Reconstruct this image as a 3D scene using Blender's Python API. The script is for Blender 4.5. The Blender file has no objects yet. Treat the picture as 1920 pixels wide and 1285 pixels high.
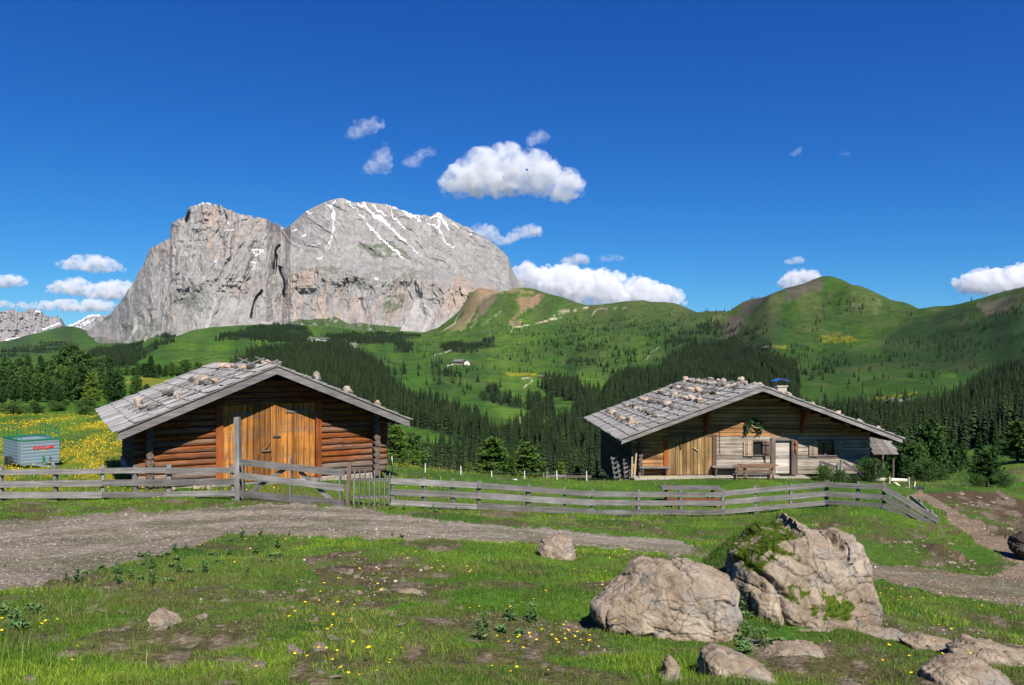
import bpy, bmesh, math, random
import numpy as np
from mathutils import Vector, Matrix
R = math.radians
sc = bpy.context.scene
COL = sc.collection
F, CX, HZ = 1480.0, 960.0, 668.0          # focal length in photo pixels, centre column, horizon row

# ---------------------------------------------------------------- camera, sky, sun, exposure
cam_d = bpy.data.cameras.new('camera'); cam = bpy.data.objects.new('camera', cam_d); COL.objects.link(cam)
cam.location = (0, 0, 0); cam.rotation_euler = (R(90), 0, 0)
cam_d.sensor_width = 36.0; cam_d.lens = 36.0*F/1920.0; cam_d.shift_y = (HZ-642.5)/1920.0
cam_d.clip_start = 0.1; cam_d.clip_end = 90000
sc.camera = cam
SUN_AZ, SUN_EL = R(20), R(46)              # azimuth measured from straight behind the camera towards the right
world = bpy.data.worlds.new('World'); sc.world = world; world.use_nodes = True
wt = world.node_tree; wt.nodes.clear()
wo = wt.nodes.new('ShaderNodeOutputWorld'); wb = wt.nodes.new('ShaderNodeBackground'); sk = wt.nodes.new('ShaderNodeTexSky')
sk.sky_type = 'NISHITA'; sk.sun_disc = False
sk.sun_elevation = SUN_EL; sk.sun_rotation = math.pi - SUN_AZ
sk.altitude = 1900; sk.air_density = 1.0; sk.dust_density = 0.15; sk.ozone_density = 4.0
# polarised alpine blue: each channel of the sky gets its own contrast
sp = wt.nodes.new('ShaderNodeSeparateColor'); cb_ = wt.nodes.new('ShaderNodeCombineColor'); wt.links.new(sk.outputs[0], sp.inputs[0])
for ch, (g_, m_) in enumerate(((1.75, 0.62), (1.20, 0.93), (0.76, 1.13))):
    a_ = wt.nodes.new('ShaderNodeMath'); a_.operation = 'MULTIPLY'; a_.inputs[1].default_value = 0.085
    b_ = wt.nodes.new('ShaderNodeMath'); b_.operation = 'POWER'; b_.inputs[1].default_value = g_
    c_ = wt.nodes.new('ShaderNodeMath'); c_.operation = 'MULTIPLY'; c_.inputs[1].default_value = m_/0.1
    wt.links.new(sp.outputs[ch], a_.inputs[0]); wt.links.new(a_.outputs[0], b_.inputs[0]); wt.links.new(b_.outputs[0], c_.inputs[0]); wt.links.new(c_.outputs[0], cb_.inputs[ch])
wt.links.new(cb_.outputs[0], wb.inputs[0]); wb.inputs[1].default_value = 0.05
wt.links.new(wb.outputs[0], wo.inputs[0])
sd = bpy.data.lights.new('sun', 'SUN'); sun = bpy.data.objects.new('sun', sd); COL.objects.link(sun)
sd.energy = 5.0; sd.angle = R(0.53); sd.color = (1.0, 0.95, 0.87)
sdir = Vector((math.sin(SUN_AZ)*math.cos(SUN_EL), -math.cos(SUN_AZ)*math.cos(SUN_EL), math.sin(SUN_EL)))
sun.rotation_euler = sdir.to_track_quat('Z', 'Y').to_euler()
vs = sc.view_settings; sc.display_settings.display_device = 'sRGB'
vs.view_transform = 'Standard'; vs.look = 'None'; vs.gamma = 1; vs.use_curve_mapping = False; vs.exposure = 0.95
cy = sc.cycles
cy.use_denoising = True; cy.max_bounces = 14; cy.diffuse_bounces = 1; cy.glossy_bounces = 2
cy.transparent_max_bounces = 12; cy.volume_bounces = 14; cy.use_adaptive_sampling = True; cy.adaptive_threshold = 0.02
sc.render.use_persistent_data = False

# ---------------------------------------------------------------- helpers
def tag(o, label=None, cat=None, group=None, kind=None):
    if label: o['label'] = label
    if cat: o['category'] = cat
    if group: o['group'] = group
    if kind: o['kind'] = kind
    return o
def link(o, parent=None):
    COL.objects.link(o)
    if parent: o.parent = parent
    return o
def empty(name, loc, rz=0.0):
    o = bpy.data.objects.new(name, None); o.empty_display_size = 0.3
    o.location = loc; o.rotation_euler = (0, 0, rz); return link(o)
def npmesh(name, V, Fc, mat=None, parent=None, smooth=False, cols=None, attr='Col'):
    """V (n,3) float, Fc (m,k) int array or list of such arrays"""
    me = bpy.data.meshes.new(name); V = np.asarray(V, np.float32)
    Fs = Fc if isinstance(Fc, list) else [Fc]
    Fs = [np.asarray(f, np.int32) for f in Fs if len(f)]
    me.vertices.add(len(V)); me.vertices.foreach_set('co', V.ravel())
    nl = sum(f.size for f in Fs); nf = sum(len(f) for f in Fs)
    me.loops.add(nl); me.polygons.add(nf)
    me.loops.foreach_set('vertex_index', np.concatenate([f.ravel() for f in Fs]))
    tot = np.concatenate([np.full(len(f), f.shape[1], np.int32) for f in Fs])
    st = np.concatenate([[0], np.cumsum(tot)[:-1]]).astype(np.int32)
    me.polygons.foreach_set('loop_start', st)
    if smooth: me.polygons.foreach_set('use_smooth', np.ones(nf, bool))
    if cols is not None:
        ca = me.color_attributes.new(attr, 'FLOAT_COLOR', 'POINT')
        c4 = np.ones((len(V), 4), np.float32); c4[:, :cols.shape[1]] = cols
        ca.data.foreach_set('color', c4.ravel())
    me.update(calc_edges=True); me.validate()
    if mat: me.materials.append(mat)
    return link(bpy.data.objects.new(name, me), parent)

def hsh(ix, iy, s):
    h = (ix.astype(np.int64)*374761393 + iy.astype(np.int64)*668265263 + s*974634777) & 0x7fffffff
    h = ((h ^ (h >> 13))*1274126177) & 0x7fffffff
    return ((h ^ (h >> 16)) & 0xffff)/65535.0
def vn(x, y, s=0):
    ix, iy = np.floor(x), np.floor(y); fx, fy = x-ix, y-iy
    ix = ix.astype(np.int64); iy = iy.astype(np.int64)
    fx = fx*fx*fx*(fx*(fx*6-15)+10); fy = fy*fy*fy*(fy*(fy*6-15)+10)
    a = hsh(ix, iy, s); b = hsh(ix+1, iy, s); c = hsh(ix, iy+1, s); d = hsh(ix+1, iy+1, s)
    return (a*(1-fx)+b*fx)*(1-fy)+(c*(1-fx)+d*fx)*fy
def fbm(x, y, o=5, s=0, g=0.5, l=2.03):
    t = 0; a = 1; n = 0
    for i in range(o):
        t = t+a*vn(x+i*17.3, y-i*9.1, s+i); n += a; a *= g; x = x*l; y = y*l
    return t/n                               # 0..1
def ridged(x, y, o=5, s=0, g=0.5):
    t = 0; a = 1; n = 0
    for i in range(o):
        t = t+a*(1-np.abs(2*vn(x+i*7.3, y+i*3.1, s+i)-1)); n += a; a *= g; x = x*2.07; y = y*2.07
    return t/n
def inpoly(x, y, P):
    P = np.asarray(P, float); r = np.zeros(np.shape(x), bool); j = len(P)-1
    for i in range(len(P)):
        xi, yi, xj, yj = P[i, 0], P[i, 1], P[j, 0], P[j, 1]
        if yi != yj:
            r ^= ((yi > y) != (yj > y)) & (x < (xj-xi)*(y-yi)/(yj-yi)+xi)
        j = i
    return r
def pdist(x, y, L):
    """distance to a polyline (photo pixels)"""
    d = np.full(np.shape(x), 1e9)
    L = np.asarray(L, float)
    for (ax, ay), (bx, by) in zip(L[:-1], L[1:]):
        dx, dy = bx-ax, by-ay; t = np.clip(((x-ax)*dx+(y-ay)*dy)/(dx*dx+dy*dy+1e-9), 0, 1)
        d = np.minimum(d, np.hypot(x-ax-t*dx, y-ay-t*dy))
    return d
def sstep(a, b, x):
    t = np.clip((x-a)/(b-a), 0, 1); return t*t*(3-2*t)
def mono(xk, yk, x):
    """monotone cubic (PCHIP) interpolation"""
    xk = np.asarray(xk, float); yk = np.asarray(yk, float)
    h = np.diff(xk); dl = np.diff(yk)/h; m = np.zeros(len(xk))
    m[0] = dl[0]; m[-1] = dl[-1]
    for i in range(1, len(xk)-1):
        if dl[i-1]*dl[i] > 0:
            w1 = 2*h[i]+h[i-1]; w2 = h[i]+2*h[i-1]; m[i] = (w1+w2)/(w1/dl[i-1]+w2/dl[i])
    x = np.clip(x, xk[0], xk[-1]); i = np.clip(np.searchsorted(xk, x)-1, 0, len(h)-1)
    t = (x-xk[i])/h[i]
    return (yk[i]*(1+2*t)*(1-t)**2+h[i]*m[i]*t*(1-t)**2+yk[i+1]*t*t*(3-2*t)+h[i]*m[i+1]*t*t*(t-1))

# ---------------------------------------------------------------- materials
KA = 0.80                                   # overall reflectance trim that goes with the exposure above
class NT:
    def __init__(s, name, rough=0.85, spec=0.2):
        s.m = bpy.data.materials.new(name); s.m.use_nodes = True; s.t = s.m.node_tree; s.t.nodes.clear()
        s.out = s.n('ShaderNodeOutputMaterial'); s.b = s.n('ShaderNodeBsdfPrincipled')
        s.b.inputs['Roughness'].default_value = rough; s.b.inputs['Specular IOR Level'].default_value = spec
        s.l(s.b.outputs[0], s.out.inputs[0])
    def n(s, k, **kw):
        nd = s.t.nodes.new(k)
        for a, v in kw.items(): setattr(nd, a, v)
        return nd
    def l(s, a, b): s.t.links.new(a, b)
    def coord(s, scale=(1, 1, 1), kind='Object'):
        tc = s.n('ShaderNodeTexCoord'); mp = s.n('ShaderNodeMapping'); mp.inputs['Scale'].default_value = scale
        s.l(tc.outputs[kind], mp.inputs[0]); return mp.outputs[0]
    def noise(s, vec, scale, detail=5, rough=0.55, dist=0.0):
        nd = s.n('ShaderNodeTexNoise'); nd.inputs['Scale'].default_value = scale
        nd.inputs['Detail'].default_value = detail; nd.inputs['Roughness'].default_value = rough
        nd.inputs['Distortion'].default_value = dist; s.l(vec, nd.inputs['Vector']); return nd.outputs[0]
    def ramp(s, fac, stops):
        nd = s.n('ShaderNodeValToRGB'); cr = nd.color_ramp
        while len(cr.elements) < len(stops): cr.elements.new(0.5)
        for e, (p, c) in zip(cr.elements, stops):
            e.position = p; e.color = (c[0], c[1], c[2], 1) if hasattr(c, '__len__') else (c, c, c, 1)
        s.l(fac, nd.inputs[0]); return nd.outputs[0]
    def mix(s, a, b, fac=0.5, mode='MIX'):
        nd = s.n('ShaderNodeMix', data_type='RGBA', blend_type=mode); nd.clamp_factor = True
        for sock, v in ((nd.inputs[0], fac), (nd.inputs[6], a), (nd.inputs[7], b)):
            if isinstance(v, (int, float)): sock.default_value = v
            elif isinstance(v, tuple): sock.default_value = (v[0], v[1], v[2], 1)
            else: s.l(v, sock)
        return nd.outputs[2]
    def bump(s, h, strength=0.5, dist=0.02):
        nd = s.n('ShaderNodeBump'); nd.inputs['Strength'].default_value = strength; nd.inputs['Distance'].default_value = dist
        s.l(h, nd.inputs['Height']); s.l(nd.outputs[0], s.b.inputs['Normal']); return nd
    def color(s, c):
        if isinstance(c, tuple): s.b.inputs['Base Color'].default_value = (c[0]*KA, c[1]*KA, c[2]*KA, 1); return
        c = s.mix(c, (KA, KA, KA), 1.0, 'MULTIPLY')
        if False: pass
        else: s.l(c, s.b.inputs['Base Color'])
def wood(name, c1, c2, c3, axis='x', board=0.0, baxis='x', scale=1.0, bump=0.5, weather=0.0):
    """weathered wood: grain runs along axis; board = plank width giving each plank its own tone"""
    t = NT(name, 0.85, 0.08)
    s = {'x': (0.35, 9, 9), 'y': (9, 0.35, 9), 'z': (9, 9, 0.35)}[axis]
    v = t.coord(tuple(a*scale for a in s))
    oi = t.n('ShaderNodeObjectInfo')
    ad = t.n('ShaderNodeVectorMath', operation='ADD'); t.l(v, ad.inputs[0])
    cb = t.n('ShaderNodeCombineXYZ')
    for k in range(3):
        mu = t.n('ShaderNodeMath', operation='MULTIPLY'); mu.inputs[1].default_value = 37.0+k*11; t.l(oi.outputs['Random'], mu.inputs[0]); t.l(mu.outputs[0], cb.inputs[k])
    t.l(cb.outputs[0], ad.inputs[1]); v = ad.outputs[0]
    g = t.noise(v, 2.2, 8, 0.65, 0.6)
    c = t.ramp(g, [(0.28, c1), (0.5, c2), (0.74, c3)])
    big = t.noise(t.coord((1, 1, 1)), 1.3, 3)
    c = t.mix(c, t.ramp(big, [(0.3, 0.62), (0.7, 1.25)]), 0.75, 'MULTIPLY')
    if board:
        sx = t.n('ShaderNodeSeparateXYZ'); t.l(t.coord((1/board,)*3), sx.inputs[0])
        fl = t.n('ShaderNodeMath', operation='FLOOR'); t.l(sx.outputs[{'x': 0, 'y': 1, 'z': 2}[baxis]], fl.inputs[0])
        wn = t.n('ShaderNodeTexWhiteNoise', noise_dimensions='1D'); t.l(fl.outputs[0], wn.inputs['W'])
        c = t.mix(c, t.ramp(wn.outputs[0], [(0.0, 0.6), (1.0, 1.3)]), 0.9, 'MULTIPLY')
    if weather:
        wv_ = t.noise(t.coord((0.3, 1.0, 4.1)), 1.0, 6, 0.7); c = t.mix(c, t.mix((0.17, 0.125, 0.095), t.ramp(g, [(0.3, 0.35), (0.7, 1.5)]), 1.0, 'MULTIPLY'), t.ramp(wv_, [(0.46, 0.0), (0.60, weather)]))
        kn = t.n('ShaderNodeTexVoronoi'); kn.inputs['Scale'].default_value = 1.0; t.l(t.coord((1.1, 2.5, 4.0) if axis == 'x' else (4.5, 2.5, 1.1)), kn.inputs['Vector']); c = t.mix((0.05, 0.025, 0.012), c, t.ramp(kn.outputs['Distance'], [(0.07, 0.25), (0.13, 1.0)]))
    mr = t.ramp(oi.outputs['Random'], [(0, 0.62), (1, 1.22)])
    c = t.mix(c, mr, 0.9, 'MULTIPLY')
    t.color(c); t.bump(g, bump, 0.02)
    return t.m
def stone_mat(name, ca, cb_, cc, scale=4.0, lichen=None, bump=0.6, dist=0.05):
    t = NT(name, 0.95, 0.1)
    v = t.coord()
    oi = t.n('ShaderNodeObjectInfo')
    n1 = t.noise(v, scale, 9, 0.65, 0.3)
    c = t.ramp(n1, [(0.3, ca), (0.5, cb_), (0.68, cc)])
    if lichen:
        n2 = t.noise(v, scale*2.7, 5, 0.6)
        ml = t.n('ShaderNodeMath', operation='ADD'); t.l(n2, ml.inputs[0]); mm = t.n('ShaderNodeMath', operation='MULTIPLY_ADD')
        t.l(oi.outputs['Random'], mm.inputs[0]); mm.inputs[1].default_value = 0.3; mm.inputs[2].default_value = -0.15; t.l(mm.outputs[0], ml.inputs[1])
        c = t.mix(c, lichen, t.ramp(ml.outputs[0], [(0.55, 0.0), (0.66, 0.8)]))
    c = t.mix(c, t.ramp(oi.outputs['Random'], [(0, 0.55), (0.5, 1.0), (1, 1.25)]), 0.8, 'MULTIPLY')
    t.color(c); t.bump(t.noise(v, scale*3, 9, 0.7), bump, dist)
    return t.m
def flat_mat(name, c, rough=0.7, metal=0.0, var=0.15, scale=8.0):
    t = NT(name, rough, 0.3); t.b.inputs['Metallic'].default_value = metal
    n = t.noise(t.coord(), scale, 5)
    t.color(t.mix(c, t.ramp(n, [(0.3, 1-var), (0.7, 1+var)]), 1.0, 'MULTIPLY'))
    return t.m
# ---------------------------------------------------------------- the ground: one fan-shaped sheet from the camera's feet to the far slopes
# near ground control points: photo column, photo row, distance (m)
NEAR = [(-300,1285,4.8),(0,1285,4.6),(480,1285,4.4),(960,1285,4.4),(1440,1285,4.9),(1920,1285,5.5),(2300,1285,6.5),
 (0,1200,5.8),(480,1200,5.6),(960,1200,5.7),(1250,1215,6.2),(1500,1190,7.3),(1640,1190,7.7),(1920,1200,8.3),(2300,1200,10),
 (0,1115,7.9),(480,1120,7.6),(900,1120,7.8),(1150,1110,8.6),(1400,1130,9.0),(1640,1115,12),(1920,1135,13.2),
 (0,1060,10.5),(250,1060,10.6),(500,1045,11.8),(700,1035,12.5),(900,1040,12.4),(1100,1058,12.0),(1300,1062,13.0),
 (0,1010,15.5),(500,1012,15.2),(800,1010,15.6),(1000,1014,16.5),(1200,1033,17.0),(1350,1040,17.5),(1640,1060,20.0),(1920,1100,16.6),(2300,1120,15),
 (0,975,19.5),(250,968,20.5),(500,950,23.0),(700,962,22.3),(900,975,21.5),(1200,1002,21.8),(1400,1010,22.5),(1640,1052,20.8),
 (1600,1015,22.8),(1500,990,25.0),(1700,1000,24.3),(1800,1035,21.8),(1860,1078,19.0),
 (-300,940,25),(0,939,25.6),(190,937,25.9),(445,934,26.2),(545,938,25.3),(652,948,24.5),(735,948,25.0),(900,957,26.0),(1110,966,28.0),(1353,965,30.5),(1450,958,30.4),(1550,948,30.3),(1660,958,29.0),(1745,990,27.6),
 (1700,915,41),(1745,935,37),(1850,950,35),(1920,1000,27),(1920,1050,21.5),(1920,920,44),(1810,920,42),
 (300,917,29.2),(520,905,31.3),(700,893,34.0),(100,873,40),(-300,880,38),(0,840,50),(200,838,50),
 (400,870,40),(600,868,42),(760,882,38),(850,888,41),(1000,897,43),(1100,902,43),(1160,900,41.5),
 (1300,895,41.3),(1500,895,41.3),(1640,898,41.2),(1400,898,40),(1400,915,37),(1200,925,35.5),(1000,925,34),(850,915,33),
 (1400,905,50),(1200,910,50),(1600,905,50),(-900,1285,5),(-900,1000,16),(-900,930,26),(2700,1200,9),(2700,1100,18),(2700,950,40)]
XY = np.array([((p-CX)/F*y, y) for p, r, y in NEAR]); ZZ = np.array([(HZ-r)/F*y for p, r, y in NEAR])
XY = np.vstack([XY, [(0, 0), (-3, 0), (3, 0), (0, 2), (-2, 2), (2, 2), (0, -3)]]); ZZ = np.concatenate([ZZ, [-1.6, -1.65, -1.65, -1.68, -1.68, -1.7, -1.5]])
def _k(d2): return 0.5*d2*np.log(d2+1e-9)
_n = len(XY); _A = np.zeros((_n+3, _n+3))
_A[:_n, :_n] = _k(((XY[:, None]-XY[None])**2).sum(-1))+np.eye(_n)*0.35
_A[:_n, _n] = 1; _A[:_n, _n+1:] = XY; _A[_n, :_n] = 1; _A[_n+1:, :_n] = XY.T
_w = np.linalg.solve(_A, np.concatenate([ZZ, [0, 0, 0]]))
def near_z(X, Y):
    sh = np.shape(X); X = np.ravel(X); Y = np.ravel(Y); out = np.empty(len(X))
    for i in range(0, len(X), 20000):
        a = X[i:i+20000, None]-XY[None, :, 0]; b = Y[i:i+20000, None]-XY[None, :, 1]
        out[i:i+20000] = _k(a*a+b*b)@_w[:_n]+_w[_n]+_w[_n+1]*X[i:i+20000]+_w[_n+2]*Y[i:i+20000]
    return out.reshape(sh)
# far slopes: for each photo column, distance -> photo row of the ground there
FARC = {
 -900:[(50,850),(75,800),(110,750),(300,745),(800,715),(1500,700),(3000,668),(5000,650),(7000,640),(9000,650)],
 0:[(50,840),(60,818),(75,790),(90,760),(110,746),(140,738),(300,742),(800,715),(1500,700),(3000,668),(5000,650),(6500,641),(7000,641),(9000,660)],
 60:[(50,840),(60,818),(75,790),(90,760),(110,746),(140,738),(300,742),(800,715),(1500,700),(3000,668),(5000,648),(6500,628),(7000,628),(9000,660)],
 130:[(50,838),(60,818),(75,790),(90,762),(110,750),(200,716),(260,708),(400,722),(900,705),(1500,690),(3000,668),(5000,645),(6500,612),(6800,613),(9000,660)],
 230:[(50,838),(60,820),(75,795),(110,755),(200,718),(260,706),(400,722),(900,705),(1500,682),(1800,674),(2400,664),(4000,652),(5000,645),(6500,650),(9000,700)],
 300:[(50,850),(60,835),(75,810),(110,770),(200,722),(260,707),(400,722),(900,705),(1300,690),(1700,664),(2150,634),(2400,640),(4000,640),(5000,636),(6500,650),(9000,700)],
 430:[(50,860),(60,850),(75,830),(110,790),(200,740),(300,716),(400,722),(900,705),(1300,690),(1700,664),(2150,634),(2400,637),(3000,628),(3800,615),(5000,612),(9000,700)],
 550:[(50,868),(60,862),(100,850),(200,840),(400,800),(700,740),(1000,700),(1500,665),(1900,642),(2300,640),(3000,630),(3800,616),(4600,612),(5400,620),(9000,700)],
 700:[(45,880),(60,885),(100,890),(200,900),(400,885),(550,862),(650,838),(900,765),(1300,702),(1700,668),(2100,650),(2800,638),(3400,630),(4200,622),(4800,620),(5400,630),(9000,700)],
 800:[(45,888),(60,900),(100,912),(200,915),(400,905),(560,875),(680,830),(850,788),(1100,748),(1500,702),(2000,672),(2600,652),(3200,638),(3800,630),(4300,627),(4700,625),(5400,630),(9000,700)],
 850:[(45,890),(60,903),(100,917),(200,920),(400,910),(580,878),(715,830),(870,790),(1150,747),(1550,704),(2000,674),(2550,654),(3100,634),(3700,612),(4200,600),(4600,594),(5000,610),(9000,700)],
 900:[(45,893),(60,905),(100,922),(200,925),(400,915),(600,880),(750,830),(900,790),(1200,745),(1600,705),(2000,676),(2500,655),(3000,632),(3600,595),(4100,562),(4500,543),(4900,560),(9000,700)],
 985:[(45,897),(60,908),(100,926),(200,930),(400,920),(600,890),(750,840),(950,785),(1300,737),(1700,705),(2200,672),(2800,635),(3400,590),(3950,543),(4300,556),(6000,650),(9000,700)],
 1050:[(45,900),(60,910),(100,926),(200,930),(400,920),(600,893),(760,838),(1000,778),(1350,730),(1750,700),(2250,666),(2800,630),(3400,590),(3750,556),(4100,570),(6000,650),(9000,700)],
 1110:[(45,903),(60,912),(100,926),(200,930),(400,920),(600,895),(800,832),(1050,772),(1400,727),(1800,695),(2300,660),(2800,625),(3300,592),(3600,572),(3900,590),(6000,650),(9000,700)],
 1200:[(45,903),(60,912),(100,926),(200,930),(400,920),(600,895),(800,835),(1050,775),(1400,725),(1800,690),(2300,652),(2800,615),(3200,583),(3500,562),(3800,580),(6000,650),(9000,700)],
 1260:[(45,903),(60,912),(100,926),(200,930),(400,920),(600,890),(800,832),(1050,772),(1400,722),(1800,684),(2300,645),(2800,605),(3100,583),(3350,567),(3600,590),(6000,650),(9000,700)],
 1350:[(45,900),(60,910),(100,926),(200,925),(400,910),(600,882),(800,828),(1000,780),(1300,732),(1700,690),(2100,652),(2600,608),(2950,580),(3300,600),(6000,650),(9000,700)],
 1400:[(45,900),(60,910),(100,920),(200,920),(400,905),(600,875),(800,822),(1000,775),(1300,725),(1700,678),(2100,635),(2500,592),(2700,568),(3000,590),(6000,650),(9000,700)],
 1450:[(45,900),(60,910),(100,920),(200,920),(400,905),(700,860),(900,800),(1100,755),(1400,708),(1700,666),(2000,626),(2300,582),(2520,545),(2800,565),(6000,650),(9000,700)],
 1500:[(45,900),(60,910),(100,920),(200,915),(400,895),(700,850),(900,795),(1050,762),(1300,724),(1550,692),(1850,655),(2100,618),(2350,570),(2530,532),(2800,555),(6000,650),(9000,700)],
 1552:[(45,900),(60,910),(100,915),(200,910),(400,885),(700,838),(900,787),(1020,762),(1250,732),(1500,703),(1750,674),(2000,640),(2200,600),(2400,560),(2550,517),(2800,540),(6000,650),(9000,700)],
 1600:[(45,905),(60,910),(100,912),(200,905),(400,875),(600,835),(800,790),(950,765),(1250,730),(1500,700),(1750,668),(2000,634),(2250,582),(2500,530),(2800,545),(6000,650),(9000,700)],
 1690:[(45,912),(60,905),(100,903),(200,890),(400,862),(600,822),(800,785),(980,758),(1250,722),(1500,690),(1750,655),(2000,618),(2200,586),(2350,566),(2600,580),(6000,650),(9000,700)],
 1745:[(45,915),(60,900),(100,895),(200,885),(400,855),(600,818),(800,783),(980,757),(1250,717),(1500,683),(1750,645),(2000,606),(2150,581),(2400,595),(6000,650),(9000,700)],
 1790:[(45,912),(60,895),(80,888),(100,890),(200,880),(400,848),(600,812),(800,778),(980,752),(1250,711),(1500,674),(1700,640),(1900,603),(2050,573),(2300,590),(6000,650),(9000,700)],
 1850:[(45,908),(60,882),(80,862),(100,862),(150,875),(300,850),(600,800),(800,768),(1000,738),(1300,698),(1500,660),(1700,620),(1850,588),(1980,555),(2300,575),(6000,650),(9000,700)],
 1920:[(45,905),(60,868),(80,836),(100,818),(120,815),(200,830),(400,805),(600,772),(800,742),(1000,712),(1300,672),(1550,618),(1750,570),(1900,538),(2200,550),(6000,650),(9000,700)],
 2200:[(45,905),(60,860),(80,820),(100,795),(120,790),(200,800),(400,780),(600,750),(800,710),(1000,670),(1300,610),(1550,550),(1750,500),(1900,470),(2200,480),(6000,600),(9000,700)],
 2900:[(45,905),(60,860),(80,820),(100,795),(120,790),(200,800),(400,780),(600,740),(800,700),(1000,650),(1300,580),(1550,520),(1750,470),(1900,440),(2200,450),(6000,600),(9000,700)]}
_px = np.array(sorted(FARC)); _ly = np.linspace(math.log(45), math.log(9000), 500)
_tab = np.array([mono(np.log([a for a, b in FARC[p]]), [b for a, b in FARC[p]], _ly) for p in _px])
def _cols(px):
    """smooth interpolation across columns -> (n, 500)"""
    i = np.clip(np.searchsorted(_px, px)-1, 0, len(_px)-2)
    h = np.diff(_px).astype(float); dl = np.diff(_tab, axis=0)/h[:, None]
    m = np.zeros_like(_tab); m[0] = dl[0]; m[-1] = dl[-1]
    a, b = dl[:-1], dl[1:]; ok = a*b > 0
    w = (h[:-1]/(h[:-1]+h[1:]))[:, None]
    m[1:-1] = np.where(ok, a*b/(np.where(ok, (1-w)*a+w*b, 1)), 0)
    t = np.clip((px-_px[i])/h[i], 0, 1)[:, None]; hh = h[i][:, None]
    return _tab[i]*(1+2*t)*(1-t)**2+hh*m[i]*t*(1-t)**2+_tab[i+1]*t*t*(3-2*t)+hh*m[i+1]*t*t*(t-1)
PXG = np.arange(-900, 2901, 1.5); PYG = _cols(PXG)      # table of rows (column, log distance)
def far_row(px, Y):
    fx = np.clip((px-PXG[0])/1.5, 0, len(PXG)-1.001); fy = np.clip((np.log(Y)-_ly[0])/(_ly[1]-_ly[0]), 0, 498.999)
    i = fx.astype(int); j = fy.astype(int); a = fx-i; b = fy-j
    return (PYG[i, j]*(1-b)+PYG[i, j+1]*b)*(1-a)+(PYG[i+1, j]*(1-b)+PYG[i+1, j+1]*b)*a
def ground_z(X, Y):
    X = np.asarray(X, float); Y = np.asarray(Y, float); Yc = np.maximum(Y, 1e-3)
    px = CX+F*X/np.maximum(Yc, 2.0)
    w = sstep(46, 62, Y)
    zf = (HZ-far_row(np.clip(px, -900, 2900), np.clip(Yc, 45, 9000)))/F*Yc
    zn = np.zeros(np.shape(X)); k = w < 1
    if np.any(k): zn[k] = near_z(X[k], Y[k])
    z = zn*(1-w)+zf*w
    # relief
    nr = (1-sstep(30, 60, Y))
    flat = np.exp(-(((X+9.5)/7)**2+((Y-34)/6)**2)**2)+np.exp(-(((X-12)/8)**2+((Y-43)/6)**2)**2)
    z = z+nr*(1-np.clip(flat, 0, 1))*((fbm(X*0.55, Y*0.55, 4, 11)-0.5)*0.30+(fbm(X*2.3, Y*2.3, 4, 5)-0.5)*0.10)*np.where(track_mask(px, HZ-F*z/np.maximum(Yc, .5), Y) > 0.3, 0.25, 1.0)
    z = z+0.80*np.exp(-((X-3.02)/np.where(X < 3.02, 0.62, 0.5))**2-((Y-9.9)/0.85)**2)
    amp = sstep(200, 2500, Y)*34
    z = z+amp*(ridged(X/420, Y/600, 4, 21)-0.62)+amp*0.25*(fbm(X/60, Y/90, 4, 23)-0.5)
    return z
TRACK = [(-200,1180),(0,1112),(120,1085),(220,1062),(310,1040),(360,1022),(430,1003),(600,1005),(760,1012),(880,1014),(1000,1020),(1080,1022),(1130,1025),(1180,1032),(1265,1042),(1320,1036),(1400,1036),(1500,1040),(1600,1052),(1640,1056),(1760,1068),(1862,1082),(1905,1060),(1840,1020),(1790,985),(1770,960),(1700,925),(1728,918),(1765,940),(1830,980),(1930,1032),(2200,1100),(2200,1150),(1930,1140),(1800,1122),(1640,1088),(1500,1066),(1400,1052),
 (1310,1042),(1300,1021),(1240,1012),(1180,1005),(1100,1000),(1000,990),(900,982),(800,972),(700,962),(660,953),(560,946),(470,943),(420,950),(300,958),(180,963),(60,974),(-200,985)]
def track_mask(px, py, Y):
    m = np.zeros(np.shape(px)); k = (Y > 4) & (Y < 60)
    if np.any(k):
        x = px[k]+(fbm(px[k]*0.02, py[k]*0.05, 3, 3)-0.5)*30; y = py[k]+(fbm(px[k]*0.03, py[k]*0.08, 4, 8)-0.5)*14
        m[k] = inpoly(x, y, TRACK)
    return m
US = np.concatenate([np.arange(-1.6, -0.74, 0.02), np.arange(-0.74, 0.74, 0.00125), np.arange(0.74, 1.62, 0.02)])
YS = np.concatenate([np.exp(np.linspace(math.log(2.2), math.log(62), 330))[:-1], np.exp(np.linspace(math.log(62), math.log(9000), 470))])
UU, YY = np.meshgrid(US, YS); XX = UU*YY
ZG = ground_z(XX.ravel(), YY.ravel()).reshape(XX.shape)
PXA = CX+F*UU; PYA = HZ-F*ZG/YY
def idx_grid(nr, nc):
    a = np.arange(nr*nc).reshape(nr, nc)
    return np.stack([a[:-1, :-1], a[:-1, 1:], a[1:, 1:], a[1:, :-1]], -1).reshape(-1, 4)
def mixc(c, m, col):
    m = np.asarray(m)[..., None]; return c*(1-m)+np.asarray(col)*m

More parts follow.
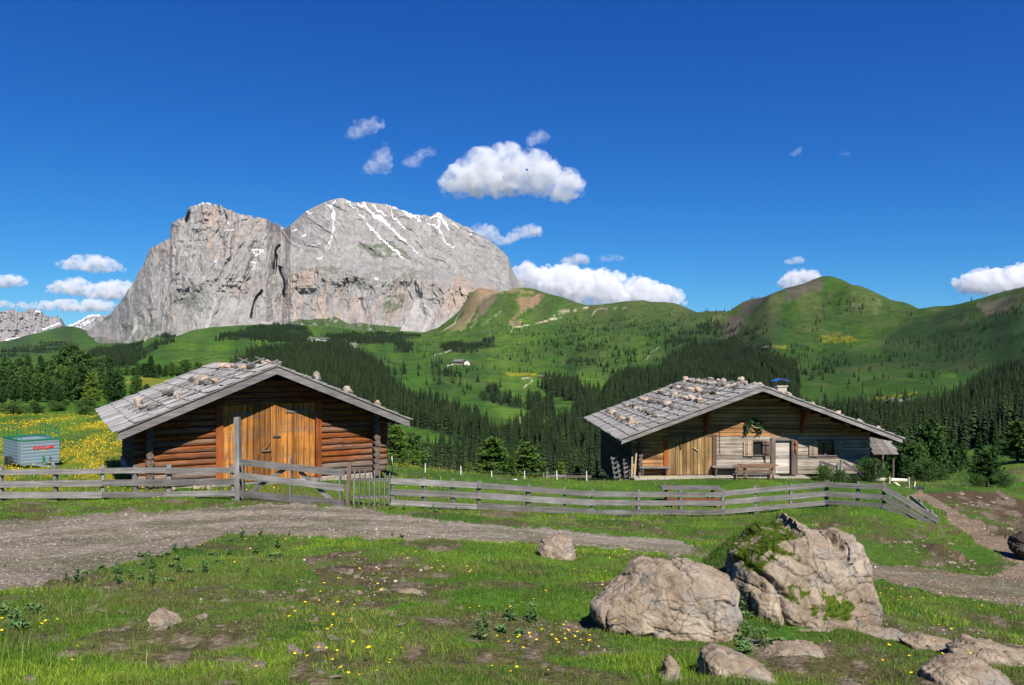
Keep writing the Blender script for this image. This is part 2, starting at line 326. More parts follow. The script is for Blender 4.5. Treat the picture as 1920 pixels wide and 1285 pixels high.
FOREST = [ # polygon, near/far limits, trees per hectare, height range
 ([(585,655),(640,650),(700,680),(715,700),(745,735),(790,755),(840,765),(885,788),(914,800),(905,838),(885,840),(840,818),(790,805),(760,800),(745,790),(735,850),(700,880),(560,860),(540,700)], 300, 2300, 150, (15,23)),
 ([(430,690),(470,660),(560,652),(640,650),(720,690),(600,720),(480,710)], 900, 2400, 110, (14,20)),
 ([(700,905),(760,880),(790,868),(870,838),(915,822),(950,808),(1000,795),(1050,800),(1090,760),(1035,742),(1010,728),(1045,718),(1085,722),(1120,735),(1180,705),(1225,695),(1260,668),(1330,645),(1400,655),(1470,672),(1497,705),(1500,745),(1520,770),(1600,765),(1640,768),(1700,768),(1760,758),(1800,742),(1850,722),(1930,690),(1930,860),(1800,915),(1500,930),(700,930)], 380, 2300, 130, (14,22)),
 ([(988,745),(1010,738),(1040,755),(1040,785),(1010,790),(990,775)], 500, 1600, 130, (14,20)),
 ([(895,735),(930,725),(960,745),(985,748),(980,765),(945,760),(905,750)], 500, 1600, 70, (12,18)),
 ([(1020,715),(1080,715),(1090,735),(1030,740)], 500, 2200, 110, (12,18)),
 ([(1245,640),(1330,600),(1400,610),(1440,640),(1480,680),(1495,720),(1400,740),(1250,700)], 1000, 2700, 60, (10,17)),
 ([(1030,645),(1060,615),(1120,600),(1200,600),(1290,610),(1340,620),(1270,690),(1150,705),(1080,690)], 1200, 3200, 20, (9,16)),
 ([(935,660),(1030,640),(1080,650),(1120,690),(1030,690),(980,690)], 1200, 3000, 14, (10,17)),
 ([(1050,690),(1080,655),(1130,650),(1110,690),(1070,700)], 1200, 3200, 50, (9,14)),
 ([(825,656),(850,646),(900,640),(925,632),(930,650),(880,661),(840,663)], 1500, 3500, 75, (12,18)),
 ([(600,640),(650,628),(700,630),(780,622),(788,634),(700,646)], 1500, 3900, 75, (12,18)),
 ([(738,650),(775,650),(776,661),(742,662)], 1500, 3500, 80, (12,18)),
 ([(385,662),(410,640),(480,614),(540,610),(590,625),(570,640),(500,650),(430,665)], 2000, 4600, 80, (13,19)),
 ([(160,690),(200,675),(260,655),(320,633),(330,630),(310,645),(270,668),(240,690)], 1000, 4800, 80, (13,19)),
 ([(150,665),(230,648),(270,648),(220,672)], 2400, 6000, 70, (13,19)),
 ([(0,655),(70,650),(80,640),(120,642),(150,655),(60,668),(0,670)], 2400, 6500, 30, (13,18)),
 ([(1815,720),(1850,695),(1930,668),(1930,700),(1880,725),(1820,740)], 600, 2000, 110, (12,18)),
 ([(1500,700),(1560,685),(1600,690),(1520,712)], 1000, 2600, 45, (9,15)),
 ([(1480,640),(1560,665),(1640,668),(1700,690),(1560,710),(1490,705)], 1000, 2600, 22, (7,13)),
 ([(870,690),(905,700),(880,735),(850,725)], 800, 2000, 6, (10,18)),
 ([(805,690),(830,690),(870,700),(870,725),(820,730)], 700, 2000, 22, (11,19)),
 ([(705,690),(760,690),(750,735),(725,720)], 700, 2000, 30, (11,19)),
 ([(1400,600),(1480,570),(1660,600),(1700,640),(1600,640),(1480,650)], 1400, 2700, 4, (5,9)),
 ([(1650,650),(1700,605),(1760,590),(1930,550),(1930,660),(1850,690),(1760,700),(1660,685)], 1100, 2300, 40, (5,11)),
 ([(1540,745),(1700,700),(1760,700),(1760,712),(1560,762)], 800, 2000, 14, (8,14)),
]
def forest_mask(px, py, Y):
    m = np.zeros(np.shape(px))
    for P, y0, y1, d, h in FOREST:
        k = (Y > y0) & (Y < y1)
        mm = np.zeros(np.shape(px), bool); mm[k] = inpoly(px[k], py[k], P)
        m = np.maximum(m, mm*min(1, d/80))
    return m
X, Y, px, py = XX.ravel(), YY.ravel(), PXA.ravel(), PYA.ravel()
wx = px+(fbm(X/np.maximum(Y, 20)*90, np.log(Y)*40, 4, 31)-0.5)*16; wy = py+(fbm(X/np.maximum(Y, 20)*80, np.log(Y)*50, 4, 33)-0.5)*8
fr = Y > 60
C = np.zeros((len(X), 3))
n1 = fbm(X/(3+Y*0.03), Y/(3+Y*0.05), 5, 41); n2 = fbm(X*1.7/(1+Y*0.04), Y*1.7/(1+Y*0.04), 5, 43); n3 = fbm(X*9/(1+Y*0.1), Y*9/(1+Y*0.1), 3, 45)
GA, GB, GC = (0.046,0.110,0.012), (0.078,0.148,0.016), (0.026,0.066,0.012)
C[:] = GA; C = mixc(C, sstep(0.42, 0.68, n1), GB); C = mixc(C, sstep(0.52, 0.75, n2)*0.7, GC)
# -- near: bare soil, worn grass, gravel
nr = ~fr
soil = np.zeros(len(X))
soil[nr] = sstep(0.55, 0.67, fbm(X[nr]*0.75, Y[nr]*0.9, 5, 51))*0.75
for P, s in (([(560,1045),(700,1030),(800,1050),(860,1080),(700,1100),(600,1085)], .85), ([(1500,965),(1640,965),(1760,1010),(1860,1075),(1640,1050),(1560,1010)], .8), ([(1740,925),(1960,918),(1990,1040),(1920,1050),(1830,1010),(1770,960)], 1.3), ([(560,1220),(640,1215),(660,1285),(540,1285)], .7), ([(880,940),(1080,945),(1080,975),(900,970)], .5), ([(0,1180),(120,1150),(130,1200),(20,1230)], .5), ([(450,925),(640,920),(640,945),(460,940)], .9), ([(850,915),(1050,915),(1050,930),(880,930)], .6), ([(1160,897),(1240,897),(1240,908),(1160,908)], .6)):
    k = nr & inpoly(wx, wy, P); soil[k] = np.maximum(soil[k], s*sstep(0.3, 0.6, n2[k])+0.1)
trk = track_mask(px, py, Y)
yard = (nr & (py > 830) & (Y > 26.5) & (px < 1740)).astype(float); soil *= 1-0.6*yard
soil = np.clip(soil*(0.6+0.8*n3), 0, 1)
C = mixc(C, soil, (0.085, 0.055, 0.034)); C = mixc(C, soil*sstep(0.55, 0.7, n3), (0.16, 0.125, 0.09))
rightt = sstep(1450, 1650, px)
moundm = np.exp(-((X-2.8)/0.9)**2-((Y-10.2)/1.2)**2); trk = trk*(1-sstep(0.1, 0.3, moundm)); soil = soil*(1-sstep(0.1, 0.3, moundm))
C = mixc(C, trk*(1-rightt), (0.25, 0.205, 0.155)); C = mixc(C, trk*sstep(0.45, 0.6, fbm(X*0.5, Y*0.9, 4, 63))*0.6, (0.17, 0.14, 0.115)); C = mixc(C, trk*rightt, (0.20, 0.145, 0.098))
ruts = np.zeros(len(X)); kr = nr & (trk > .5)
for L in ([(-200,1100),(60,1052),(200,1022),(360,990),(500,978),(700,990),(900,1002),(1100,1014),(1300,1032)], [(-200,1022),(60,998),(250,980),(400,966),(520,958),(700,972),(900,986),(1100,1000),(1300,1022)], [(1640,1068),(1800,1090),(1930,1112)]):
    ruts[kr] = np.maximum(ruts[kr], 1-sstep(2.5, 8.0, pdist(px[kr]+(n1[kr]-.5)*30, py[kr]+(n1[kr]-.5)*6, L)))
C = mixc(C, ruts*0.55, (0.30, 0.26, 0.205)); C = mixc(C, trk*(1-ruts)*sstep(0.5, 0.7, n2)*0.35, (0.12, 0.115, 0.06))
edge = trk*sstep(0.5, 0.62, fbm(X*0.5, Y*0.8, 4, 61))*(Y < 24); C = mixc(C, edge*0.5, (0.10, 0.105, 0.05))
GRASS_OK = np.clip(1-soil*1.15, 0, 1)*(1-trk)
# yellow buttercup meadows
yel = sstep(0.42, 0.6, fbm(X*0.5, Y*0.16, 4, 71))*sstep(560, 420, px)*sstep(26, 28, Y)*sstep(84, 68, Y)
C = mixc(C, yel*0.6*sstep(0.3, 0.6, n3), (0.36, 0.27, 0.01))
y2 = sstep(80, 140, px)*sstep(440, 380, px)*((Y > 150) & (Y < 270))*sstep(0.35, 0.55, n2); C = mixc(C, y2*0.45, (0.30, 0.26, 0.02))
for P in ([(1535,632),(1560,622),(1590,626),(1612,638),(1575,642),(1540,640)], [(945,700),(985,697),(1010,700),(1005,708),(960,706)], [(1450,650),(1470,648),(1475,654),(1452,656)], [(1640,746),(1720,735),(1722,739),(1650,750)], [(1040,712),(1065,712),(1062,722),(1045,720)]):
    k = fr & (Y > 700) & inpoly(wx, wy, P); C[k] = C[k]*0.35+np.array((0.30, 0.27, 0.015))*0.65
def softpoly(k, P, rad=13.0):
    """polygon mask with a ragged, feathered edge"""
    s = 0
    for q in range(8):
        an = q*0.785; s = s+inpoly(wx[k]+fw1[k]+math.cos(an)*rad*(.5+.5*(q % 2)), wy[k]+fw2[k]+math.sin(an)*rad*.5*(.5+.5*(q % 2)), P)
    return s/8.0
fw1 = (fbm(X/170, Y/260, 4, 35)-0.5)*46; fw2 = (fbm(X/150, Y/230, 4, 37)-0.5)*26
# -- far: darker grass and heath, shrubs, forest floor; right slope's tint also includes painted shading
dark = np.zeros(len(X))
for P, s in (([(1650,655),(1700,600),(1760,585),(1930,535),(1930,665),(1850,692),(1760,700),(1655,690)], .9), ([(1340,620),(1400,575),(1470,550),(1480,600),(1460,660),(1480,700),(1340,690)], .6), ([(1100,575),(1350,575),(1350,620),(1250,640),(1120,620)], .35), ([(1560,600),(1600,570),(1650,590),(1640,620),(1590,625)], .4), ([(1540,650),(1650,660),(1640,690),(1530,690)], .6), ([(1480,600),(1540,585),(1560,640),(1500,655)], .45), ([(1400,710),(1500,690),(1520,735),(1500,760)], .3), ([(0,650),(1,560),(170,560),(240,660),(0,680)], .35), ([(1815,745),(1850,695),(1930,668),(1930,745)], .8)):
    k = fr & (Y > 500); dark[k] = np.maximum(dark[k], s*softpoly(k, P))
C = mixc(C, np.clip(dark*(0.5+n1), 0, 1), (0.022, 0.062, 0.012))
C = mixc(C, dark*sstep(0.55, 0.75, n2)*0.8, (0.055, 0.062, 0.03))
strip = sstep(0.5, 0.62, fbm(px/60, (py+px*0.28)/9, 4, 91))*((px > 1480) & (Y > 900) & (Y < 1800)); C = mixc(C, strip*0.6, (0.035, 0.085, 0.014))
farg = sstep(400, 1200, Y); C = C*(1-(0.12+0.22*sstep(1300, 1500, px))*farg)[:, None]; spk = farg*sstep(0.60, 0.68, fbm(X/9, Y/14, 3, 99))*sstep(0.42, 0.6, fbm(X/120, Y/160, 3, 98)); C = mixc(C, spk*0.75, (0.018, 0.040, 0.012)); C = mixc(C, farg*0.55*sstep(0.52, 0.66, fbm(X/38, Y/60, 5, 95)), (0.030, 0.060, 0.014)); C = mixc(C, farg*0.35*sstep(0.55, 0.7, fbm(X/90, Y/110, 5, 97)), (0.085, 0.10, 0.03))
hi = sstep(2600, 3600, Y)*(px > 900); C = mixc(C, hi*0.35*sstep(0.4, 0.7, n2), (0.11, 0.115, 0.045))
upper = (px > 1000)*sstep(1500, 2300, Y)*sstep(650, 560, py); C = mixc(C, upper*0.6*sstep(0.3, 0.62, n1), (0.072, 0.083, 0.030)); C = mixc(C, upper*0.5*sstep(0.55, 0.62, fbm((px+py*.6)/14, py/60, 4, 94)), (0.045, 0.055, 0.022))
fm = forest_mask(wx, wy, Y); C = mixc(C, fm*0.85, (0.014, 0.026, 0.010))
for P, c, s in (([(965,560),(1018,552),(1020,560),(1010,572),(985,580),(968,598),(962,598),(975,576)], (0.26,0.16,0.10), .85), ([(900,530),(918,532),(936,545),(925,565),(905,590),(893,602),(903,570)], (0.16,0.115,0.08), .8),
  ([(880,525),(930,528),(985,543),(1010,550),(940,548),(905,560),(885,600),(870,620),(840,622),(865,590)], (0.30,0.20,0.12), .6), ([(1470,545),(1500,530),(1552,520),(1560,530),(1535,543),(1505,553),(1468,562)], (0.075,0.06,0.05), .85), ([(1385,576),(1420,556),(1440,556),(1410,580),(1392,600)], (0.06,0.055,0.045), .8),
  ([(1340,622),(1358,600),(1385,590),(1395,600),(1382,625),(1350,640)], (0.105,0.08,0.065), .85), ([(1330,600),(1356,585),(1362,590),(1335,615)], (0.16,0.12,0.08), .7), ([(1586,570),(1650,562),(1655,572),(1600,578)], (0.22,0.2,0.16), .5), ([(1640,575),(1650,572),(1642,602),(1636,600)], (0.18,0.13,0.09), .7),
  ([(1040,580),(1066,580),(1066,586),(1045,588)], (0.4,0.33,0.25), .7), ([(955,600),(978,602),(975,610),(958,610)], (0.3,0.2,0.13), .7), ([(640,640),(668,636),(670,660),(650,665),(628,658)], (0.2,0.19,0.17), .8), ([(1830,570),(1920,550),(1920,580),(1850,590)], (0.15,0.12,0.09), .45)):
    k = fr & (Y > 700) & inpoly(wx, wy, P); m = s*sstep(0.25, 0.5, n2[k]); C[k] = mixc(C[k], m, c)
for L, w, c in (([(958,622),(962,614),(1000,608),(1054,595)], 1.3, (0.5,0.42,0.3)), ([(1038,592),(1070,585),(1103,576)], 1.2, (0.5,0.42,0.3)), ([(1110,592),(1120,580),(1180,577)], 1.0, (0.4,0.32,0.22)),
  ([(865,570),(862,585),(852,607),(828,622)], 1.6, (0.42,0.36,0.28)), ([(880,600),(895,600),(882,615)], 1.2, (0.36,0.3,0.22)), ([(940,585),(925,595),(900,612)], 1.1, (0.33,0.27,0.2)),
  ([(980,710),(994,709),(998,715),(990,721),(982,727)], 1.5, (0.42,0.38,0.3)), ([(1010,738),(1011,752),(1008,758)], 1.3, (0.42,0.38,0.3)), ([(974,785),(976,793),(968,801),(958,804)], 1.8, (0.42,0.38,0.3)),
  ([(832,692),(840,686),(858,682),(870,682)], 1.3, (0.45,0.4,0.3)), ([(815,666),(830,662),(845,657)], 1.2, (0.42,0.38,0.3)), ([(1212,675),(1220,662),(1235,652)], 1.6, (0.33,0.27,0.2)), ([(1650,757),(1690,757),(1715,756)], 1.2, (0.4,0.35,0.28)), ([(670,598),(680,610),(705,625)], 1.3, (0.4,0.36,0.3)), ([(755,605),(735,618),(722,622)], 1.2, (0.4,0.36,0.3)), ([(700,600),(702,612),(716,620)],1,(0.4,0.36,0.3))):
    xs = [a for a, b in L]; ys = [b for a, b in L]
    k = np.where(fr & (Y > 500) & (px > min(xs)-6) & (px < max(xs)+6) & (py > min(ys)-6) & (py < max(ys)+6))[0]
    d = pdist(wx[k]*0.3+px[k]*0.7, wy[k]*0.3+py[k]*0.7, L); C[k] = mixc(C[k], (1-sstep(w*0.25, w*1.1, d))*(0.35+0.65*sstep(0.35, 0.6, n3[k])), c)
# scree and rock at the foot of the massif
rr = ((Y > 3600) & (px < 200))*sstep(0.5, 0.6, n1)*sstep(622, 632, py); C = mixc(C, rr*0.0, (0.3, 0.27, 0.24))

tg = NT('ground_cover', 0.95, 0.08)
ca = tg.n('ShaderNodeAttribute', attribute_name='Col')
ps = tg.coord((1, 1, 1))
# near detail in metres and far detail in tens of metres
cd = tg.n('ShaderNodeSeparateXYZ'); tg.l(ps, cd.inputs[0])
nf = tg.noise(ps, 14.0, 6, 0.7); nm = tg.noise(ps, 1.6, 6, 0.65); nfar = tg.noise(ps, 0.035, 8, 0.7)
mr = tg.n('ShaderNodeMapRange'); mr.inputs['From Min'].default_value = 30; mr.inputs['From Max'].default_value = 300; tg.l(cd.outputs[1], mr.inputs[0])
cn = tg.mix(tg.ramp(nf, [(0.32, 0.45), (0.5, 0.95), (0.68, 1.6)]), tg.ramp(nfar, [(0.35, 0.6), (0.65, 1.4)]), mr.outputs[0])
c = tg.mix(ca.outputs['Color'], cn, 0.8, 'MULTIPLY')
c = tg.mix(c, tg.ramp(nm, [(0.35, 0.8), (0.65, 1.2)]), 0.7, 'MULTIPLY')
# pebbles where the ground is bare (alpha of the attribute)
vo = tg.n('ShaderNodeTexVoronoi'); vo.inputs['Scale'].default_value = 26; vo.inputs['Randomness'].default_value = 1; tg.l(ps, vo.inputs['Vector'])
vo2 = tg.n('ShaderNodeTexVoronoi'); vo2.inputs['Scale'].default_value = 9; tg.l(ps, vo2.inputs['Vector'])
pb = tg.mix(tg.ramp(vo.outputs['Color'], [(0.55, 0.75), (0.75, 1.9)]), tg.ramp(vo2.outputs['Color'], [(0.72, 0.85), (0.8, 1.8)]), 0.45)
c = tg.mix(c, tg.mix(c, pb, 1.0, 'MULTIPLY'), ca.outputs['Alpha'])
tg.color(c)
bn = tg.mix(nf, vo.outputs['Distance'], ca.outputs['Alpha']); tg.bump(bn, 0.9, 0.03)
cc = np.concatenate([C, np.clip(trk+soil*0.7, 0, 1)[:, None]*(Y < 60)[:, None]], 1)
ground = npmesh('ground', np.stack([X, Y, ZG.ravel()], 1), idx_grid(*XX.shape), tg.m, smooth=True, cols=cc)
tag(ground, kind='structure')
# ground behind and under the camera
xs = np.linspace(-60, 60, 61); ys = np.linspace(-60, 6, 40); gx, gy = np.meshgrid(xs, ys)
gz = -1.75-0.0*gx-sstep(0, 8, gy)*0.8-0.01*np.abs(gx)
g2 = npmesh('ground_behind', np.stack([gx.ravel(), gy.ravel(), gz.ravel()], 1), idx_grid(*gx.shape), tg.m, smooth=True, cols=np.tile(np.array([[0.07, 0.16, 0.015, 0.0]]), (gx.size, 1)))
tag(g2, kind='structure')

def gz_at(x, y): return float(ground_z(np.array([x]), np.array([y]))[0])
# visible-point lookup: first ground hit along a photo pixel's ray
def hit(pxv, pyv, ymin=2.5, ymax=8900):
    u = (pxv-CX)/F; ys = np.exp(np.linspace(math.log(ymin), math.log(ymax), 1500))
    rows = HZ-F*ground_z(u*ys, ys)/ys
    k = np.where(rows <= pyv)[0]
    if len(k) == 0: return None
    y = ys[k[0]]; return (u*y, y, float(ground_z(np.array([u*y]), np.array([y]))[0]))
# ---------------------------------------------------------------- the limestone massif and the far ranges
TOP = [(40,668),(90,655),(120,640),(150,628),(162,622),(185,606),(204,590),(223,570),(239,545),(250,530),(258,514),(271,491),(281,466),(300,456),(312,450),(319,447),(318,432),(323,418),(335,412),(348,406),(352,396),(356,388),(370,383),(383,379),(396,382),(407,383),(418,388),(430,393),(440,398),(450,403),(470,404),(480,409),(488,407),(495,410),(503,413),(512,421),(517,417),(522,420),(535,429),(541,424),(553,414),(573,397),(588,389),(600,383),(620,375),(640,371),(652,375),(660,379),(672,380),(683,378),(700,381),(717,383),(727,383),(740,388),(750,394),(760,396),(775,401),(787,405),(797,402),(808,405),(816,400),(823,398),(831,402),(840,409),(860,419),(880,428),(900,442),(915,450),(927,457),(940,470),(953,483),(960,503),(967,519),(976,530),(987,541),(1000,552),(1030,570),(1080,600)]
BASE = [(40,690),(200,690),(260,680),(400,660),(560,650),(700,660),(800,665),(900,660),(1000,640),(1080,640)]
MP = np.arange(44, 1070, 0.9); NTt = 430
tp = np.interp(MP, *zip(*TOP)); bp = np.interp(MP, *zip(*BASE))
tp = tp+(fbm(MP/7, MP*0, 5, 101)-0.5)*5*np.clip((bp-tp)/80, 0, 1)*np.where((MP > 560) & (MP < 720), 0.35, 1.0)
T, P_ = np.meshgrid(np.linspace(0, 1, NTt), MP, indexing='ij')
PR = bp[None]*(1-T)+tp[None]*T
Ld = np.interp(MP, [44, 160, 240, 330, 430, 500, 527, 545, 620, 760, 900, 985, 1070], [900, 700, 420, 120, 0, 130, 520, 160, 60, 0, 120, 380, 900])
w1 = P_+(fbm(P_/40, PR/60, 4, 111)-0.5)*36; w2 = PR+(fbm(P_/50, PR/40, 4, 113)-0.5)*30
slab = inpoly(w1, w2, [(505,440),(540,380),(640,330),(850,350),(1000,470),(1020,545),(880,525),(760,515),(640,500),(560,492)])*1.0
slab = np.where((P_ > 500), slab, 0.0)
for _i in range(3):
    for ax in (0, 1):
        kk = 14; cs = np.cumsum(np.pad(slab, [(kk+1, kk) if q == ax else (0, 0) for q in (0, 1)], mode='edge'), axis=ax); n_ = slab.shape[ax]
        slab = (np.take(cs, np.arange(2*kk+1, 2*kk+1+n_), axis=ax)-np.take(cs, np.arange(0, n_), axis=ax))/(2*kk+1)
crag = ridged(w1/34, w2/70, 6, 121, 0.55)
coul = ridged((w1+w2*0.25)/11, w2/60, 4, 131, 0.6)
fine = fbm(P_/3.5, PR/4.5, 5, 141, 0.6)
diag = ridged((w1-w2*1.25)/16, (w1+w2)/170, 5, 151, 0.55)
rel = (1-slab)*(crag*150+coul*60+ridged(w1/95, w2/150, 3, 127)*260)+slab*(diag*48+crag*36+ridged((w1+w2)/110, (w1-w2)/260, 2, 129)*40)+fine*22*(1-slab*0.5)
band = sstep(0, 1, (PR-np.interp(P_, [500, 560, 700, 800, 900, 990], [520, 505, 520, 520, 530, 560]))/26)*(P_ > 500)   # lower cliffs stand forward of the slab
TE = T+0.02*band*np.sin(np.clip(T, 0, 1)*math.pi)
YM = 4350+1450*np.clip(TE, 0, 1.1)**0.9+Ld[None]*(0.4+0.6*T)-rel*np.clip(T*1.7+0.04, 0, 1)
cl = np.exp(-(pdist(w1, w2, [(527,462),(521,490),(516,508)])/2.0)**2)+np.exp(-(pdist(w1, w2, [(526,500),(529,522),(536,552)])/1.8)**2)+0.7*np.exp(-(pdist(w1, w2, [(492,545),(478,572),(472,592)])/1.5)**2)+0.7*np.exp(-(pdist(P_, w2, [(353,396),(350,410)])/2.0)**2)
YM = YM+cl*300
ZM = (HZ-PR)/F*YM; XM = (P_-CX)/F*YM
# back side falling away behind the crest
B = []
for k, (dy, dz) in enumerate(((120, -60), (500, -500), (1200, -1500))):
    B.append(np.stack([XM[-1]*(1+dy/YM[-1]), YM[-1]+dy, ZM[-1]+dz], 1))
Vm = np.concatenate([np.stack([XM, YM, ZM], -1).reshape(-1, 3)]+B)
c0 = np.array((0.285, 0.268, 0.252)); cm = np.tile(c0, (P_.size, 1)).reshape(P_.shape+(3,))
v1 = fbm(P_/30, PR/30, 5, 161); v2 = fbm(P_/4, PR/6, 5, 163); v3 = fbm((w1+PR*0.3)/7, PR/40, 5, 165)
cm = mixc(cm, sstep(0.4, 0.7, v1)*0.4, (0.24, 0.232, 0.225)); cm = mixc(cm, sstep(0.5, 0.7, v3)*0.5, (0.33, 0.31, 0.29)); cm = mixc(cm, sstep(0.52, 0.68, v2)*0.45, (0.19, 0.182, 0.176))
def wpoly(P): return inpoly(w1*0.7+P_*0.3, w2*0.7+PR*0.3, P)*1.0
warm = np.zeros(P_.shape)
for P, s in (([(372,392),(440,395),(450,440),(445,495),(400,490),(378,450)], .7), ([(450,405),(510,412),(525,440),(470,450)], .6), ([(285,465),(330,450),(330,480),(290,500)], .5), ([(535,508),(600,505),(640,540),(640,600),(560,610),(520,600),(540,560)], .8), ([(600,540),(700,560),(740,590),(640,605),(560,600)], .6), ([(690,555),(790,520),(880,545),(830,600),(700,605)], .6), ([(860,515),(930,530),(900,570),(870,600),(840,560)], .8), ([(640,560),(760,580),(760,605),(640,600)], .7), ([(300,585),(340,590),(350,610),(300,610)], .5), ([(140,620),(240,630),(220,655),(120,655)], .5), ([(440,520),(500,520),(500,560),(440,560)], .4)):
    warm = np.maximum(warm, wpoly(P)*s)
cm = mixc(cm, warm*0.75*sstep(0.4, 0.64, v3), (0.36, 0.255, 0.19))
green = np.zeros(P_.shape)
for P, s in (([(560,604),(620,596),(660,606),(700,604),(760,612),(800,622),(850,600),(880,590),(930,560),(1070,560),(1070,700),(560,700)], .95), ([(40,700),(40,640),(130,632),(200,640),(320,632),(400,640),(470,628),(470,700)], .6), ([(500,630),(530,610),(600,600),(620,700),(480,700)], .8), ([(670,455),(720,445),(760,475),(770,490),(700,480)], .55), ([(560,505),(660,500),(670,515),(600,520)], .4), ([(330,545),(380,560),(390,590),(330,575)], .45), ([(225,600),(300,600),(310,635),(225,640)], .5), ([(880,548),(985,545),(1000,570),(890,600),(860,620),(850,600)], .9), ([(720,560),(765,555),(760,580),(722,585)], .6), ([(640,520),(780,500),(820,520),(700,545)], .3), ([(188,592),(205,582),(208,592),(190,598)], .8)):
    green = np.maximum(green, wpoly(P)*s)
cm = mixc(cm, green*sstep(0.36, 0.52, fbm(P_/9, PR/7, 5, 171)+0.25*green-0.1), (0.05, 0.085, 0.022))
cm = mixc(cm, np.clip(cl, 0, 1)*0.2, (0.15, 0.14, 0.14))
for P, s in (([(776,565),(790,556),(803,558),(812,585),(797,623),(750,619),(772,592)], .9), ([(440,623),(478,608),(522,592),(512,602),(470,618),(432,632)], .9), ([(400,498),(420,510),(438,540),(434,556),(420,535)], .5)):
    cm = mixc(cm, wpoly(P)*s, (0.37, 0.35, 0.33))
for L, w, s in (([(254,597),(256,612),(246,630),(232,647),(221,664)], 2.6, .95), ([(402,548),(404,566),(397,590),(389,612),(386,634)], 2.6, .9), ([(370,500),(385,530),(392,545)], 1.6, .6), ([(385,545),(392,560),(397,575)], 1.5, .6), ([(272,632),(270,640),(273,650)], 1.8, .9), ([(364,608),(366,632)], 1.4, .7), ([(345,470),(365,498),(385,520)], 1.3, .5), ([(480,615),(520,600),(560,595)], 1.4, .5), ([(400,580),(390,620),(380,632)], 1.2, .5), ([(300,520),(292,550),(270,600)], 1.0, .4), ([(460,500),(452,540),(425,600)], 1.0, .4), ([(760,430),(790,480),(850,520)], 1.0, .4)):
    d = pdist(w1*0.2+P_*0.8, PR, L); cm = mixc(cm, (1-sstep(w*0.5, w*1.5, d))*s, (0.42, 0.39, 0.36))
snow = np.zeros(P_.shape)
for L, w in (([(628,376),(621,388),(627,396),(622,404)], 1.8), ([(627,398),(623,420),(626,428),(621,446)], 1.7), ([(621,448),(616,466)], 1.4), ([(610,386),(622,388)], 1.2), ([(652,377),(663,388)], 1.6), ([(664,386),(690,418),(702,434)], 1.0), ([(690,420),(702,434),(715,447),(733,463),(748,478)], 2.2), ([(740,468),(755,484)], 1.4),
  ([(672,382),(690,392),(706,408),(722,418),(740,433)], 2.6), ([(683,382),(700,402),(718,410),(733,428)], 2.6), ([(740,433),(755,447),(768,460),(781,472)], 1.5), ([(700,383),(712,398),(724,404)], 1.8), ([(730,388),(735,402),(745,414),(760,428)], 2.0), ([(727,384),(742,389),(752,396),(768,401),(784,407),(786,416)], 2.2), ([(760,402),(772,408)], 1.6),
  ([(808,408),(818,405),(824,398),(826,410),(838,422),(842,430)], 2.4), ([(796,414),(806,420),(822,427)], 2.2), ([(820,405),(823,425),(829,442),(838,455),(851,464)], 1.4), ([(834,414),(840,426)], 2.0), ([(882,434),(884,442)], 1.3), ([(850,420),(858,426)], 1.2), ([(472,467),(494,469)], 2.0), ([(476,470),(480,480),(492,470)], 1.8), ([(470,488),(478,494),(474,506)], 1.4), ([(424,430),(434,432),(440,430)], 1.8), ([(548,434),(556,432)], 1.4), ([(570,430),(573,440),(566,446)], 1.2), ([(577,400),(588,398)], 1.2), ([(562,462),(566,470)], 1.1), ([(584,462),(598,458)], 1.2), ([(597,488),(606,482)], 1.2), ([(368,384),(385,380),(396,383)], 1.4), ([(400,383),(412,385)], 1.4), ([(437,406),(444,414)], 1.0), ([(512,428),(514,434)], 1.0), ([(397,497),(404,492)], 1.0), ([(530,428),(536,430)], 1.2), ([(704,524),(708,526)], 1.4), ([(428,408),(428,420)], 0.9)):
    d = pdist(P_+(v2-0.5)*10, PR+(v3-0.5)*10, L); snow = np.maximum(snow, (1-sstep(w*0.35, w*0.85, d))*(0.55+0.45*sstep(0.35, 0.5, v2)))
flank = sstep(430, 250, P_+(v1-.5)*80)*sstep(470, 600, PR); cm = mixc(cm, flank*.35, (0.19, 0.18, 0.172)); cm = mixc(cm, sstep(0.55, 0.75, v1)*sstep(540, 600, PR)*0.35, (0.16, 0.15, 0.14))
cm = mixc(cm, snow, (0.82, 0.84, 0.88))
tm = NT('limestone', 0.95, 0.05); cA = tm.n('ShaderNodeAttribute', attribute_name='Col')
pv = tm.coord((1, 1, 0.55)); q = tm.noise(pv, 0.022, 9, 0.72, 0.4); q2 = tm.noise(tm.coord((1, 1, 0.25)), 0.011, 8, 0.7)
c = tm.mix(cA.outputs['Color'], tm.ramp(q, [(0.33, 0.66), (0.5, 1.0), (0.68, 1.3)]), 0.8, 'MULTIPLY')
c = tm.mix(c, tm.ramp(q2, [(0.35, 0.85), (0.65, 1.12)]), 0.8, 'MULTIPLY'); tm.color(c); tm.bump(q, 1.0, 14)
nr_, nc_ = T.shape; fm_ = idx_grid(nr_, nc_)
ba = nr_*nc_; last = (nr_-1)*nc_+np.arange(nc_); rows = [last]+[ba+k*nc_+np.arange(nc_) for k in range(3)]
fb = np.concatenate([np.stack([a[:-1], a[1:], b[1:], b[:-1]], 1) for a, b in zip(rows[:-1], rows[1:])])
cols = np.concatenate([cm.reshape(-1, 3), np.tile(c0, (3*nc_, 1))])
mo = npmesh('mountain', Vm, np.concatenate([fm_, fb]), tm.m, smooth=True, cols=cols); tag(mo, kind='structure')

